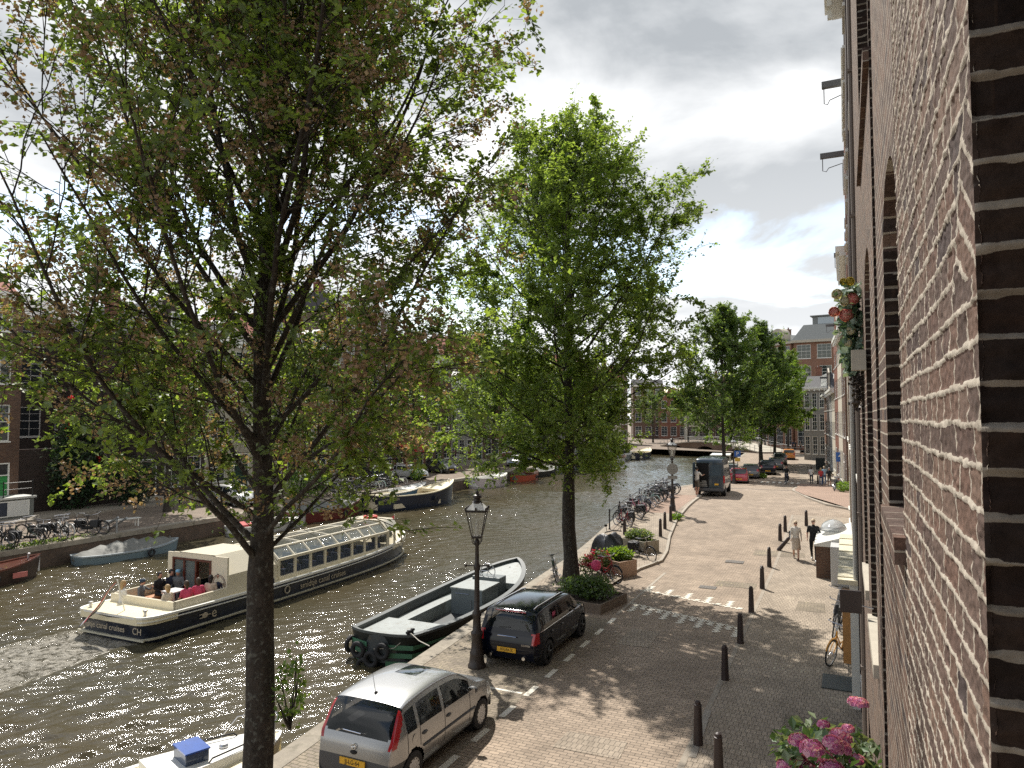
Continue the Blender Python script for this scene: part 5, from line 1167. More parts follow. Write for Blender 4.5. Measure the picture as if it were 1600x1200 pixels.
# Dutch-style tricolour drooping at the stern
fr=MB(); fr.tube([(-8.25,-.1,.85),(-8.55,-.1,1.95)],.022,6); fs_=fr.build('stern_flag_staff',white,tb)
n_=10
for q,(nm,col) in enumerate((('flag_red_band',(.42,.02,.03)),('flag_white_band',(.6,.58,.56)),('flag_blue_band',(.03,.035,.06)))):
    b=MB(); vs=[]
    for i in range(n_+1):
        u=i/n_
        for k in (0,1):
            v=(q+k)/3; x=-8.55-.75*u+.06*math.sin(u*7); y_=-.1+.55*u+.30*v+.08*math.sin(u*6+v*2); z=1.92-1.25*u-v*.42*(1-.3*u)+.04*math.sin(u*9)
            vs.append((x,y_,z))
    b.add(vs,[(i*2,i*2+1,i*2+3,i*2+2) for i in range(n_)]); b.build(nm,mat(nm,col,.7),fs_,smooth=80)
lett=mat('gilt_lettering',(.42,.36,.27),.5)
# name on starboard (camera) side: camera side is local -y
text('smidtje canal cruises',.36,lett,tb,(-.1,-1.855,.42),(R(88),0,0),ext=.004)
b=MB(); b.torus((-2.35,-1.86,.45),.14,.025,'Y',16,4); b.build('round_logo',lett,tb)
text('e',.5,lett,tb,(-6.0,-1.80,.44),(R(88),0,0),ext=.006,name='logo_lettering')
b=MB(); b.ell((-6.4,-1.80,.44),(.13,.01,.10),n=10,m=6); b.box(-6.64,-6.5,-1.805,-1.795,.36,.39); b.box(-6.64,-6.5,-1.805,-1.795,.48,.51); b.box(-6.3,-6.15,-1.805,-1.795,.42,.45); b.build('plug_logo',lett,tb)
text('smidtje canal cruises',.27,lett,tb,(-L_/2-.02,.25,.46),(PI/2,0,-PI/2),ext=.004); text('CH',.3,lett,tb,(-L_/2-.02,-1.45,.46),(PI/2,0,-PI/2),ext=.004)
# --- grey open sloop by the quay
gb=thing('workboat','open grey steel boat with tyres on its stern, moored beside the near street lamp','boat',(-12.85,22.95,WZ),R(90.8))
gd=mat('dark_grey_paint',(.05,.058,.062),.5,var=.2,vscale=2,dirt=(.07,.065,.055)); gl=mat('light_grey_deck',(.26,.285,.28),.55,var=.12,vscale=2.5,dirt=(.2,.2,.18)); gg=mat('green_black_hull',(.01,.014,.014),.4)
L2=10.4; half2,sh2,dk2=hull(gb,L2,3.0,.82,.3,sternf=.72,sheer=.5,m=gg,inner=gd,rail=mat('rail_dark_grey',(.075,.085,.085),.5),bluff=2.6,floor=.12,wall=.08,flare=.14,sternpow=3.0)
b=MB()
for q in range(3):
    pts=[]
    for i in range(13):
        a_=PI*.5+PI*(i/12-.5)*1.0; 
    for sd in (-1,1):
        pts=[(-L2/2+.0+.28*i*(1+.06*i)-.02,sd*(half2(-L2/2+.28*i*(1+.06*i)+.01)*(.9+.03*(2-q))+.02),.6-q*.24-.02*i) for i in range(0,9)]
        vs=[]; 
        for i,p in enumerate(pts): w_=.075*(1-i/9); vs+=[(p[0],p[1],p[2]+w_),(p[0],p[1],p[2]-w_)]
        b.add(vs,[(i*2,i*2+1,i*2+3,i*2+2) for i in range(8)])
b.build('green_bands',mat('green_band',(.06,.17,.10),.45),gb)
dk2('stern_deck',-L2/2+.15,-L2/2+2.3,gl,-.10,.16); dk2('fore_deck',L2/2-2.6,L2/2-.25,gl,-.08,.14)
b=MB(); b.box(-L2/2+2.3,2.6,.75,1.22,.12,.55); b.build('bench',gl,gb); b=MB(); b.box(-L2/2+2.3,2.2,-1.22,-.75,.12,.55); b.build('bench',gl,gb)
b=MB(); b.box(-L2/2+1.4,-L2/2+1.46,-1.2,1.2,.72,.735); b.build('deck_gap',rubber,gb)
b=MB(); b.box(0.3,1.7,-.75,.55,.12,1.05,bev=.02); e=b.build('engine_casing',mat('casing_grey',(.12,.14,.145),.5),gb); b=MB(); b.box(.28,1.72,-.78,.58,1.05,1.10); b.build('casing_lid',gl,e); b=MB(); b.tube([(.27,-.2,.9),(.27,.35,.9)],.012,6); b.tube([(.27,-.3,.4),(.27,-.3,.7)],.012,6); b.build('handle',steel,e)
b=MB(); b.box(1.9,2.5,-.7,.5,.12,1.2,bev=.03); hc=b.build('helm_console',MC['casing_grey'],gb); b=MB(); b.torus((2.1,-.1,1.38),.3,.018,'X',24,6); 
for k in range(5): a_=2*PI*k/5; b.tube([(2.1,-.1,1.38),(2.1,-.1+.3*math.cos(a_),1.38+.3*math.sin(a_))],.012,5)
b.build('steering_wheel',steel,hc); b=MB(); b.tube([(2.2,.3,1.2),(2.15,.3,1.5)],.02,6); b.ell((2.15,.3,1.5),(.04,.04,.04),n=8,m=6); b.build('throttle',chrome,hc)
b=MB(); b.box(3.4,4.4,-.45,.45,.90,.96); b.build('hatch',gl,gb)
for x,y_ in ((-L2/2+.35,-.95),(L2/2-.7,0)):
    b=MB(); b.tube([(x-.1,y_,.85),(x-.1,y_,1.1)],.05,8); b.tube([(x+.1,y_,.85),(x+.1,y_,1.1)],.05,8); b.tube([(x-.2,y_,1.05),(x+.2,y_,1.05)],.04,8); b.build('mooring_bollard',rubber,gb)
for q,(x,y_,z) in enumerate(((-5.28,.62,.42),(-5.32,.12,.22),(-5.32,-.28,.5),(-4.9,1.18,.42),(-5.3,.40,-.02))):
    b=MB(); b.torus((x,y_,z),.19,.07,'X' if abs(x)>5 else 'Y',20,8); b.build('tyre_fender',rubber,gb)
b=MB(); b.tube([(-4.85,-.95,1.0),(-5.4,-1.6,1.0),(-6.0,-2.3,1.12)],.014,5); b.tube([(-4.85,-.95,.95),(-5.2,-.6,.6),(-5.35,.0,.55)],.012,5); b.build('mooring_rope',rope,gb)
# --- white cabin boat bottom left
xq,yq,_=P(330,1175,-.3)
wb_=thing('motor_cruiser','cream cabin cruiser with a blue hatch, moored behind the near elm trunk','boat',(-11.86,9.68,WZ),R(70)); wb_.scale=(.75,.75,.75)
L3=6.4; half3,sh3,dk3=hull(wb_,L3,2.4,.72,.25,sternf=.9,sheer=.2,m=creamd,rail=white,open_=True,inner=creamd,bluff=2.4,floor=.3)
dk3('fore_deck',-.6,L3/2-.1,creamd,.02)
b=MB(); ca=[(-.3,-.85),(1.9,-.55),(2.3,-.2),(2.3,.2),(1.9,.55),(-.3,.85)]; b.prism(ca,.7,1.02); b.build('cabin_trunk',white,wb_)
b=MB(); b.box(.4,1.0,-.42,.42,.7,1.30,bev=.03); hh=b.build('hatch_box',mat('steel_blue_box',(.03,.05,.10),.3,coat=.5),wb_); b=MB(); b.box(.38,1.02,-.44,.44,1.30,1.34); b.build('blue_hatch_lid',mat('blue_perspex',(.03,.09,.36),.12,coat=.8,var=.2),hh)
for sd in (1,-1):
    b=MB(); b.tube([(.9,sd*.62,1.02),(1.0,sd*.62,1.12),(2.0,sd*.42,1.12),(2.1,sd*.42,1.02)],.022,6); b.build('grab_rail',rubber,wb_)
b=MB(); b.lathe([(.12,0),(.12,.05),(.08,.09),(0,.09)],16,c=(1.55,0,1.02)); b.build('deck_vent',steel,wb_)
b=MB(); pts=[(1.9,1.0,.85),(2.3,.85,1.35),(2.9,.35,1.5),(3.05,0,1.5),(2.9,-.35,1.5),(2.3,-.85,1.35),(1.9,-1.0,.85)]; b.tube(pts,.02,6); b.tube([(2.7,.6,.95),(2.75,.5,1.48)],.016,6); b.tube([(2.7,-.6,.95),(2.75,-.5,1.48)],.016,6); b.build('bow_rail',steel,wb_)
# --- moored sloops on the far bank
def sloop(label,cx,cy,rz,L,B,fb,m,inner,rail,name='sloop',cover=None,sheer=.45,deck=None,txt=None,bench=True,engine=False,bow=2.3):
    t=thing(name,label,'boat',(cx,cy,WZ),rz,'boats moored along the far bank'); hf,sf,dkk=hull(t,L,B,fb,.3,sternf=.62,sheer=sheer,m=m,inner=inner,rail=rail,bluff=bow,floor=.2,sternpow=2.2)
    if cover:
        b=MB(); vs=[];n_=18;k=7
        for i in range(n_+1):
            x=-L/2+.2+(L-.5)*i/n_; h=hf(x); r_=.55*math.sin(PI*min(1,max(0,i/n_)))**.6
            for j in range(k): 
                u=j/(k-1)*2-1; vs.append((x,h*u*1.02,sf(x)-.04+.08*(1-abs(u))+r_*(1-abs(u)**1.5)*(.85+.15*math.sin(i*2.1))+(.0)))
        b.add(vs,[(i*k+j,i*k+j+1,(i+1)*k+j+1,(i+1)*k+j) for i in range(n_) for j in range(k-1)]); b.build('tarpaulin',cover,t,smooth=60)
    else:
        dkk('fore_deck',L*.22,L/2-.12,deck or rail,-.02,.05); dkk('stern_deck',-L/2+.1,-L/2+L*.16,deck or rail,-.02,.05)
        if bench:
            for sd in (1,-1): b=MB(); b.box(-L*.33,L*.2,sd*(B/2-.42)-.2,sd*(B/2-.42)+.2,.2,.55); b.build('bench',inner,t)
        if engine: b=MB(); b.box(-L*.2,-L*.08,-.35,.35,.2,.85,bev=.03); b.build('engine_box',mahog,t); 
    b=MB(); b.torus((L*.12,-B/2-.08,fb*.55),.16,.06,'Y',14,6); b.build('fender',rubber,t); b=MB(); b.lathe([(.05,0),(.05,.2),(.08,.24),(0,.26)],8,c=(L/2-.5,0,sf(L/2-.5))); b.build('bollard',steel,t)
    if txt: text(txt,.24,lett,t,(-L/2+1.35,-hf(-L/2+1.35)*.985-.03,fb*.80),(PI/2,0,R(-7)),ext=.004)
    return t
sloop('big dark blue sloop with cream interior, outer one of the far bank pair',-32.7,50.3,R(76),9.6,3.1,1.15,navyh,mat('cream_inner',(.62,.54,.38),.5),creamd,txt='HOOGELEVEN',sheer=.75,engine=True)
sloop('lighter blue sloop with white deck, inner one of the far bank pair',-35.0-.0,52.8-2.6,R(78),8.8,2.5,1.1,mat('mid_blue_hull',(.035,.075,.13),.35),white,white,sheer=.5)
tarp=mat('grey_tarpaulin',(.14,.14,.125),.7,var=.15,bump=.02,bscale=6)
sloop('dark red wooden sloop under a dark green-grey cover, left of the blue pair',-34.7,41.6,R(84),7.6,2.4,.72,mat('oxblood_hull',(.11,.018,.014),.4),tarp,mahog,cover=tarp,sheer=.55)
sloop('low pale blue dinghy under a sagging grey tarpaulin, below the white bench',-34.7,25.9,R(82),5.6,1.9,.38,mat('pale_blue_hull',(.16,.22,.25),.5),tarp,mat('pale_rail',(.3,.34,.36),.5),name='dinghy',cover=tarp,sheer=.2)
sl_=sloop('small dark wooden boat with silver cushions and a red patch, leftmost boat',-34.6,18.0,R(86),6.2,2.0,.62,mat('brown_hull',(.05,.03,.022),.4),mat('silver_cushion',(.5,.5,.5),.4),mahog,sheer=.35)
b=MB(); b.box(1.5,2.1,-.955,-.93,.25,.48); b.build('red_patch',mat('faded_red',(.5,.16,.14),.6),sl_)
sloop('pale lilac-white motor boat, just right of the dark car on the far bank',-34.6,68.2,R(80),6.0,2.3,1.0,mat('lilac_white_hull',(.55,.48,.48),.4),white,white,name='motor_boat',sheer=.3)
sloop('white sloop with a red stern cover, half hidden by the elm trunk',-34.5,36.0,R(88),6.6,2.2,.5,mat('off_white_hull',(.45,.44,.42),.4,var=.1),white,white,sheer=.35)
q_=[o for o in bpy.data.objects if 'red stern cover' in o.get('label','')][0]
b=MB(); b.box(-3.0,-1.6,-.7,.7,.45,.72,bev=.06); b.build('red_cover',mat('red_cover',(.35,.03,.03),.7),q_)
cols=[('orange-red hulled boat',(.4,.08,.04)),('black hulled boat',(.015,.015,.015)),('grey hulled boat',(.15,.16,.17)),('dark green boat',(.02,.05,.03)),('brown wooden boat',(.08,.04,.02)),('second black hulled boat',(.012,.012,.015)),('white hulled boat',(.5,.5,.48))]
for k,(nm,c_) in enumerate(cols):
    y_=77+k*6.3
    sloop('%s moored on the far bank behind the full green elm'%nm,-34.3-.5*(k%2),y_,R(86),5.6+(k%3)*.6,2.1,.7,mat('hull_%d'%k,c_,.4),white if k%2 else tarp,white if k%3 else mahog,sheer=.35,cover=tarp if k%3==1 else None)
tg=sloop('dark blue tug-like boat with cream deck, nearest the bridge',-33.6,126,R(84),9.5,3.0,1.1,navyh,creamd,creamd,name='tug_boat',sheer=.7)
t2=sloop('small cabin boat with a grey windscreen, beside the far dark blue boat',-35.1,119.5,R(84),7.5,2.6,1.0,mat('hull_grey2',(.2,.21,.2),.5),white,white,name='cabin_boat')
b=MB(); b.box(-1.2,1.4,-.9,.9,.6,1.9,bev=.08); cb=b.build('cabin',mat('cabin_white',(.5,.5,.47),.5),t2); b=MB(); b.box(-1.22,1.42,-.92,.92,1.25,1.65); b.build('cabin_window',dglass,cb)
t3=sloop('white canopy boat on our side beyond the parked cars',-15.6,101,R(96),8.5,3.0,.9,mat('hull_white3',(.45,.44,.42),.5),white,white,name='canopy_boat'); t3['group']='boats on the near side'
b=MB(); b.box(-2.5,2.5,-1.3,1.3,2.2,2.35,bev=.05); 
for x in (-2.3,2.3):
    for y_ in (-1.2,1.2): b.tube([(x,y_,.8),(x,y_,2.2)],.04,6)
b.build('canopy',white,t3)
# ================= BICYCLES
def bike(name,label,fm,tyre,saddle_m,group=None,basket=None,bag=None,step=True,rack=True,wheelr=.345,fend=None):
    """front at +x, stands on z=0, centred"""
    t=thing(name,label,'bicycle',(0,0,-50),0,group); r=wheelr; xr,xf=-.54,.56
    b=MB(); bbx,bbz=-.08,.29; st=(-.2,.80); hd=(.36,.82); ht=(.38,.62) 
    b.tube([(bbx,0,bbz),(st[0],0,st[1]),(st[0]-.03,0,.92)],.017,6)
    b.tube([(bbx,0,bbz),(ht[0],0,ht[1])],.019,6); 
    if step: b.tube([(-.13,0,.5),(.1,0,.5),(hd[0],0,hd[1]-.04)],.016,6)
    else: b.tube([(st[0],0,st[1]-.02),(hd[0],0,hd[1])],.016,6)
    b.tube([ht+(0,) and (ht[0],0,ht[1]),(hd[0]-.0,0,hd[1]+.05)],.02,6)
    for s in (1,-1):
        b.tube([(bbx,s*.03,bbz),(xr,s*.055,r)],.011,5); b.tube([(st[0],s*.02,st[1]-.08),(xr,s*.055,r)],.009,5); b.tube([(ht[0]+.005,s*.03,ht[1]-.02),(.44,s*.05,.5),(xf,s*.05,r)],.011,5)
    b.build('frame',fm,t)
    for x in (xr,xf):
        b=MB(); b.torus((0,0,0),r-.02,.021,'Y',28,6); w_=b.build('wheel',tyre,t,loc=(x,0,r)); b=MB(); b.torus((0,0,0),r-.045,.010,'Y',28,4)
        for k in range(14):
            a=2*PI*k/14; b.tube([(.02*math.cos(a+1.2),.02*(-1)**k,.02*math.sin(a+1.2)),((r-.045)*math.cos(a),0,(r-.045)*math.sin(a))],.0022,3,cap=False)
        b.tube([(0,-.05,0),(0,.05,0)],.02,6); b.build('rim',steel,w_)
        b=MB(); pts=[]; a0,a1=(35,190) if x<0 else (20,150)
        for k in range(12): a=R(a0+(a1-a0)*k/11); pts.append(((r+.025)*math.cos(a)+x,0,(r+.025)*math.sin(a)+r))
        b.tube(pts,.02,4); b.build('mudguard',fend or fm,t)
    b=MB(); b.tube([(hd[0],0,hd[1]),(hd[0]-.03,0,1.02)],.013,6); b.tube([(hd[0]-.20,-.30,1.04),(hd[0]-.05,-.27,1.06),(hd[0]-.0,-.1,1.05),(hd[0]-.0,.1,1.05),(hd[0]-.05,.27,1.06),(hd[0]-.20,.30,1.04)],.012,6); hb=b.build('handlebar',steel,t)
    b=MB(); 
    for s in (1,-1): b.tube([(hd[0]-.20,s*.30,1.04),(hd[0]-.30,s*.305,1.03)],.018,6)
    b.build('grips',rubber,hb)
    b=MB(); b.ell((-.25,0,.94),(.13,.09,.035),n=10,m=6); b.tube([(-.2,0,.94),(-.08,0,.945)],[.035,.02],6); b.build('saddle',saddle_m,t)
    b=MB(); b.tube([(bbx,-.09,bbz),(bbx,.09,bbz)],.018,6); b.tube([(bbx,.09,bbz),(bbx+.14,.09,bbz-.09)],.01,5); b.tube([(bbx,-.09,bbz),(bbx-.14,-.09,bbz+.09)],.01,5); b.box(bbx+.1,bbx+.19,.1,.19,bbz-.11,bbz-.085); b.box(bbx-.19,bbx-.1,-.19,-.1,bbz+.08,bbz+.105); b.torus((bbx,.05,bbz),.085,.008,'Y',18,4); b.build('crank',steel,t)
    b=MB(); b.box(xr-.0,bbx+.1,.045,.07,r-.06,r+.055,bev=.01); b.build('chain_case',rubber,t)
    if rack:
        b=MB(); 
        for s in (1,-1): b.tube([(-.22,s*.05,.72),(-.8,s*.06,.73),(-.82,0,.73)],.008,4); b.tube([(-.56,s*.06,.73),(xr,s*.06,r)],.007,4)
        b.build('luggage_rack',steel,t)
    if basket:
        b=MB(); b.box(.42,.72,-.18,.18,.78,1.0); bo=b.build('crate',basket,t)
    if bag:
        b=MB(); b.box(-.78,-.42,.07,.2,.38,.74,bev=.04); b.box(-.78,-.42,-.2,-.07,.38,.74,bev=.04); b.build('panniers',bag,t)
    return t
bcol={'black':black,'dark blue':mat('bike_blue',(.02,.035,.09),.35),'red':mat('bike_red',(.3,.02,.03),.35),'white':mat('bike_white',(.6,.6,.58),.4),'pale mint':mat('bike_mint',(.35,.5,.46),.4),'grey':mat('bike_grey',(.16,.16,.17),.4),'dark green':mat('bike_green',(.02,.06,.035),.4),'pink':mat('bike_pink',(.55,.22,.28),.4),'orange':mat('bike_orange',(.62,.28,.03),.4)}
BP={}
for cn,cm in bcol.items():
    BP[cn]=bike('bicycle','%s bicycle'%cn,cm,rubber if cn not in('white','pale mint') else mat('grey_tyre',(.3,.29,.27),.8),rubber,step=cn not in('dark blue','grey'),bag=mat('bag_black',(.02,.02,.022),.7) if cn in('black',) else None,fend=rubber if cn in ('red','grey','dark green') else None)
used=set()
def put_bike(cn,loc,rz,label,group,tilt=0,h=None,sc_=None):
    q=Matrix.Rotation(rz,3,'Z')@Matrix.Rotation(tilt,3,'X'); e=q.to_euler()
    if cn not in used:
        used.add(cn); o=BP[cn]; o.location=loc; o.rotation_euler=e; o.scale=(sc_ or 1,)*3; o['label']=label
        if group: o['group']=group
        elif 'group' in o: del o['group']
        return o
    o=dup(BP[cn],loc,0,label,group,rot=e); o.scale=(sc_ or 1,)*3
    return o
rb=random.Random(4)
# railing row by the near quay
GB='bicycles leaning on the near quay railing'
ordw=['nearest','second','third','fourth','fifth','sixth','seventh','eighth','ninth','tenth','eleventh','twelfth','thirteenth','fourteenth','fifteenth','sixteenth','seventeenth','eighteenth','nineteenth','twentieth']
seq=['red','black','grey','black','black','pink','black','dark blue','white','pale mint','black','grey','dark green','black','dark blue','grey','black','white','black','dark blue']
for k,cn in enumerate(seq):
    y_=37.4+k*.66; x_=QX(y_)+.98
    lab='%s bicycle leaning on the quay railing, %s from the planter end of the row'%(cn,ordw[k])
    put_bike(cn,(x_,y_,gz(y_)+.095),R(180-38+rb.uniform(-14,14)) if k%3 else R(-30+rb.uniform(-12,10)),lab,GB,R(rb.uniform(-7,7)))
# planter bikes
put_bike('red',(-8.45,26.6,0),R(-28),'red-framed bicycle with flowers wound round it, leaning on the flower planter beside the elm',None,R(6))
put_bike('black',(-8.2,31.2,0.0),R(-35),'black bicycle leaning on the farther concrete planter, its front wheel over the road',None,R(8))
put_bike('dark green',(-10.2,25.9,0),R(-70),'dark bicycle lying half hidden on the quay side of the elm trunk',None,R(14))
# house front bikes
put_bike('orange',(-.27,20.5,0),R(-112),'orange bicycle with a yellow-green saddle bag, leaning beside the white porch panel',None,R(-8))
o=[q for q in bpy.data.objects if q.get('label','').startswith('orange bicycle with')][0]
b=MB(); b.box(-.42,-.02,.08,.26,.55,.86,bev=.06); bb_=b.build('saddle_bag',mat('bag_black',(.02,.02,.022),.7),o); b=MB(); b.box(-.44,0.0,.06,.28,.80,.95,bev=.06); b.build('bag_cover',mat('lime_cover',(.5,.55,.12),.6),bb_)
put_bike('black',(-.35,23.0,0),R(-98),'black bicycle leaning on the house front behind the orange one',None,R(-9))
put_bike('grey',(-.4,24.6,0),R(-95),'grey bicycle leaning on the house front, third behind the orange one',None,R(-9))
for k in range(4):
    put_bike(['black','grey','dark blue','dark green'][k],(-.75-.06*k,59.3+k*1.0,gz(59+k)+.12),R(-100+6*k),'%s bicycle leaning on the wall past the side street, %s from the raised corner'%(['black','grey','dark blue','dark green'][k],ordw[k]),'bicycles past the side street',R(-8))
# far bank rows
GF='bicycles parked along the far bank, left end'
cl=['black','white','grey','black','black','dark blue','black','grey','red','black','black','grey','dark green','black','black']
for k in range(20):
    y_=16.2+k*.48; put_bike(cl[k%15],(-37.0-1.05*(k%3==2)+.2*(k%2),y_,0),R(8+rb.uniform(-25,25)) if k%2 else R(188+rb.uniform(-20,20)),'%s bicycle left of the white bench on the far bank, %s along'%(cl[k%15],ordw[k]),GF,R(rb.uniform(-10,10)),sc_=1.12)
GM='bicycles parked along the far bank, in front of the black car'
cl=['grey','black','white','black','grey','black','dark blue','black','grey','black','white','black','pale mint','black','grey','black']
for k in range(20):
    y_=45.6+k*.5; put_bike(cl[k%16],(-37.2-1.1*(k%2),y_,0),R(10+rb.uniform(-20,20)) if k%2 else R(185+rb.uniform(-20,20)),'%s bicycle in the row behind the blue sloops, %s along'%(cl[k%16],ordw[k]),GM,R(rb.uniform(-8,8)),sc_=1.12)
for cn in bcol:
    if cn not in used:
        for o in list(BP[cn].children_recursive)+[BP[cn]]: bpy.data.objects.remove(o)
# ================= PEOPLE
skin=mat('skin',(.48,.27,.19),.55); skin2=mat('skin_light',(.56,.35,.26),.55)
def clothm(n,c): return mat('cloth_'+n,c,.85,var=.12,vscale=14)
hairc={'brown':mat('hair_brown',(.05,.028,.015),.6),'dark':mat('hair_dark',(.012,.009,.008),.6),'blond':mat('hair_blond',(.36,.24,.11),.6),'grey':mat('hair_grey',(.3,.28,.26),.6),'pale':mat('hair_pale',(.6,.48,.33),.6)}
POSES={}
def pose(kind,v=0):
    # returns joints for a 1.8 m figure: x forward, y left
    J=dict(pel=(0,0,.95),chest=(0,0,1.33),neck=(0,0,1.50),head=(.015,0,1.66))
    for s,n in ((1,'L'),(-1,'R')):
        J['sh'+n]=(0,s*.185,1.44); J['el'+n]=(-.02,s*.245,1.16); J['wr'+n]=(.05,s*.25,.91); J['hp'+n]=(0,s*.095,.92); J['kn'+n]=(.03,s*.105,.50); J['an'+n]=(0,s*.11,.09)
    if kind=='walk':
        J['knL']=(.17,.10,.53); J['anL']=(.27,.10,.11); J['knR']=(-.02,-.10,.50); J['anR']=(-.27,-.10,.16); J['elR']=(.08,-.24,1.17); J['wrR']=(.22,-.23,.97); J['elL']=(-.13,.24,1.18); J['wrL']=(-.13,.26,.93)
    if kind=='reach':
        J['elR']=(.16,-.27,1.25); J['wrR']=(.42,-.22,1.28); J['elL']=(.05,.25,1.17); J['wrL']=(.25,.15,1.1); J['knL']=(.06,.11,.5); J['anL']=(.08,.12,.09); J['anR']=(-.12,-.12,.09)
    if kind in('sit','sitlook','bike'):
        z=-.45
        for k in('pel','chest','neck','head'): J[k]=(J[k][0]+(.03 if k!='pel' else 0),0,J[k][2]+z)
        for s,n in ((1,'L'),(-1,'R')):
            J['sh'+n]=(.02,s*.18,1.44+z); J['el'+n]=(.05,s*.25,1.18+z); J['wr'+n]=(.27,s*.16,1.10+z); J['hp'+n]=(0,s*.10,.93+z); J['kn'+n]=(.43,s*.13,.50); J['an'+n]=(.42,s*.12,.09)
    if kind=='sitlook':
        J['head']=(.06,.03,1.64-.45); J['elL']=(.22,.25,1.3-.45); J['wrL']=(.38,.1,1.42-.45)
    if kind=='bike':
        for k in list(J): J[k]=(J[k][0]-.2,J[k][1],J[k][2]+.45)
        J['chest']=(-.08,0,1.30); J['neck']=(-.02,0,1.47); J['head']=(.03,0,1.62)
        for s,n in ((1,'L'),(-1,'R')): J['sh'+n]=(-.04,s*.18,1.42); J['el'+n]=(.08,s*.26,1.2); J['wr'+n]=(.2,s*.29,1.05); J['hp'+n]=(-.2,s*.1,.98)
        J['knL']=(.14,.11,.70); J['anL']=(.06,.13,.30); J['knR']=(.02,-.11,.62); J['anR']=(-.18,-.13,.22)
    return J
def figure(name,label,kind,loc,rz,h=1.8,top=None,bot=None,shoe=None,hair='brown',hairlen=0,sk=None,sleeve='short',legs='long',group=None,vox=.022,skirt=None,female=False,extra=None,cap=None,turn=0):
    t=thing(name,label,'person',loc,rz,group); J={k:Vector(v) for k,v in pose(kind).items()}; s=h/1.8; sk=sk or skin; wd=.92 if female else 1
    for k in J:
        if k[:2] in('sh','el','wr'): J[k].y*=wd
    b=MB()
    def cap_(a,c,ra,rc,n=10):
        a,c=Vector(a),Vector(c); d=(c-a).normalized(); b.tube([a-d*ra*.55,a,c,c+d*rc*.55],[ra*.5,ra,rc,rc*.5],n)
    tor=[J['pel']+Vector((0,0,-.10)),J['pel'],J['pel']*.55+J['chest']*.45,J['chest'],J['chest']*.3+J['neck']*.7]
    # elliptic torso
    vs=[];n=14; rr=[(.12,.155),(.125,.17),(.105,.145 if female else .155),(.125,.185*wd),(.085,.16*wd)]
    for p,(rx,ry) in zip(tor,rr):
        for k in range(n): a=2*PI*k/n; vs.append((p.x+rx*math.cos(a),p.y+ry*math.sin(a),p.z))
    b.add(vs,[(i*n+k,i*n+(k+1)%n,(i+1)*n+(k+1)%n,(i+1)*n+k) for i in range(4) for k in range(n)]+[tuple(range(n)),tuple(4*n+k for k in range(n-1,-1,-1))])
    cap_(J['chest']+Vector((0,0,.1)),J['neck']+Vector((0,0,.03)),.075,.055); cap_(J['neck'],J['head']-Vector((0,0,.05)),.055,.052)
    hd=J['head']; b.ell(hd,(.098,.078,.118),n=14,m=10); b.ell(hd+Vector((.025,0,-.055)),(.065,.055,.055),n=10,m=8)
    b.ell(hd+Vector((.098,0,-.015)),(.022,.014,.025),n=8,m=6)
    for q in (1,-1): b.ell(hd+Vector((-.005,q*.08,-.01)),(.022,.012,.032),n=8,m=6)
    loose=1.12
    for n_ in 'LR':
        cap_(J['sh'+n_],J['el'+n_],.056,.043); cap_(J['el'+n_],J['wr'+n_],.042,.029); cap_(J['chest']+Vector((0,0,.07)),J['sh'+n_],.075,.06)
        cap_(J['hp'+n_],J['kn'+n_],.092 if not female else .085,.062); cap_(J['kn'+n_],J['an'+n_],.060 if legs=='long' else .056,.045)
        f=Vector((1,0,-.12)) if kind!='walk' or n_=='L' else Vector((1,0,-.45)); f.normalize(); a=J['an'+n_]; b.ell(a+f*.075+Vector((0,0,-.045)),(.135,.048,.042),n=12,m=8); cap_(a,a+Vector((0,0,-.03)),.045,.045)
        w_=J['wr'+n_]; d=(w_-J['el'+n_]).normalized(); 
        side=Vector((0,1,0)) if abs(d.y)<.8 else Vector((1,0,0)); sd=(side-d*side.dot(d)).normalized(); fw=d.cross(sd)
        b.ell(w_+d*.045,(.030,.026,.045),n=8,m=6,rot=d.to_track_quat('Z','Y').to_matrix())
        for q,(o_,l_) in enumerate(((-.026,.055),(-.009,.068),(.009,.066),(.025,.052))):
            base=w_+d*.075+fw*o_*1.1; b.tube([base,base+d*l_*.6+sd*.004*(1 if n_=='L' else -1),base+d*l_*.9-sd*.018*(1 if n_=='L' else -1)],[.0115,.0105,.008],6)
        b.tube([w_+d*.03+fw*.025,w_+d*.06+fw*.055,w_+d*.09+fw*.06],[.013,.012,.009],6)
    tmp=b.build('body',sk,None); md=tmp.modifiers.new('r','REMESH'); md.mode='VOXEL'; md.voxel_size=vox; md.use_smooth_shade=True; ms=tmp.modifiers.new('s','SMOOTH'); ms.iterations=3; ms.factor=.5
    dg=bpy.context.evaluated_depsgraph_get(); me=bpy.data.meshes.new_from_object(tmp.evaluated_get(dg)); bpy.data.objects.remove(tmp); me.name='body'
    me.materials.clear(); 
    for m in (sk,top,bot,shoe or rubber): me.materials.append(m)
    seg=[]
    sl=.45 if sleeve=='short' else .97
    for n_ in 'LR':
        e=J['el'+n_]; a=J['sh'+n_]; w_=J['wr'+n_]
        if sleeve=='short': m_=a.lerp(e,.72); seg+=[(a,m_,1),(m_+(e-a)*.05,e,0),(e,w_,0)]
        else: m_=e.lerp(w_,.93); seg+=[(a,e,1),(e,m_,1)]
        seg+=[(w_,w_+(w_-e).normalized()*.15,0)]
        k=J['kn'+n_]; an=J['an'+n_]
        if legs=='long': seg+=[(J['hp'+n_],k,2),(k,an+Vector((0,0,.03)),2)]
        elif legs=='short': seg+=[(J['hp'+n_],J['hp'+n_].lerp(k,.85),2),(k,an,0)]
        else: seg+=[(J['hp'+n_],k,2),(k,an,0)]
        seg+=[(an+Vector((0,0,-.05)),an+Vector((.17,0,-.07)),3)]
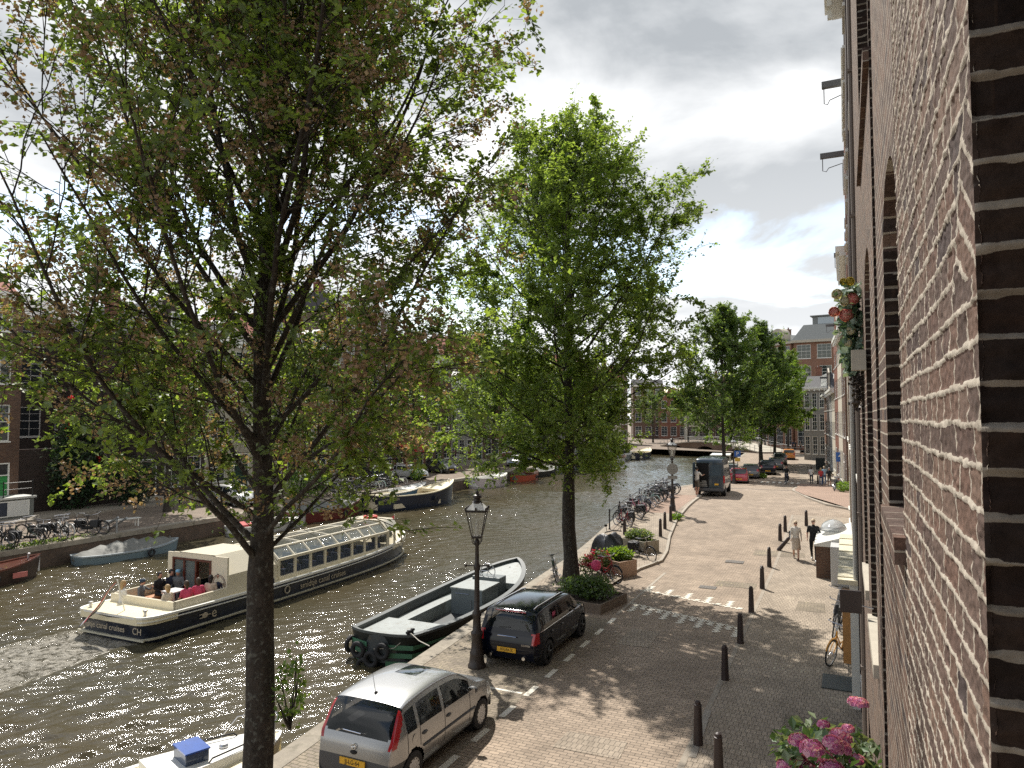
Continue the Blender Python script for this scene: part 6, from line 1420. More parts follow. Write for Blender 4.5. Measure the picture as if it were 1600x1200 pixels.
    seg+=[(J['pel']+Vector((0,0,.08)),J['chest'],1),(J['chest'],J['neck']-Vector((0,0,.03)),1),(J['pel']-Vector((0,0,.1)),J['pel'],2),(J['neck']+Vector((0,0,.05)),hd+Vector((0,0,.05)),0)]
    A=np.array([x[0] for x in seg]);Bv=np.array([x[1] for x in seg]); mi=np.array([x[2] for x in seg]); cen=np.array([p.center for p in me.polygons])
    D=Bv-A; tt=np.clip(((cen[:,None]-A)*D).sum(-1)/((D*D).sum(-1)+1e-9),0,1); dist=np.linalg.norm(cen[:,None]-(A+tt[...,None]*D),axis=-1)
    dist-=np.where(mi==1,.03,0)[None]; me.polygons.foreach_set('material_index',mi[dist.argmin(1)].astype(np.int32)); me.polygons.foreach_set('use_smooth',[True]*len(me.polygons))
    o=bpy.data.objects.new('body',me); C.objects.link(o); o.parent=t
    if hair:
        hb=MB(); hb.ell(hd+Vector((-.014,0,.022)),(.104,.090,.112),n=14,m=10)
        if hairlen: hb.ell(hd+Vector((-.06,0,-.09*hairlen)),(.055,.085,.11+.07*hairlen),n=12,m=8)
        # open face: drop faces in front
        keep=[f for f in hb.f if not (sum(hb.v[i][0] for i in f)/len(f)>hd.x+.045 and sum(hb.v[i][2] for i in f)/len(f)<hd.z+.07)]; hb.m=[0]*len(keep); hb.f=keep
        hb.build('hair',hairc[hair],t,smooth=80)
    if cap: cb=MB(); cb.ell(hd+Vector((-.008,0,.045)),(.112,.098,.085),n=14,m=8); cb.build('hat',cap,t,smooth=80)
    fm=MB()
    for q in (1,-1): fm.ell(hd+Vector((.086,q*.031,.012)),(.012,.013,.008),n=8,m=6)
    fm.build('eyes',MC['hair_dark'],t); fm=MB(); fm.ell(hd+Vector((.082,0,-.062)),(.010,.022,.007),n=8,m=6); fm.build('mouth',mat('lip',(.3,.09,.08),.5),t)
    if skirt:
        sb=MB(); n=18; vs=[]
        for z,rx,ry in ((1.0,.135,.165),(.9,.16,.19),(.7,.19,.20),(.46,.22,.22)):
            for k in range(n): a=2*PI*k/n; wv=1+.06*math.sin(a*6)*(1-z); vs.append((rx*math.cos(a)*wv+.02*(1-z),ry*math.sin(a)*wv,z))
        sb.add(vs,[(i*n+k,i*n+(k+1)%n,(i+1)*n+(k+1)%n,(i+1)*n+k) for i in range(3) for k in range(n)]); sb.build('skirt',skirt,t,smooth=80)
    if extra: extra(t,J)
    t.scale=(s,)*3; return t
tw=clothm('white',(.62,.6,.56)); tb_=clothm('black',(.012,.012,.014)); tj=clothm('denim',(.06,.10,.19)); tdj=clothm('navy',(.015,.022,.045)); tg_=clothm('grey',(.12,.13,.14)); tk=clothm('khaki',(.13,.12,.10)); tr_=clothm('red',(.45,.05,.05)); tl=clothm('lightblue',(.32,.45,.55)); tcr=clothm('creamy',(.55,.48,.4)); tpk=clothm('pink',(.5,.06,.13)); tbe=clothm('beige',(.5,.42,.33)); whs=mat('white_shoe',(.6,.6,.58),.6)
FW=-PI/2   # facing the camera side (-Y)
def shades(t,J):
    b=MB(); hd=J['head']
    for q in (1,-1): b.ell(hd+Vector((.092,q*.032,.012)),(.014,.027,.020),n=10,m=6)
    b.tube([hd+Vector((.098,-.06,.018)),hd+Vector((.104,0,.018)),hd+Vector((.098,.06,.018))],.005,4); b.build('sunglasses',rubber,t)
x,y,z=Pg(1272,877); figure('person','man in black T-shirt, black trousers, sunglasses and white shoes walking toward us on the footway','walk',(x,y,z+.0),FW-.05,1.84,top=tb_,bot=tb_,shoe=whs,hair='pale',sk=skin2,vox=.016,extra=shades)
def tote(t,J):
    b=MB(); b.box(-.06,.08,-.30,-.22,.95,1.30,bev=.02); b.tube([(.0,-.24,1.28),(.0,-.19,1.50),(.02,-.24,1.28)],.012,5); b.build('shoulder_bag',rubber,t); shades(t,J)
x,y,z=Pg(1244,874); figure('person','woman in cream long-sleeved top and pleated midi skirt walking beside the man in black','walk',(x,y,z),FW+.05,1.69,top=tw,bot=tbe,shoe=mat('brown_sandal',(.12,.06,.04),.6),hair='pale',hairlen=0,sk=skin2,sleeve='long',legs='bare',skirt=tcr,female=True,vox=.016,extra=tote)
x,y,z=Pg(1090,776); figure('person','man in white T-shirt and dark shorts reaching into the back of the dark van','reach',(x,y-.2,z+.09),R(62),1.97,top=tw,bot=tk,shoe=whs,hair='dark',legs='short',vox=.02)
# cyclist
x,y,z=Pg(1229,757)
figure('person','cyclist in black riding toward us down the middle of the street','bike',(x,y,0.02),FW,1.8,top=tb_,bot=tdj,shoe=whs,hair='dark',sleeve='long',vox=.024)
dup([o for o in bpy.data.objects if o.get('category')=='bicycle' and o.get('label','').startswith('black bicycle')][0],(x,y,0.02),FW,'black bicycle ridden down the middle of the street by the cyclist in black').pop('group',None)
def pack(t,J): b=MB(); b.box(-.26,-.1,-.15,.15,1.08,1.46,bev=.05); b.build('backpack',tr_,t)
GP='group of walkers at the far side of the street'
for (px_,py_,tp,bt,lb,hr,ex,fem,lg,rz) in ((1268,757,tw,tdj,'walker in a white top and dark blue trousers, leftmost of the far group','brown',None,True,'long',PI/2),(1283,760,tr_,tj,'walker with a red backpack and pale jeans, in the middle of the far group','blond',pack,True,'long',PI/2),
    (1288,758,tl,tj,'walker in light blue, half hidden behind the red backpack','pale',None,False,'long',PI/2),(1296,761,tb_,tk,'walker in black T-shirt and grey shorts, rightmost of the far group','grey',None,False,'short',-PI/2)):
    x,y,z=Pg(px_,py_); figure('person',lb,'walk',(x,y,z+.02),rz,1.75 if not fem else 1.68,top=tp,bot=bt,hair=hr,legs=lg,vox=.028,female=fem,group=GP,extra=ex,hairlen=.5 if fem else 0)
for (px_,py_,tp,lb) in ((1239,703,tdj,'dark-clothed person standing left in the far distance at the street end'),(1243,704,tb_,'person in black standing close beside the leftmost distant one'),(1251,705,tk,'lone person in brown standing in front of the end block'),(1262,706,tw,'distant person in a white top, right of the one in brown at the street end')):
    x,y,z=Pg(px_,py_); figure('person',lb,'stand',(x,y,z),FW,1.8,top=tp,bot=tb_,hair='dark',vox=.04,group='people at the street end')
# passengers on the tour boat (boat local -> world)
def onboat(x,y,z=0): 
    m=tb.matrix_basis; v=m@Vector((x,y,z)); return (v.x,v.y,v.z)
GS='passengers on the open stern deck'
PS=[(-7.15,1.05,R(-10),tw,tw,'passenger with long fair hair in a white top, nearest the stern flag','blond',1,True,None),(-6.65,.75,R(-60),tg_,tdj,'passenger in a dark hooded jacket and beanie photographing, beside the fair-haired one in white','dark',0,False,mat('navy_beanie',(.03,.05,.08),.9)),
    (-5.6,1.1,R(-90),tb_,tb_,'passenger in black at the table on the far side of the stern deck','dark',0,False,None),(-5.1,1.1,R(-90),tdj,tdj,'passenger in navy next to the one in black by the tan seat','dark',0,False,None),(-4.95,.85,R(-150),tg_,tg_,'man in grey with a light blue cap lounging against the cabin bulkhead','grey',0,False,mat('light_blue_cap',(.2,.42,.6),.8)),
    (-6.9,-.95,R(90),tcr,tbe,'passenger with tied blond hair low at the near rail','blond',.5,True,None),(-6.2,-1.05,R(80),tpk,tdj,'passenger in a pink and red flowered top at the near rail','brown',.5,True,None),(-5.7,-1.05,R(60),tpk,tdj,'second passenger in a pink flowered top, right of the first','brown',.5,True,None),
    (-5.2,-1.1,R(30),tbe,tdj,'dark-haired passenger in a beige sleeveless top near the cabin','dark',.6,True,None),(-4.75,-1.1,R(170),tdj,tdj,'man in a navy jacket facing aft beside the round emblem','brown',0,False,None)]
for x_,y_,rz,tp,bt,lb,hr,hl,fem,cp in PS:
    p=onboat(x_-.35,y_,.33); figure('person',lb,'sitlook' if 'photograph' in lb else 'sit',p,R(90.5)+rz,1.72,top=tp,bot=bt,hair=hr,hairlen=hl,female=fem,sleeve='long' if not fem else 'short',vox=.024,group=GS,cap=cp)
k=0
for i in range(nb):
    for sd in (1,-1):
        if rs.random()<.8:
            x_=xa+(xb-xa)*(i+.5)/nb+.12; p=onboat(x_,sd*1.02,.06); tp=rs.choice([tw,tr_,tg_,tl,tbe,tdj]); nm={'cloth_white':'white','cloth_red':'red','cloth_grey':'grey','cloth_lightblue':'light blue','cloth_beige':'beige','cloth_navy':'navy'}[tp.name]
            figure('person','seated cabin passenger in %s, %s window bay from aft, %s side'%(nm,ordw[i] if i else 'first','far' if sd>0 else 'near'),'sit',p,R(90.5),1.7,top=tp,bot=tdj,hair=rs.choice(['dark','brown','grey','blond']),vox=.035,group='passengers inside the glazed cabin')
p=onboat(xb+.55,-.35,.1); figure('person','skipper in navy at the helm in the bow wheelhouse','sit',p,R(90.5),1.75,top=tdj,bot=tdj,hair='brown',sleeve='long',vox=.03)
# ================= LAMPS, BOLLARDS, RAILINGS, PLANTERS
lglass=mat('lantern_glass',(.5,.5,.46),.15,alpha=.30)
def lamp(label,loc,rz=0,h=4.4,group='lantern street lamps',sign=False):
    t=thing('street_lamp',label,'street lamp',loc,rz,group); H0=h-1.25
    b=MB(); b.lathe([(.23,0),(.23,.06),(.20,.10),(.175,.30),(.185,.36),(.15,.42),(.125,.75),(.15,.80),(.155,.86),(.11,.92),(.095,1.25),(.12,1.30),(.12,1.35),(.072,1.42),(.062,H0-.75),(.085,H0-.70),(.085,H0-.62),(.055,H0-.55),(.045,H0-.12),(.07,H0-.08),(.07,H0),(.03,H0+.06)],14); b.tube([(-.28,0,H0-.62),(.28,0,H0-.62)],.018,6)
    for s in (1,-1): b.ell((s*.29,0,H0-.62),(.04,.04,.04),n=8,m=6)
    b.build('post',mat('lamp_dark_iron',(.028,.02,.018),.45,var=.25,vscale=10),t,smooth=40)
    b=MB()
    for k in range(4):
        a=PI/2*k+PI/4; b.tube([(.03*math.cos(a),.03*math.sin(a),H0-.12),(.15*math.cos(a),.15*math.sin(a),H0-.02),(.17*math.cos(a),.17*math.sin(a),H0+.1),(.05*math.cos(a),.05*math.sin(a),H0+.14)],.012,5)
    b.build('bracket_scrolls',MC['lamp_dark_iron'],t)
    zb,zt=H0+.12,H0+.78; rb_,rt=.165,.35; b=MB()
    cor=[(1,1),(-1,1),(-1,-1),(1,-1)]
    for cx,cy in cor: b.tube([(cx*rb_*.72,cy*rb_*.72,zb),(cx*rt*.72,cy*rt*.72,zt)],.013,5)
    for r_,z in ((rb_,zb),(rt,zt)):
        for k in range(4): a,c=cor[k],cor[(k+1)%4]; b.tube([(a[0]*r_*.72,a[1]*r_*.72,z),(c[0]*r_*.72,c[1]*r_*.72,z)],.014 if z==zb else .03,5)
    b.box(-.12,.12,-.12,.12,zb-.04,zb)
    for k in range(4):
        a,c=cor[k],cor[(k+1)%4]
        for f in (0,.5): x=a[0]+(c[0]-a[0])*f; y=a[1]+(c[1]-a[1])*f; b.ell((x*rt*.74,y*rt*.74,zt+.055),(.028,.028,.045),n=6,m=5)
    b.build('lantern_frame',MC['lamp_dark_iron'],t)
    b=MB(); 
    for k in range(4): a,c=cor[k],cor[(k+1)%4]; b.add([(a[0]*rb_*.7,a[1]*rb_*.7,zb),(c[0]*rb_*.7,c[1]*rb_*.7,zb),(c[0]*rt*.7,c[1]*rt*.7,zt),(a[0]*rt*.7,a[1]*rt*.7,zt)],[(0,1,2,3)])
    b.build('lantern_glass',lglass,t)
    b=MB(); b.add([(c[0]*rt*.72,c[1]*rt*.72,zt+.03) for c in cor]+[(c[0]*.10,c[1]*.10,zt+.20) for c in cor],[(0,1,5,4),(1,2,6,5),(2,3,7,6),(3,0,4,7)]); b.build('lantern_roof',mat('lantern_roof_grey',(.62,.62,.60),.3),t)
    b=MB(); b.lathe([(.13,0),(.14,.03),(.09,.06),(.08,.12),(.12,.14),(.11,.20),(.04,.24),(.05,.28),(.02,.33),(0,.36)],10,c=(0,0,zt+.18)); b.build('finial',MC['lamp_dark_iron'],t,smooth=40)
    b=MB(); b.lathe([(.04,0),(.05,.1),(.045,.3),(0,.36)],10,c=(0,0,zb+.05)); b.build('bulb',mat('frosted_bulb',(.6,.6,.55),.5),t)
    if sign:
        b=MB(); T=Matrix.Translation((0,-.12,2.55))@Matrix.Rotation(PI/2,4,'X'); b.lathe([(0,-.01),(.33,-.01),(.33,.01),(0,.01)],28,T=T); b.build('round_sign',mat('sign_back_grey',(.24,.24,.23),.5),t); b=MB(); b.box(-.28,.28,-.13,-.11,1.95,2.15); b.build('sign_plate',MC['sign_back_grey'],t)
    return t
lamp('dark iron lantern street lamp on the quay, standing in front of the grey workboat',Pg(745,1042),R(20))
lamp('lantern street lamp carrying a round grey sign, at the kerb before the van',Pg(1051,800),R(20),sign=True)
lamp('lantern street lamp beside the red hatchback beyond the van',Pg(1147,756),R(10))
lamp('lantern street lamp between the black parked cars, second beyond the van',Pg(1187,742),R(10))
bolm=mat('bollard_brown_black',(.030,.018,.017),.5,var=.2)
def bollard(label,loc,tilt=None,group='bollards along the footway',h=.84):
    t=thing('bollard',label,'bollard',loc,0,group); b=MB(); k=h/.84; b.lathe([(.098,0),(.094,.03),(.085,.30*k),(.072,.70*k),(.070,.735*k),(.078,.745*k),(.078,.765*k),(.060,.775*k),(.055,.82*k),(.03,.84*k),(0,.845*k)],14); b.build('post',bolm,t,smooth=35)
    b=MB(); b.lathe([(.105,0),(.105,.012),(.09,.02)],12,c=(0,0,-.003)); b.build('base_collar',kerbm,t)
    if tilt: t.rotation_euler=tilt
    return t
BL=[(1123,1222,'bollard cut off by the bottom edge of the picture'),(1091,1164,'bollard nearest on the footway edge, just left of the cut-off one'),(1133,1063,'second whole bollard from the front, in the tree shadow'),(1157,1006,'third whole bollard from the front, at the edge of the tree shadow'),(1174,957,'fourth whole bollard from the front, first in full sun'),(1191,920,'fifth whole bollard from the front, beside the manhole cover'),(1202,886,'sixth whole bollard from the front, just before the leaning one')]
for a_,c_,l_ in BL: bollard(l_,Pg(a_,c_))
bollard('knocked bollard leaning right beside the woman in cream',Pg(1216,860),(R(8),R(38),0))
bollard('bollard standing left behind the leaning bollard',Pg(1219,845)); bollard('bollard just behind the woman, second past the leaning one',Pg(1227,831)); bollard('bollard behind the man in black, farthest past the leaning one',Pg(1260,822))
for a_,c_,l_ in ((1032,841,'nearest of the three bollards on the kerb by the signed lamp'),(1039,829,'middle of the three bollards on the kerb by the signed lamp'),(1048,817,'farthest of the three bollards on the kerb, next to the signed lamp')):
    p=Pg(a_,c_); bollard(l_,(p[0],p[1],p[2]+.09),group='bollards on the canal path kerb',h=.9)
p=Pg(976,838); bollard('short bollard behind the black-covered bike on the canal path',(p[0],p[1],p[2]+.09),group='bollards on the canal path kerb')
for a_,c_,l_ in ((1278,757,'bollard in front of the group of walkers'),(1307,762,'bollard right of the group of walkers'),(1275,707,'small bollard at the far end of the street'),(1288,708,'second small bollard at the far end of the street')):
    p=Pg(a_,c_); bollard(l_,(p[0],p[1],p[2]+.02),group='far bollards')
for k,(x_,y_) in enumerate(((-43.9,33.2),(-43.9,36.8),(-43.9,40.4),(-43.9,56.5),(-43.9,58.6))):
    bollard('bollard at the far bank footway edge, %s from the left'%ordw[k].replace('nearest','first'),(x_,y_,0),group='far bank bollards',h=.95)
# quay railing (near)
t=thing('quay_railing','black iron railing with knobbed posts along the near quay, full of leaning bicycles','railing',(0,0,0)); 
ys=[36.6+2.25*i for i in range(7)]
for y_ in ys:
    b=MB(); b.lathe([(.07,0),(.06,.1),(.04,.16),(.036,.95),(.055,1.0),(.03,1.05),(.05,1.10),(.045,1.15),(0,1.19)],10,c=(QX(y_)+.45,y_,gz(y_))); b.build('post',black,t,smooth=40)
b=MB(); yy=[36.6+i*.5 for i in range(28)]; b.tube([(QX(y_)+.45,y_,gz(y_)+1.02) for y_ in yy],.022,6); b.tube([(QX(y_)+.45,y_,gz(y_)+.5) for y_ in yy],.018,6); b.build('rails',black,t)
# far quay railing beyond van
t=thing('quay_railing','grey railing along the quay beyond the van, below the far trees','railing',(0,0,0)); b=MB()
for i in range(14): b.tube([(-16.2+.0-.1*i,134+.0+1.3*i*.0,.1),(-16.2-.1*i,134,1.1)],.03,5)
for i in range(12): x=bx1+i*1.8; b.tube([(x,by1+.3,.1),(x,by1+.3,1.15)],.035,5)
b.tube([(bx1,by1+.3,1.1),(bx1+20,by1+.3,1.1)],.028,5); b.tube([(bx1,by1+.3,.6),(bx1+20,by1+.3,.6)],.022,5); b.build('rails',MC['pale_railing'],t)
# planters
conc=mat('planter_concrete',(.33,.30,.24),.85,var=.18,vscale=5,bump=.004); soil=mat('soil',(.05,.035,.025),.95)
def planter(label,c,w,d,h,rz,m=conc):
    t=thing('planter',label,'planter',c,rz,'flower planters'); b=MB(); k=.05
    b.box(-w/2,w/2,-d/2,-d/2+k,0,h); b.box(-w/2,w/2,d/2-k,d/2,0,h); b.box(-w/2,-w/2+k,-d/2+k,d/2-k,0,h); b.box(w/2-k,w/2,-d/2+k,d/2-k,0,h); b.build('box',m,t); b=MB(); b.box(-w/2+k,w/2-k,-d/2+k,d/2-k,.1,h-.08); b.build('soil',soil,t); return t
planter('concrete planter with grey-green plants, farther of the two, beside the covered scooter',(-8.75,32.6,.05),1.5,1.0,.62,R(-28))
planter('terracotta-fronted concrete planter with lime leaves, behind the red bicycle',(-8.55,28.0,0),1.5,1.0,.62,R(-28),mat('warm_concrete',(.42,.29,.21),.85,var=.2,vscale=4,bump=.004))
planter('low wooden bed at the foot of the full green elm, ahead of the black wagon',(-8.1,23.1,0),2.2,1.9,.32,R(-10),mat('weathered_board',(.17,.13,.10),.85,var=.25,vscale=4))
shrub('planter_plants','grey-green leafy plants in the farther concrete planter','plants',(-8.75,32.6,.58),(.62,.45,.25),1500,.11,[leafmat('sage_leaf',(.14,.19,.11)),LG[2]],71,flowers=([leafmat('petal_white',(.6,.58,.5),.3)],4,.12))
shrub('planter_plants','lime green leafy plants in the terracotta-fronted planter','plants',(-8.45,28.1,.55),(.6,.42,.25),1400,.11,[LY[1],LY[2]],72)
shrub('bed_plants','dark green bushy plants filling the low bed at the foot of the elm','plants',(-8.0,23.1,.22),(.88,.78,.34),3000,.10,[LG[0],LG[1],LY[3]],73)
shrub('flower_bush','crimson flowering bush between the elm and the planters','plants',(-9.0,27.3,.1),(.5,.42,.5),1100,.09,LG[:2],74,flowers=(pinkf,9,.13))
shrub('flower_bush','small crimson flowers close to the right of the elm trunk','plants',(-9.15,26.3,.2),(.35,.35,.4),500,.08,LG[:2],75,flowers=(pinkf,9,.14))
shrub('weeds','tuft of yellow-green weeds at the foot of the signed lamp','weeds',Pg(1056,812),(.35,.5,.16),500,.12,LY,76,stem=False)
shrub('weeds','tuft of grass beside the parked cars beyond the van','weeds',Pg(1192,747),(.4,.8,.22),400,.16,LY,77,stem=False)
shrub('weeds','strip of weeds at the house foot by the glazed porch','weeds',Pg(1290,872),(.22,.6,.2),500,.1,LY,78,stem=False)
shrub('weeds','plants at the wall beyond the side street kerb','weeds',(-.2,58.2,.75),(.5,1.0,.4),700,.14,LY,79,stem=False)
shrub('trunk_shoots','bright green shoots sprouting low on the trunk of the near elm','shoots',(-7.42,8.2,1.75),(.24,.28,.55),230,.085,LY,80)
for k,(y_,z_) in enumerate(((17,.0),(18.5,0),(21,0))): pass
shrub('weeds','green weeds along the far quay edge below the parked bicycles','weeds',(-36.15,20.5,-.02),(.16,4.2,.14),900,.12,LG+LY[:2],81,stem=False)
# covered scooter
t=thing('covered_scooter','motor scooter wrapped in a black cover, by the farther planter','scooter',(-9.75,31.0,.06),R(-40)); t.scale=(1.15,1.25,1.25); b=MB(); n_=20;k=14; vs=[]
for i in range(n_+1):
    u=i/n_; x=-.85+1.7*u; hh=.62+.32*math.exp(-((u-.72)/.11)**2)+.12*math.exp(-((u-.3)/.2)**2)-.35*max(0,(u-.88)/.12)**2-.3*max(0,(.1-u)/.1)**2; ww=.26+.13*math.exp(-((u-.72)/.08)**2)
    for j in range(k+1):
        a=PI*j/k; wr=1+.05*math.sin(9*u+3*a)+.04*math.sin(23*u+7*a); vs.append((x,ww*math.cos(a)*wr*(1.15 if j in(0,k) else 1),max(.04,hh*math.sin(a)**.6*wr)))
b.add(vs,[(i*(k+1)+j,i*(k+1)+j+1,(i+1)*(k+1)+j+1,(i+1)*(k+1)+j) for i in range(n_) for j in range(k)]); b.build('cover',mat('black_cover',(.012,.013,.018),.45,bump=.03,bscale=5),t,smooth=80)
for x in (-.55,.55):
    b=MB(); b.torus((x,0,.24),.19,.06,'Y',20,8); b.build('wheel',rubber,t)
b=MB(); b.tube([(.35,-.35,.92),(.4,0,.98),(.35,.35,.92)],.02,6); b.build('handlebar',rubber,t)
for s in (1,-1): b=MB(); b.tube([(.38,s*.28,.95),(.42,s*.34,1.15)],.01,5); b.ell((.42,s*.35,1.17),(.02,.07,.045),n=8,m=6); b.build('mirror',rubber,t)
# pink bucket near the bike
b=MB(); b.ell((0,0,.0),(.2,.17,.21),n=18,m=12); tag(b.build('pink_bag',mat('pink_fabric',(.62,.06,.16),.6,bump=.02,bscale=6),smooth=80,loc=(-8.62,25.85,.72)),'round pink seat cover or bag on the red bicycle beside the elm trunk','bag')
# white bench far bank
t=thing('bench','white bench with thin legs on the far quay, right of the bicycle row','bench',(-37.6,27.6,0),R(80)); b=MB(); 
for k in range(3): b.box(-1.0,1.0,-.2+.14*k,-.08+.14*k,.44,.48)
b.build('seat',white,t)
for x in (-.85,.85):
    for y_ in (-.15,.18): b=MB(); b.box(x-.03,x+.03,y_-.03,y_+.03,0,.44); b.build('leg',white,t)
# mooring posts/bike ramp
b=MB(); b.tube([(-.6,0,.1),(.9,0,.85)],.06,6); b.tube([(-.3,.3,.05),(1.2,.3,.8)],.06,6); b.tube([(.8,0,.0),(.8,0,.8)],.05,6); tag(b.build('bike_rack',mat('galvanised',(.3,.31,.31),.5,metal=.4),loc=(-36.9,26.2,0)),'slanting galvanised bike rack left of the white bench','bike rack')
# parking sign near lamp
t=thing('parking_sign','blue parking sign above a yellow panel beside the parked cars beyond the van','sign',Pg(1153,752)); b=MB(); b.tube([(0,0,0),(0,0,3.0)],.035,8); b.build('post',steel,t)
b=MB(); b.box(-.3,.3,-.06,-.04,2.4,3.0); s1=b.build('blue_panel',mat('sign_blue',(.02,.10,.35),.4),t); text('P',.5,white,s1,(0,-.065,2.7),(PI/2,0,0)); b=MB(); b.box(-.25,.25,-.06,-.04,1.95,2.3); b.build('yellow_panel',mat('sign_yellow',(.6,.4,.05),.4),t)
# one-way sign right
p=Pg(1317,762); t=thing('one_way_sign','blue sign with white upward arrow at the street edge beyond the walkers','sign',(p[0]-.1,p[1],p[2])); b=MB(); b.tube([(0,0,0),(0,0,3.2)],.04,8); b.build('post',steel,t); b=MB(); b.box(-.42,.42,-.07,-.05,2.3,3.15); s1=b.build('panel',MC['sign_blue'],t)
b=MB(); b.box(-.06,.06,-.085,-.071,2.42,2.85); b.add([(-.25,-.08,2.75),(.25,-.08,2.75),(0,-.08,3.05)],[(0,1,2)]); b.build('arrow',white,s1)
# A-board dark + container
b=MB(); b.box(-.5,.5,-.04,.04,.1,1.5,T=Matrix.Rotation(R(10),4,'X')); p=Pg(1282,735); tag(b.build('notice_board',mat('board_dark',(.03,.035,.035),.6),loc=(p[0],p[1],0)),'dark upright board behind the walkers on the right of the street','board')
# potted trees at far right
for k,(px_,py_) in enumerate(((1292,712),(1303,716),(1311,722))):
    p=Pg(px_,py_); shrub('potted_shrub','dark green potted shrub on the far right footway, %s from the left'%['first','second','third'][k],'shrub',(p[0],p[1],.3),(.7,.7,.9),700,.2,LD,90+k)
# moped on far bank '4' sign
t=thing('sale_board','small white board with the figure 4 on the far bank between the bicycles and trees','sign',(-38.2,43.2,0),R(75)); b=MB(); b.tube([(0,0,0),(0,0,1.7)],.03,6); b.build('post',steel,t); b=MB(); b.box(-.3,.3,-.05,-.03,1.5,2.2); s1=b.build('panel',white,t); text('4',.5,black,s1,(0,-.056,1.85),(PI/2,0,0))
# a swift in the sky
p=ray(694,15); t=thing('bird','small dark bird gliding high in the grey sky right of the near elm','bird',(p[0]*60,p[1]*60,CH+p[2]*60),R(30)); b=MB(); b.ell((0,0,0),(.16,.035,.035),n=8,m=6); b.tube([(-.12,0,0),(-.28,0,0)],[.02,.03],4); b.add([(.05,.02,0),(-.05,.02,0),(-.12,.36,.08),(-.02,.2,.05)],[(0,1,2,3)]); b.add([(.05,-.02,0),(-.05,-.02,0),(-.12,-.36,.08),(-.02,-.2,.05)],[(0,1,2,3)]); b.build('body',rubber,t)
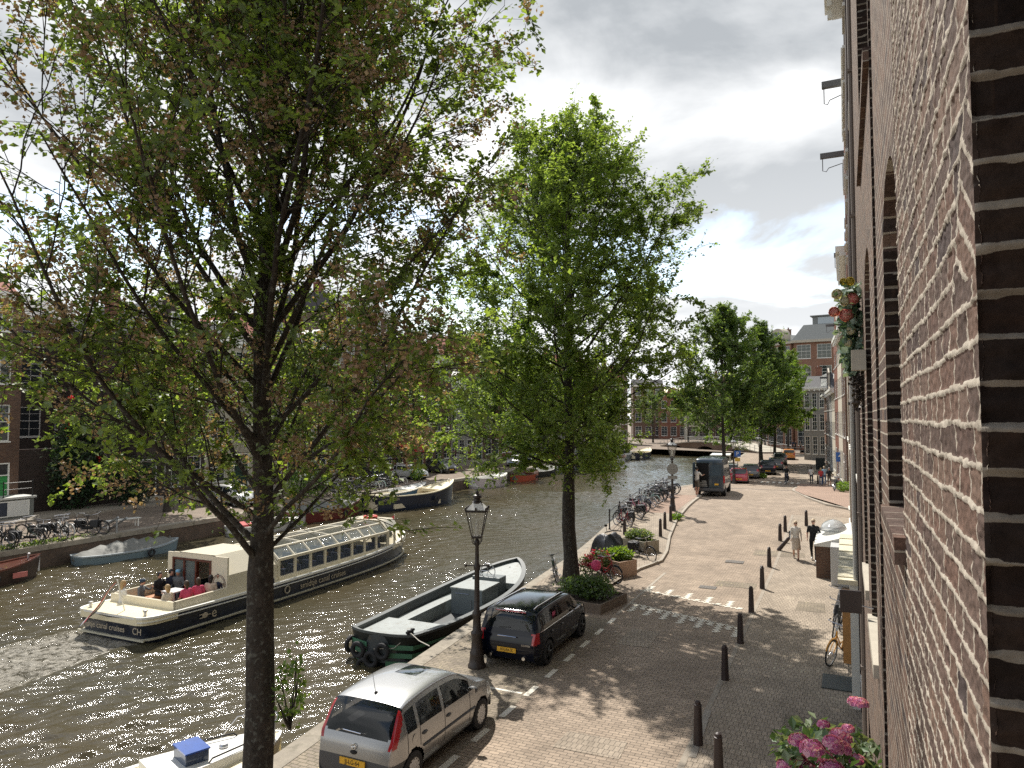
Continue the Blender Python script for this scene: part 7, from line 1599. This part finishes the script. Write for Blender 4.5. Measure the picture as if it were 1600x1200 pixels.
# ================= OUR OWN BRICK HOUSE (camera at its window)
XW=.18; CZ=CH
brk=bpy.data.materials.new('near_brick'); brk.use_nodes=True; t=brk.node_tree; pb=t.nodes['Principled BSDF']; n=t.nodes.new; l=t.links.new
def nbrick(m,use_attr,k=1.):
    t=m.node_tree; pb=t.nodes['Principled BSDF']; n=t.nodes.new; l=t.links.new
    tc=n('ShaderNodeTexCoord'); 
    if use_attr:
        at=n('ShaderNodeAttribute'); at.attribute_name='mortar'; fac=at.outputs['Fac']; at2=n('ShaderNodeAttribute'); at2.attribute_name='tone'; tone=at2.outputs['Fac']
        nz=n('ShaderNodeTexNoise'); nz.inputs['Scale'].default_value=90; nz.inputs['Detail'].default_value=4; l(tc.outputs['Object'],nz.inputs[0])
        a=n('ShaderNodeMath'); a.operation='MULTIPLY_ADD'; l(nz.outputs[0],a.inputs[0]); a.inputs[1].default_value=.7; l(fac,a.inputs[2])
        r=n('ShaderNodeMapRange'); l(a.outputs[0],r.inputs[0]); r.inputs[1].default_value=.72; r.inputs[2].default_value=.92; fac=r.outputs[0]
    else:
        s=n('ShaderNodeSeparateXYZ'); l(tc.outputs['Object'],s.inputs[0]); c=n('ShaderNodeCombineXYZ'); l(s.outputs[1],c.inputs[0]); l(s.outputs[2],c.inputs[1])
        nz=n('ShaderNodeTexNoise'); nz.inputs['Scale'].default_value=9; nz.inputs['Detail'].default_value=4; l(tc.outputs['Object'],nz.inputs[0]); vs=n('ShaderNodeVectorMath'); vs.operation='MULTIPLY_ADD'; l(nz.outputs['Color'],vs.inputs[0]); vs.inputs[1].default_value=(.012,.012,0); l(c.outputs[0],vs.inputs[2])
        br=n('ShaderNodeTexBrick'); l(vs.outputs[0],br.inputs[0]); br.inputs['Scale'].default_value=1; br.inputs['Brick Width'].default_value=.215; br.inputs['Row Height'].default_value=.0635; br.inputs['Mortar Size'].default_value=.005; br.inputs['Mortar Smooth'].default_value=.2; br.inputs['Color1'].default_value=(0,0,0,1); br.inputs['Color2'].default_value=(1,1,1,1); br.inputs['Mortar'].default_value=(.5,.5,.5,1)
        fac=br.outputs['Fac']; tone=br.outputs[0]
    cr=n('ShaderNodeValToRGB'); l(tone,cr.inputs[0]); e=cr.color_ramp.elements; e[0].position=0; e[0].color=(.085,.057,.046,1); e[1].position=1; e[1].color=(.062,.047,.045,1)
    for p_,c_ in ((.3,(.11,.076,.063,1)),(.55,(.16,.106,.080,1)),(.8,(.135,.082,.062,1))): q=e.new(p_); q.color=c_
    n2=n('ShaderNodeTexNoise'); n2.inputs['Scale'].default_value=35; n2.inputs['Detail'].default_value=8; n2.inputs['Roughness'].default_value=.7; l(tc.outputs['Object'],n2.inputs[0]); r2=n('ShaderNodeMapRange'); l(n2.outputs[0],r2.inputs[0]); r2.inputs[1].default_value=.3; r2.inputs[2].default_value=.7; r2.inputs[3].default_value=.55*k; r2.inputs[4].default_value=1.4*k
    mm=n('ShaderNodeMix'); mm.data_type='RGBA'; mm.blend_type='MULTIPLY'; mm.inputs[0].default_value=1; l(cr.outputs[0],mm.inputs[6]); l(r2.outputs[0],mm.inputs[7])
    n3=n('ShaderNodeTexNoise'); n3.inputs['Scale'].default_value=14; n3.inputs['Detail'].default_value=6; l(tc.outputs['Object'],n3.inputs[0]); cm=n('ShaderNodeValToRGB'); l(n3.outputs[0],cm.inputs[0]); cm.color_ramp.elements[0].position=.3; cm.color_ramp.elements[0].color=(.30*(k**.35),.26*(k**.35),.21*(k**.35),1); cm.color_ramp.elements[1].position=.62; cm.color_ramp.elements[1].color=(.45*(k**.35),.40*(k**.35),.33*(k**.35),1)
    mx=n('ShaderNodeMix'); mx.data_type='RGBA'; l(fac,mx.inputs[0]); l(mm.outputs[2],mx.inputs[6]); l(cm.outputs[0],mx.inputs[7]); l(mx.outputs[2],pb.inputs['Base Color']); pb.inputs['Roughness'].default_value=.9; pb.inputs['Specular IOR Level'].default_value=.2
    bp=n('ShaderNodeBump'); bp.inputs['Distance'].default_value=.003 if use_attr else .006; a=n('ShaderNodeMath'); a.operation='MULTIPLY_ADD'; l(n2.outputs[0],a.inputs[0]); a.inputs[1].default_value=.9
    if use_attr: a.inputs[2].default_value=0
    else: l(fac,a.inputs[2])
    l(a.outputs[0],bp.inputs['Height']); l(bp.outputs[0],pb.inputs['Normal'])
nbrick(brk,True); brk3=bpy.data.materials.new('shaded_near_brick'); brk3.use_nodes=True; nbrick(brk3,True,.22); brk2=bpy.data.materials.new('house_brick'); brk2.use_nodes=True; nbrick(brk2,False)  # reveals use a copy of the wall brick with shade darkened into its colours
ht=thing('brick_house','dark brown brick house with thick pale pointing and arched windows, filling the right edge','house',(0,0,0))
rngb=np.random.default_rng(5)
ph=rngb.uniform(0,6.28,(40,)); 
def wob(a,k): return .0022*np.sin(a*9+ph[k%40])+.0014*np.sin(a*23+ph[(k+7)%40])+.0008*np.sin(a*61+ph[(k+3)%40])
CO=.0635
def brickfield(y,z,arch=True):
    """mortar 0..1, tone 0..1"""
    zz=z-CZ+.013; zw=zz+.0022*np.sin(y*7+1)+.0010*np.sin(y*19+z*3)+.0006*np.sin(y*53+2)
    row=np.floor(zw/CO); fz=zw-row*CO; dz=np.minimum(fz,CO-fz)
    header=(row.astype(int)%2==0)
    bw=np.where(header,.108,.215); off=np.where(header,.054,.0)+.016*np.sin(row*12.9); yy=(y+off+.0025*np.sin(z*40+row)); col=np.floor(yy/bw); fy=yy-col*bw; dy=np.minimum(fy,bw-fy)
    th=.0055+.0016*np.sin(y*31+row*5)+.0012*np.sin(y*13+row*2.7)+.0008*np.sin(y*97+row); thv=.0030+.001*np.sin(row*3.1)
    m=np.maximum(np.clip((th-dz)/.002+.5,0,1),np.clip((thv-dy)/.0015+.5,0,1))
    mh=np.clip((th-dz)/.002+.5,0,1)
    h_=np.sin(row*127.1+col*311.7)*43758.5453; tone=h_-np.floor(h_)
    if arch=='rev': m=mh
    elif arch:
        yc,zc=.56,CZ-.18; rr=np.hypot(y-yc,z-zc); ang=np.arctan2(z-zc,y-yc); na=.0635/.93; ra=np.floor(ang/na); fa=(ang-ra*na)*rr; da=np.minimum(fa,na*rr-fa); inz=(rr<1.0)&(z>CZ+.22)
        dr=np.abs(rr-1.0); m2=np.maximum(np.clip((.0065-da)/.002+.5,0,1),np.clip((.005-dr)/.0015+.5,0,1)); m=np.where(inz,m2,np.where((z>CZ+.22),np.maximum(m,np.clip((.005-dr)/.0015+.5,0,1)),m)); h2=np.sin(ra*91.7)*437.5; tone=np.where(inz,h2-np.floor(h2),tone)
    return m,tone,mh
def wallpatch(name,y0,y1,z0,z1,dy,dz,xfun=None,reveal=False,arch=False,amp=1.,depth=.25,yface=0):
    ny=max(2,int((y1-y0)/dy)); nz=max(2,int((z1-z0)/dz)); a=np.linspace(y0,y1,ny); z=np.linspace(z0,z1,nz); A,Z=np.meshgrid(a,z,indexing='ij')
    m,tone,mh=brickfield(A,Z,arch); nse=rngb.normal(0,1,A.shape); 
    for _ in range(2): nse=(nse+np.roll(nse,1,0)+np.roll(nse,1,1)+np.roll(nse,-1,0)+np.roll(nse,-1,1))/5
    dis=amp*(mh*.0012-(1-m)*(.0008+.0012*tone)+nse*.0030)
    if not reveal: X=XW-dis; V=np.stack([X,A,Z],-1)
    else: Y=yface-dis; V=np.stack([A,Y,Z],-1)
    rw_=np.floor((Z-CZ+.013)/CO); jt=.005*np.sin(rw_*7.3)+.004*np.sin(rw_*2.9+1)+.002*np.sin(Z*140)
    if y0==1.20 and not reveal: V[...,1]+=jt*np.clip(1-(A-y0)/.08,0,1)
    if reveal: V[...,1]+=jt*np.clip((A-XW)/.004+1,0,1)
    V=V.reshape(-1,3); i=np.arange(ny-1)[:,None]*nz; j=np.arange(nz-1)[None,:]; F=np.stack([i+j,i+nz+j,i+nz+j+1,i+j+1],-1).reshape(-1,4)
    if reveal: F=F[:,::-1]
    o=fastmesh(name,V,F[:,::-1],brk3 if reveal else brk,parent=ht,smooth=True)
    for nm,arr in (('mortar',m),('tone',tone)):
        at=o.data.attributes.new(nm,'FLOAT','POINT'); at.data.foreach_set('value',arr.ravel().astype(np.float32))
    return o
Z0,Z1=CZ-2.4,CZ+1.9
wallpatch('brick_face',1.20,2.862,Z0,Z1,.006,.0042,arch=True)
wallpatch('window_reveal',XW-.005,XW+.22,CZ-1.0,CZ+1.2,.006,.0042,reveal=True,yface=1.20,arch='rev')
# remaining wall: flat sheets with openings, brick shader
def wq(b,y0,y1,z0,z1,x=XW): b.add([(x,y0,z0),(x,y1,z0),(x,y1,z1),(x,y0,z1)],[(0,1,2,3)])
ops=[(-.55,1.20,CZ-1.1,CZ+.75,.3,1),(2.862,3.80,CZ-.42,CZ+1.06,.16,1),(4.55,4.95,1.2,9.2,.06,1),(5.75,7.1,CZ-1.75,CZ+1.35,.14,1),(5.0,7.6,CZ+2.35,CZ+6.2,.2,1),(7.9,9.3,CZ-1.7,CZ+1.1,.14,1),(2.2,3.6,CZ+3.6,CZ+6.2,.16,1),(2.4,3.9,CZ-5.2,CZ-2.7,.16,1),(5.7,7.1,CZ-5.9,CZ-2.9,.16,1),(8.3,9.6,0,2.9,.2,1)]
Ys=sorted({-4,10.48}|{o[0] for o in ops}|{o[1] for o in ops}|{1.20,2.862}); Zs=sorted({-1,15.5,Z0,Z1}|{o[2] for o in ops}|{o[3] for o in ops}); b=MB()
for i in range(len(Ys)-1):
    for j in range(len(Zs)-1):
        cy=(Ys[i]+Ys[i+1])/2; cz=(Zs[j]+Zs[j+1])/2
        if any(o[0]<cy<o[1] and o[2]<cz<o[3] for o in ops): continue
        if 1.20<cy<2.862 and Z0<cz<Z1: continue
        wq(b,Ys[i],Ys[i+1],Zs[j],Zs[j+1])
# arched tops: fill corners above the spring with quarter spandrels
def arch_fill(b,y0,y1,z1,rise=.32):
    n_=14; c=(y0+y1)/2; hw=(y1-y0)/2
    for s in (-1,1):
        pts=[(c+s*hw,z1-rise)]+[(c+s*hw*math.cos(PI/2*k/n_),z1-rise+rise*math.sin(PI/2*k/n_)) for k in range(1,n_+1)]+[(c+s*hw,z1)]
        b.add([(XW+.001,y,z) for y,z in pts],[tuple(range(len(pts)))])
        for k in range(n_):
            ya,za=pts[k] if k else pts[0]; yb_,zb_=pts[k+1]; b.add([(XW,ya,za),(XW,yb_,zb_),(XW+.25,yb_,zb_),(XW+.25,ya,za)],[(0,1,2,3)])
for o in ops[1:8]: arch_fill(b,o[0],o[1],o[3],.3 if o[1]-o[0]>.6 else .2)
for y0_,y1_,z0_,z1_,d_,k_ in ops:
    b.add([(XW,y0_,z0_),(XW+d_,y0_,z0_),(XW+d_,y0_,z1_),(XW,y0_,z1_)],[(0,1,2,3)])
    if y1_!=1.20: pass
    b.add([(XW,y0_,z0_),(XW,y1_,z0_),(XW+d_,y1_,z0_),(XW+d_,y0_,z0_)],[(0,1,2,3)]); b.add([(XW,y0_,z1_),(XW,y1_,z1_),(XW+d_,y1_,z1_),(XW+d_,y0_,z1_)],[(0,1,2,3)])
b.add([(XW,-4,-1),(10,-4,-1),(10,-4,15.5),(XW,-4,15.5),(XW,10.48,-1),(10,10.48,-1),(10,10.48,15.5),(XW,10.48,15.5)],[(0,1,2,3),(4,7,6,5),(3,2,6,7)])
b.add([(XW+.5,-3.9,-1),(XW+.5,10.4,-1),(XW+.5,10.4,15.4),(XW+.5,-3.9,15.4)],[(0,1,2,3)])
b.build('wall',brk2,ht)
# far jambs as brick reveals (facing the camera)
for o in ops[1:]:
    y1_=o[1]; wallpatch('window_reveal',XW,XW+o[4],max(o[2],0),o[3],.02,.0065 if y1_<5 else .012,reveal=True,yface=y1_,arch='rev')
# window joinery, behind reveals with shade in their brick colour
sash=mat('sash_grey_white',(.52,.50,.45),.5)
for o in ops[1:]:
    y0_,y1_,z0_,z1_,d_=o[:5]
    if y1_-y0_<.6: continue
    b=MB(); x=XW+d_; b.box(x,x+.05,y0_,y0_+.07,z0_,z1_); b.box(x,x+.05,y1_-.07,y1_,z0_,z1_); b.box(x,x+.05,y0_+.07,y1_-.07,z0_,z0_+.07); b.box(x,x+.05,y0_+.07,y1_-.07,z1_-.2,z1_); b.box(x,x+.05,y0_+.07,y1_-.07,(z0_+z1_)/2-.03,(z0_+z1_)/2+.03)
    f=b.build('window',sash,ht); b=MB(); b.box(x+.02,x+.03,y0_+.05,y1_-.05,z0_+.05,z1_-.1); b.build('pane',wglass,f)
    b=MB(); b.box(XW-.035,XW+d_+.02,y0_-.05,y1_+.05,z0_-.09,z0_+.004); b.build('window_sill',stone if z0_<CZ-1 else brk2,ht)
b=MB(); b.box(XW-.12,XW-.002,7.0,7.14,CZ+.42,CZ+.6); b.build('sandstone_block',stone,ht)
b=MB(); b.box(XW-.35,XW+.2,-4.1,10.5,15.5,15.95); b.box(XW-.2,XW+.1,-4.1,10.5,15.2,15.5); b.build('cornice',stone,ht)
# drainpipe between houses
b=MB(); b.tube([(XW-.02,10.55,0.1),(XW-.02,10.55,17)],.035,8); 
for z in range(1,17,2): b.box(XW-.06,XW+.0,10.5,10.6,z,z+.04)
tag(b.build('drainpipe',mat('pipe_grey_brown',(.16,.13,.11),.6)),'thin grey-brown drainpipe running down between our brick house and the next','drainpipe')
b=MB(); b.tube([(XW-.04,17.35,0.1),(XW-.04,17.35,9)],.05,8); tag(b.build('drainpipe',mat('pipe_pale',(.4,.39,.36),.6)),'pale drainpipe farther along the house fronts, past the white porch','drainpipe')
# flower garland
t=thing('flower_garland','hanging garland of pink and white artificial roses and eucalyptus leaves on the brick wall','garland',(XW-.11,8.1,CZ+.95)); rg=np.random.default_rng(8)
n_=900; u=rg.random(n_); pos=np.stack([rg.normal(0,.055,n_)*(1-.4*u),rg.normal(0,.14,n_)*(1-.4*u),.40-u*.9],-1); V,F=leaves_np(pos,.075,rg,.85); fastmesh('leaves',V,F,[leafmat('eucalyptus',(.24,.33,.27),.2),leafmat('eucalyptus_dark',(.06,.11,.07),.2)],rg.integers(0,2,len(F)),parent=t)
u=rg.random(260); pos=np.stack([rg.normal(.06,.03,260),rg.normal(0,.06,260),-.45-u*.4],-1); V,F=leaves_np(pos,.05,rg,.7); fastmesh('dry_vine',V,F,[leafmat('dry_vine',(.04,.03,.025),.1)],parent=t)
def rose(c,r,ms,seed,parent,name='rose',front=False):
    rg=np.random.default_rng(seed); n_=240; th=rg.uniform(0,2*PI,n_); f=np.sqrt(rg.random(n_)); nrm=np.stack([np.cos(th)*f,np.sin(th)*f,1-f*.9],-1); nrm/=np.linalg.norm(nrm,axis=1)[:,None]
    if front: nrm=np.stack([nrm[:,0]-.25,-nrm[:,2],nrm[:,1]+.2],-1); nrm/=np.linalg.norm(nrm,axis=1)[:,None]
    pos=np.array(c)+nrm*r*(.45+.5*f[:,None]); sd=np.cross(nrm,rg.normal(size=(n_,3))); sd/=np.linalg.norm(sd,axis=1)[:,None]; up=np.cross(nrm,sd); s=r*.27*rg.uniform(.7,1.3,(n_,1)); V=np.stack([pos-sd*s-up*s*.4,pos+sd*s-up*s*.4,pos+sd*s*.8+up*s+nrm*s*.3,pos-sd*s*.8+up*s+nrm*s*.3],1).reshape(-1,3); F=np.arange(n_*4).reshape(-1,4); return fastmesh(name,V,F,ms,rg.integers(0,len(ms),n_),parent=parent)
pk=[leafmat('rose_pink',(.62,.20,.20),.3),leafmat('rose_pale',(.7,.38,.34),.3)]; wh=[leafmat('rose_white',(.62,.60,.50),.3)]; yl=[leafmat('yellow_sprig',(.45,.38,.08),.3)]
for k,(dx,dy,dz_,r,m_) in enumerate(((-.12,-.1,.12,.06,pk),(-.01,-.1,.08,.075,pk),(.05,-.1,.24,.07,pk),(-.09,-.1,.30,.06,wh),(-.02,-.12,.22,.055,wh),(.03,-.1,-.08,.05,wh),(.0,-.1,-.2,.045,wh),(.03,-.1,.42,.05,yl),(-.03,-.06,.43,.04,yl))): rose((dx-.03,dy-.12,dz_),r*.85,m_,100+k,t,front=True)
# peonies in a window box at the lower sill
p=P(1300,1190,4.0)
t=thing('peony_bush','bush of deep pink peonies and pale leaves growing up at the house wall','plants',(-.12,5.6,3.05)); rg=np.random.default_rng(9)
n_=2600; th=rg.uniform(0,2*PI,n_); u=rg.random(n_); rr=np.sqrt(rg.random(n_))*(.16+.24*u); pos=np.stack([-.02+rr*np.cos(th)*1.0-.16*u*0,rr*np.sin(th)*1.2,u*.95],-1)
V,F=leaves_np(pos,.085,rg,.6,-.1); fastmesh('foliage',V,F,[leafmat('peony_leaf',(.07,.13,.05),.3),leafmat('peony_leaf_pale',(.17,.22,.12),.35)],rg.integers(0,2,len(F)),parent=t)
ln=[(np.array([[0,0,-3.05],[.02,0,-1.2],[rg.normal(0,.1),rg.normal(0,.1),.6]]),[.02,.015,.006]) for _ in range(7)]; V,F=tubes_np(ln,5); fastmesh('stems',V,F,bark,parent=t)
pm=[leafmat('peony_pink',(.60,.24,.44),.35),leafmat('peony_deep',(.48,.11,.32),.35),leafmat('peony_pale',(.72,.42,.54),.35)]
for k,(a_,c_,r_) in enumerate(((1249,1160,.075),(1250,1190,.07),(1270,1172,.085),(1289,1188,.08),(1287,1133,.045),(1301,1163,.07),(1313,1153,.08),(1325,1140,.045),(1312,1170,.075),(1336,1098,.055),(1345,1100,.05),(1230,1200,.075),(1262,1205,.075),(1300,1205,.085),(1341,1190,.06))):
    d_=5.35+.25*math.sin(k*2.3); r0_=ray(a_,c_); s_=d_/math.hypot(r0_[0],r0_[1]); w_=Vector((r0_[0]*s_,r0_[1]*s_,CH+r0_[2]*s_))-Vector((-.12,5.6,3.05))
    rose(w_,r_*.9,pm,200+k,t,'peony')
# spy mirror
t=thing('window_mirror','dark rounded spy mirror on a thin arm sticking out from the brick wall','mirror',(0,7.0,CZ-1.62)); b=MB(); b.box(-.075,.10,-.01,.01,-.1,.1,bev=.009); b.build('mirror_back',mat('dark_brown_plastic',(.03,.018,.016),.5),t); b=MB(); b.tube([(.02,.015,-.02),(.19,.03,-.05)],.006,5); b.build('arm',steel,t)
# white porch panels, glazed dome porch
t=thing('porch','cream-topped white timber porch with an orange plank edge against the house front','porch',(0,17.3,0)); tw_=mat('porch_white',(.60,.60,.56),.5,var=.05)
b=MB(); b.box(.02,.30,0,6.6,0,2.66); b.build('side_panel',tw_,t); b=MB(); b.box(-.14,.018,.0,.06,0.95,2.55); b.build('orange_plank',mat('orange_wood',(.40,.20,.06),.5,var=.25,vscale=6),t); b=MB(); b.box(-.22,.32,-.06,6.7,2.66,2.76); 
for k in range(6): b.box(-.22,.32,.2+k*1.1,.26+k*1.1,2.761,2.785)
b.build('canopy_top',mat('cream_roof_felt',(.62,.57,.42),.7,var=.12),t)
t=thing('glazed_porch','low brick porch with white boarded roof and clear dome, beside the man in black','porch',(-1.15,30.6,0)); b=MB(); b.box(0,1.3,0,3.6,0,1.25); b.build('brick_base',bk['brown'],t); b=MB(); b.box(-.06,1.3,-.1,3.7,1.25,1.32)
b.add([(-.06,-.1,1.32),(1.3,-.1,1.75),(1.3,3.7,1.75),(-.06,3.7,1.32)],[(0,1,2,3)]); b.add([(-.06,-.1,1.32),(1.3,-.1,1.32),(1.3,-.1,1.75)],[(0,1,2)]); 
b.build('boarded_roof',tw_,t); b=MB()
for k in range(5): b.box(-.06,1.3,.3+k*.7,.32+k*.7,1.33,1.33+.02)
b.build('roof_battens',stone,t)
b=MB(); n_=14
vs=[];k_=8
for i in range(k_+1):
    for j in range(n_): a=2*PI*j/n_; e_=PI/2*i/k_; vs.append((.62+.52*math.cos(a)*math.cos(e_),2.2+.9*math.sin(a)*math.cos(e_),1.6+.42*math.sin(e_)))
b.add(vs,[(i*n_+j,i*n_+(j+1)%n_,(i+1)*n_+(j+1)%n_,(i+1)*n_+j) for i in range(k_) for j in range(n_)]); b.build('dome_skylight',mat('dome_glass',(.45,.47,.47),.1,alpha=.75,coat=.6),t,smooth=60)
b=MB(); b.torus((.62,2.2,1.6),.53,.03,'Z',20,5); o=b.build('dome_rim',rubber,t)
b=MB(); b.box(.55,1.3,-1.2,-.1,0,1.45,bev=.02); tag(b.build('utility_cabinet',mat('cabinet_grey_white',(.5,.5,.49),.5),loc=(-1.15,30.6,0)),'pale metal cabinet standing against the near side of the glazed porch','cabinet')
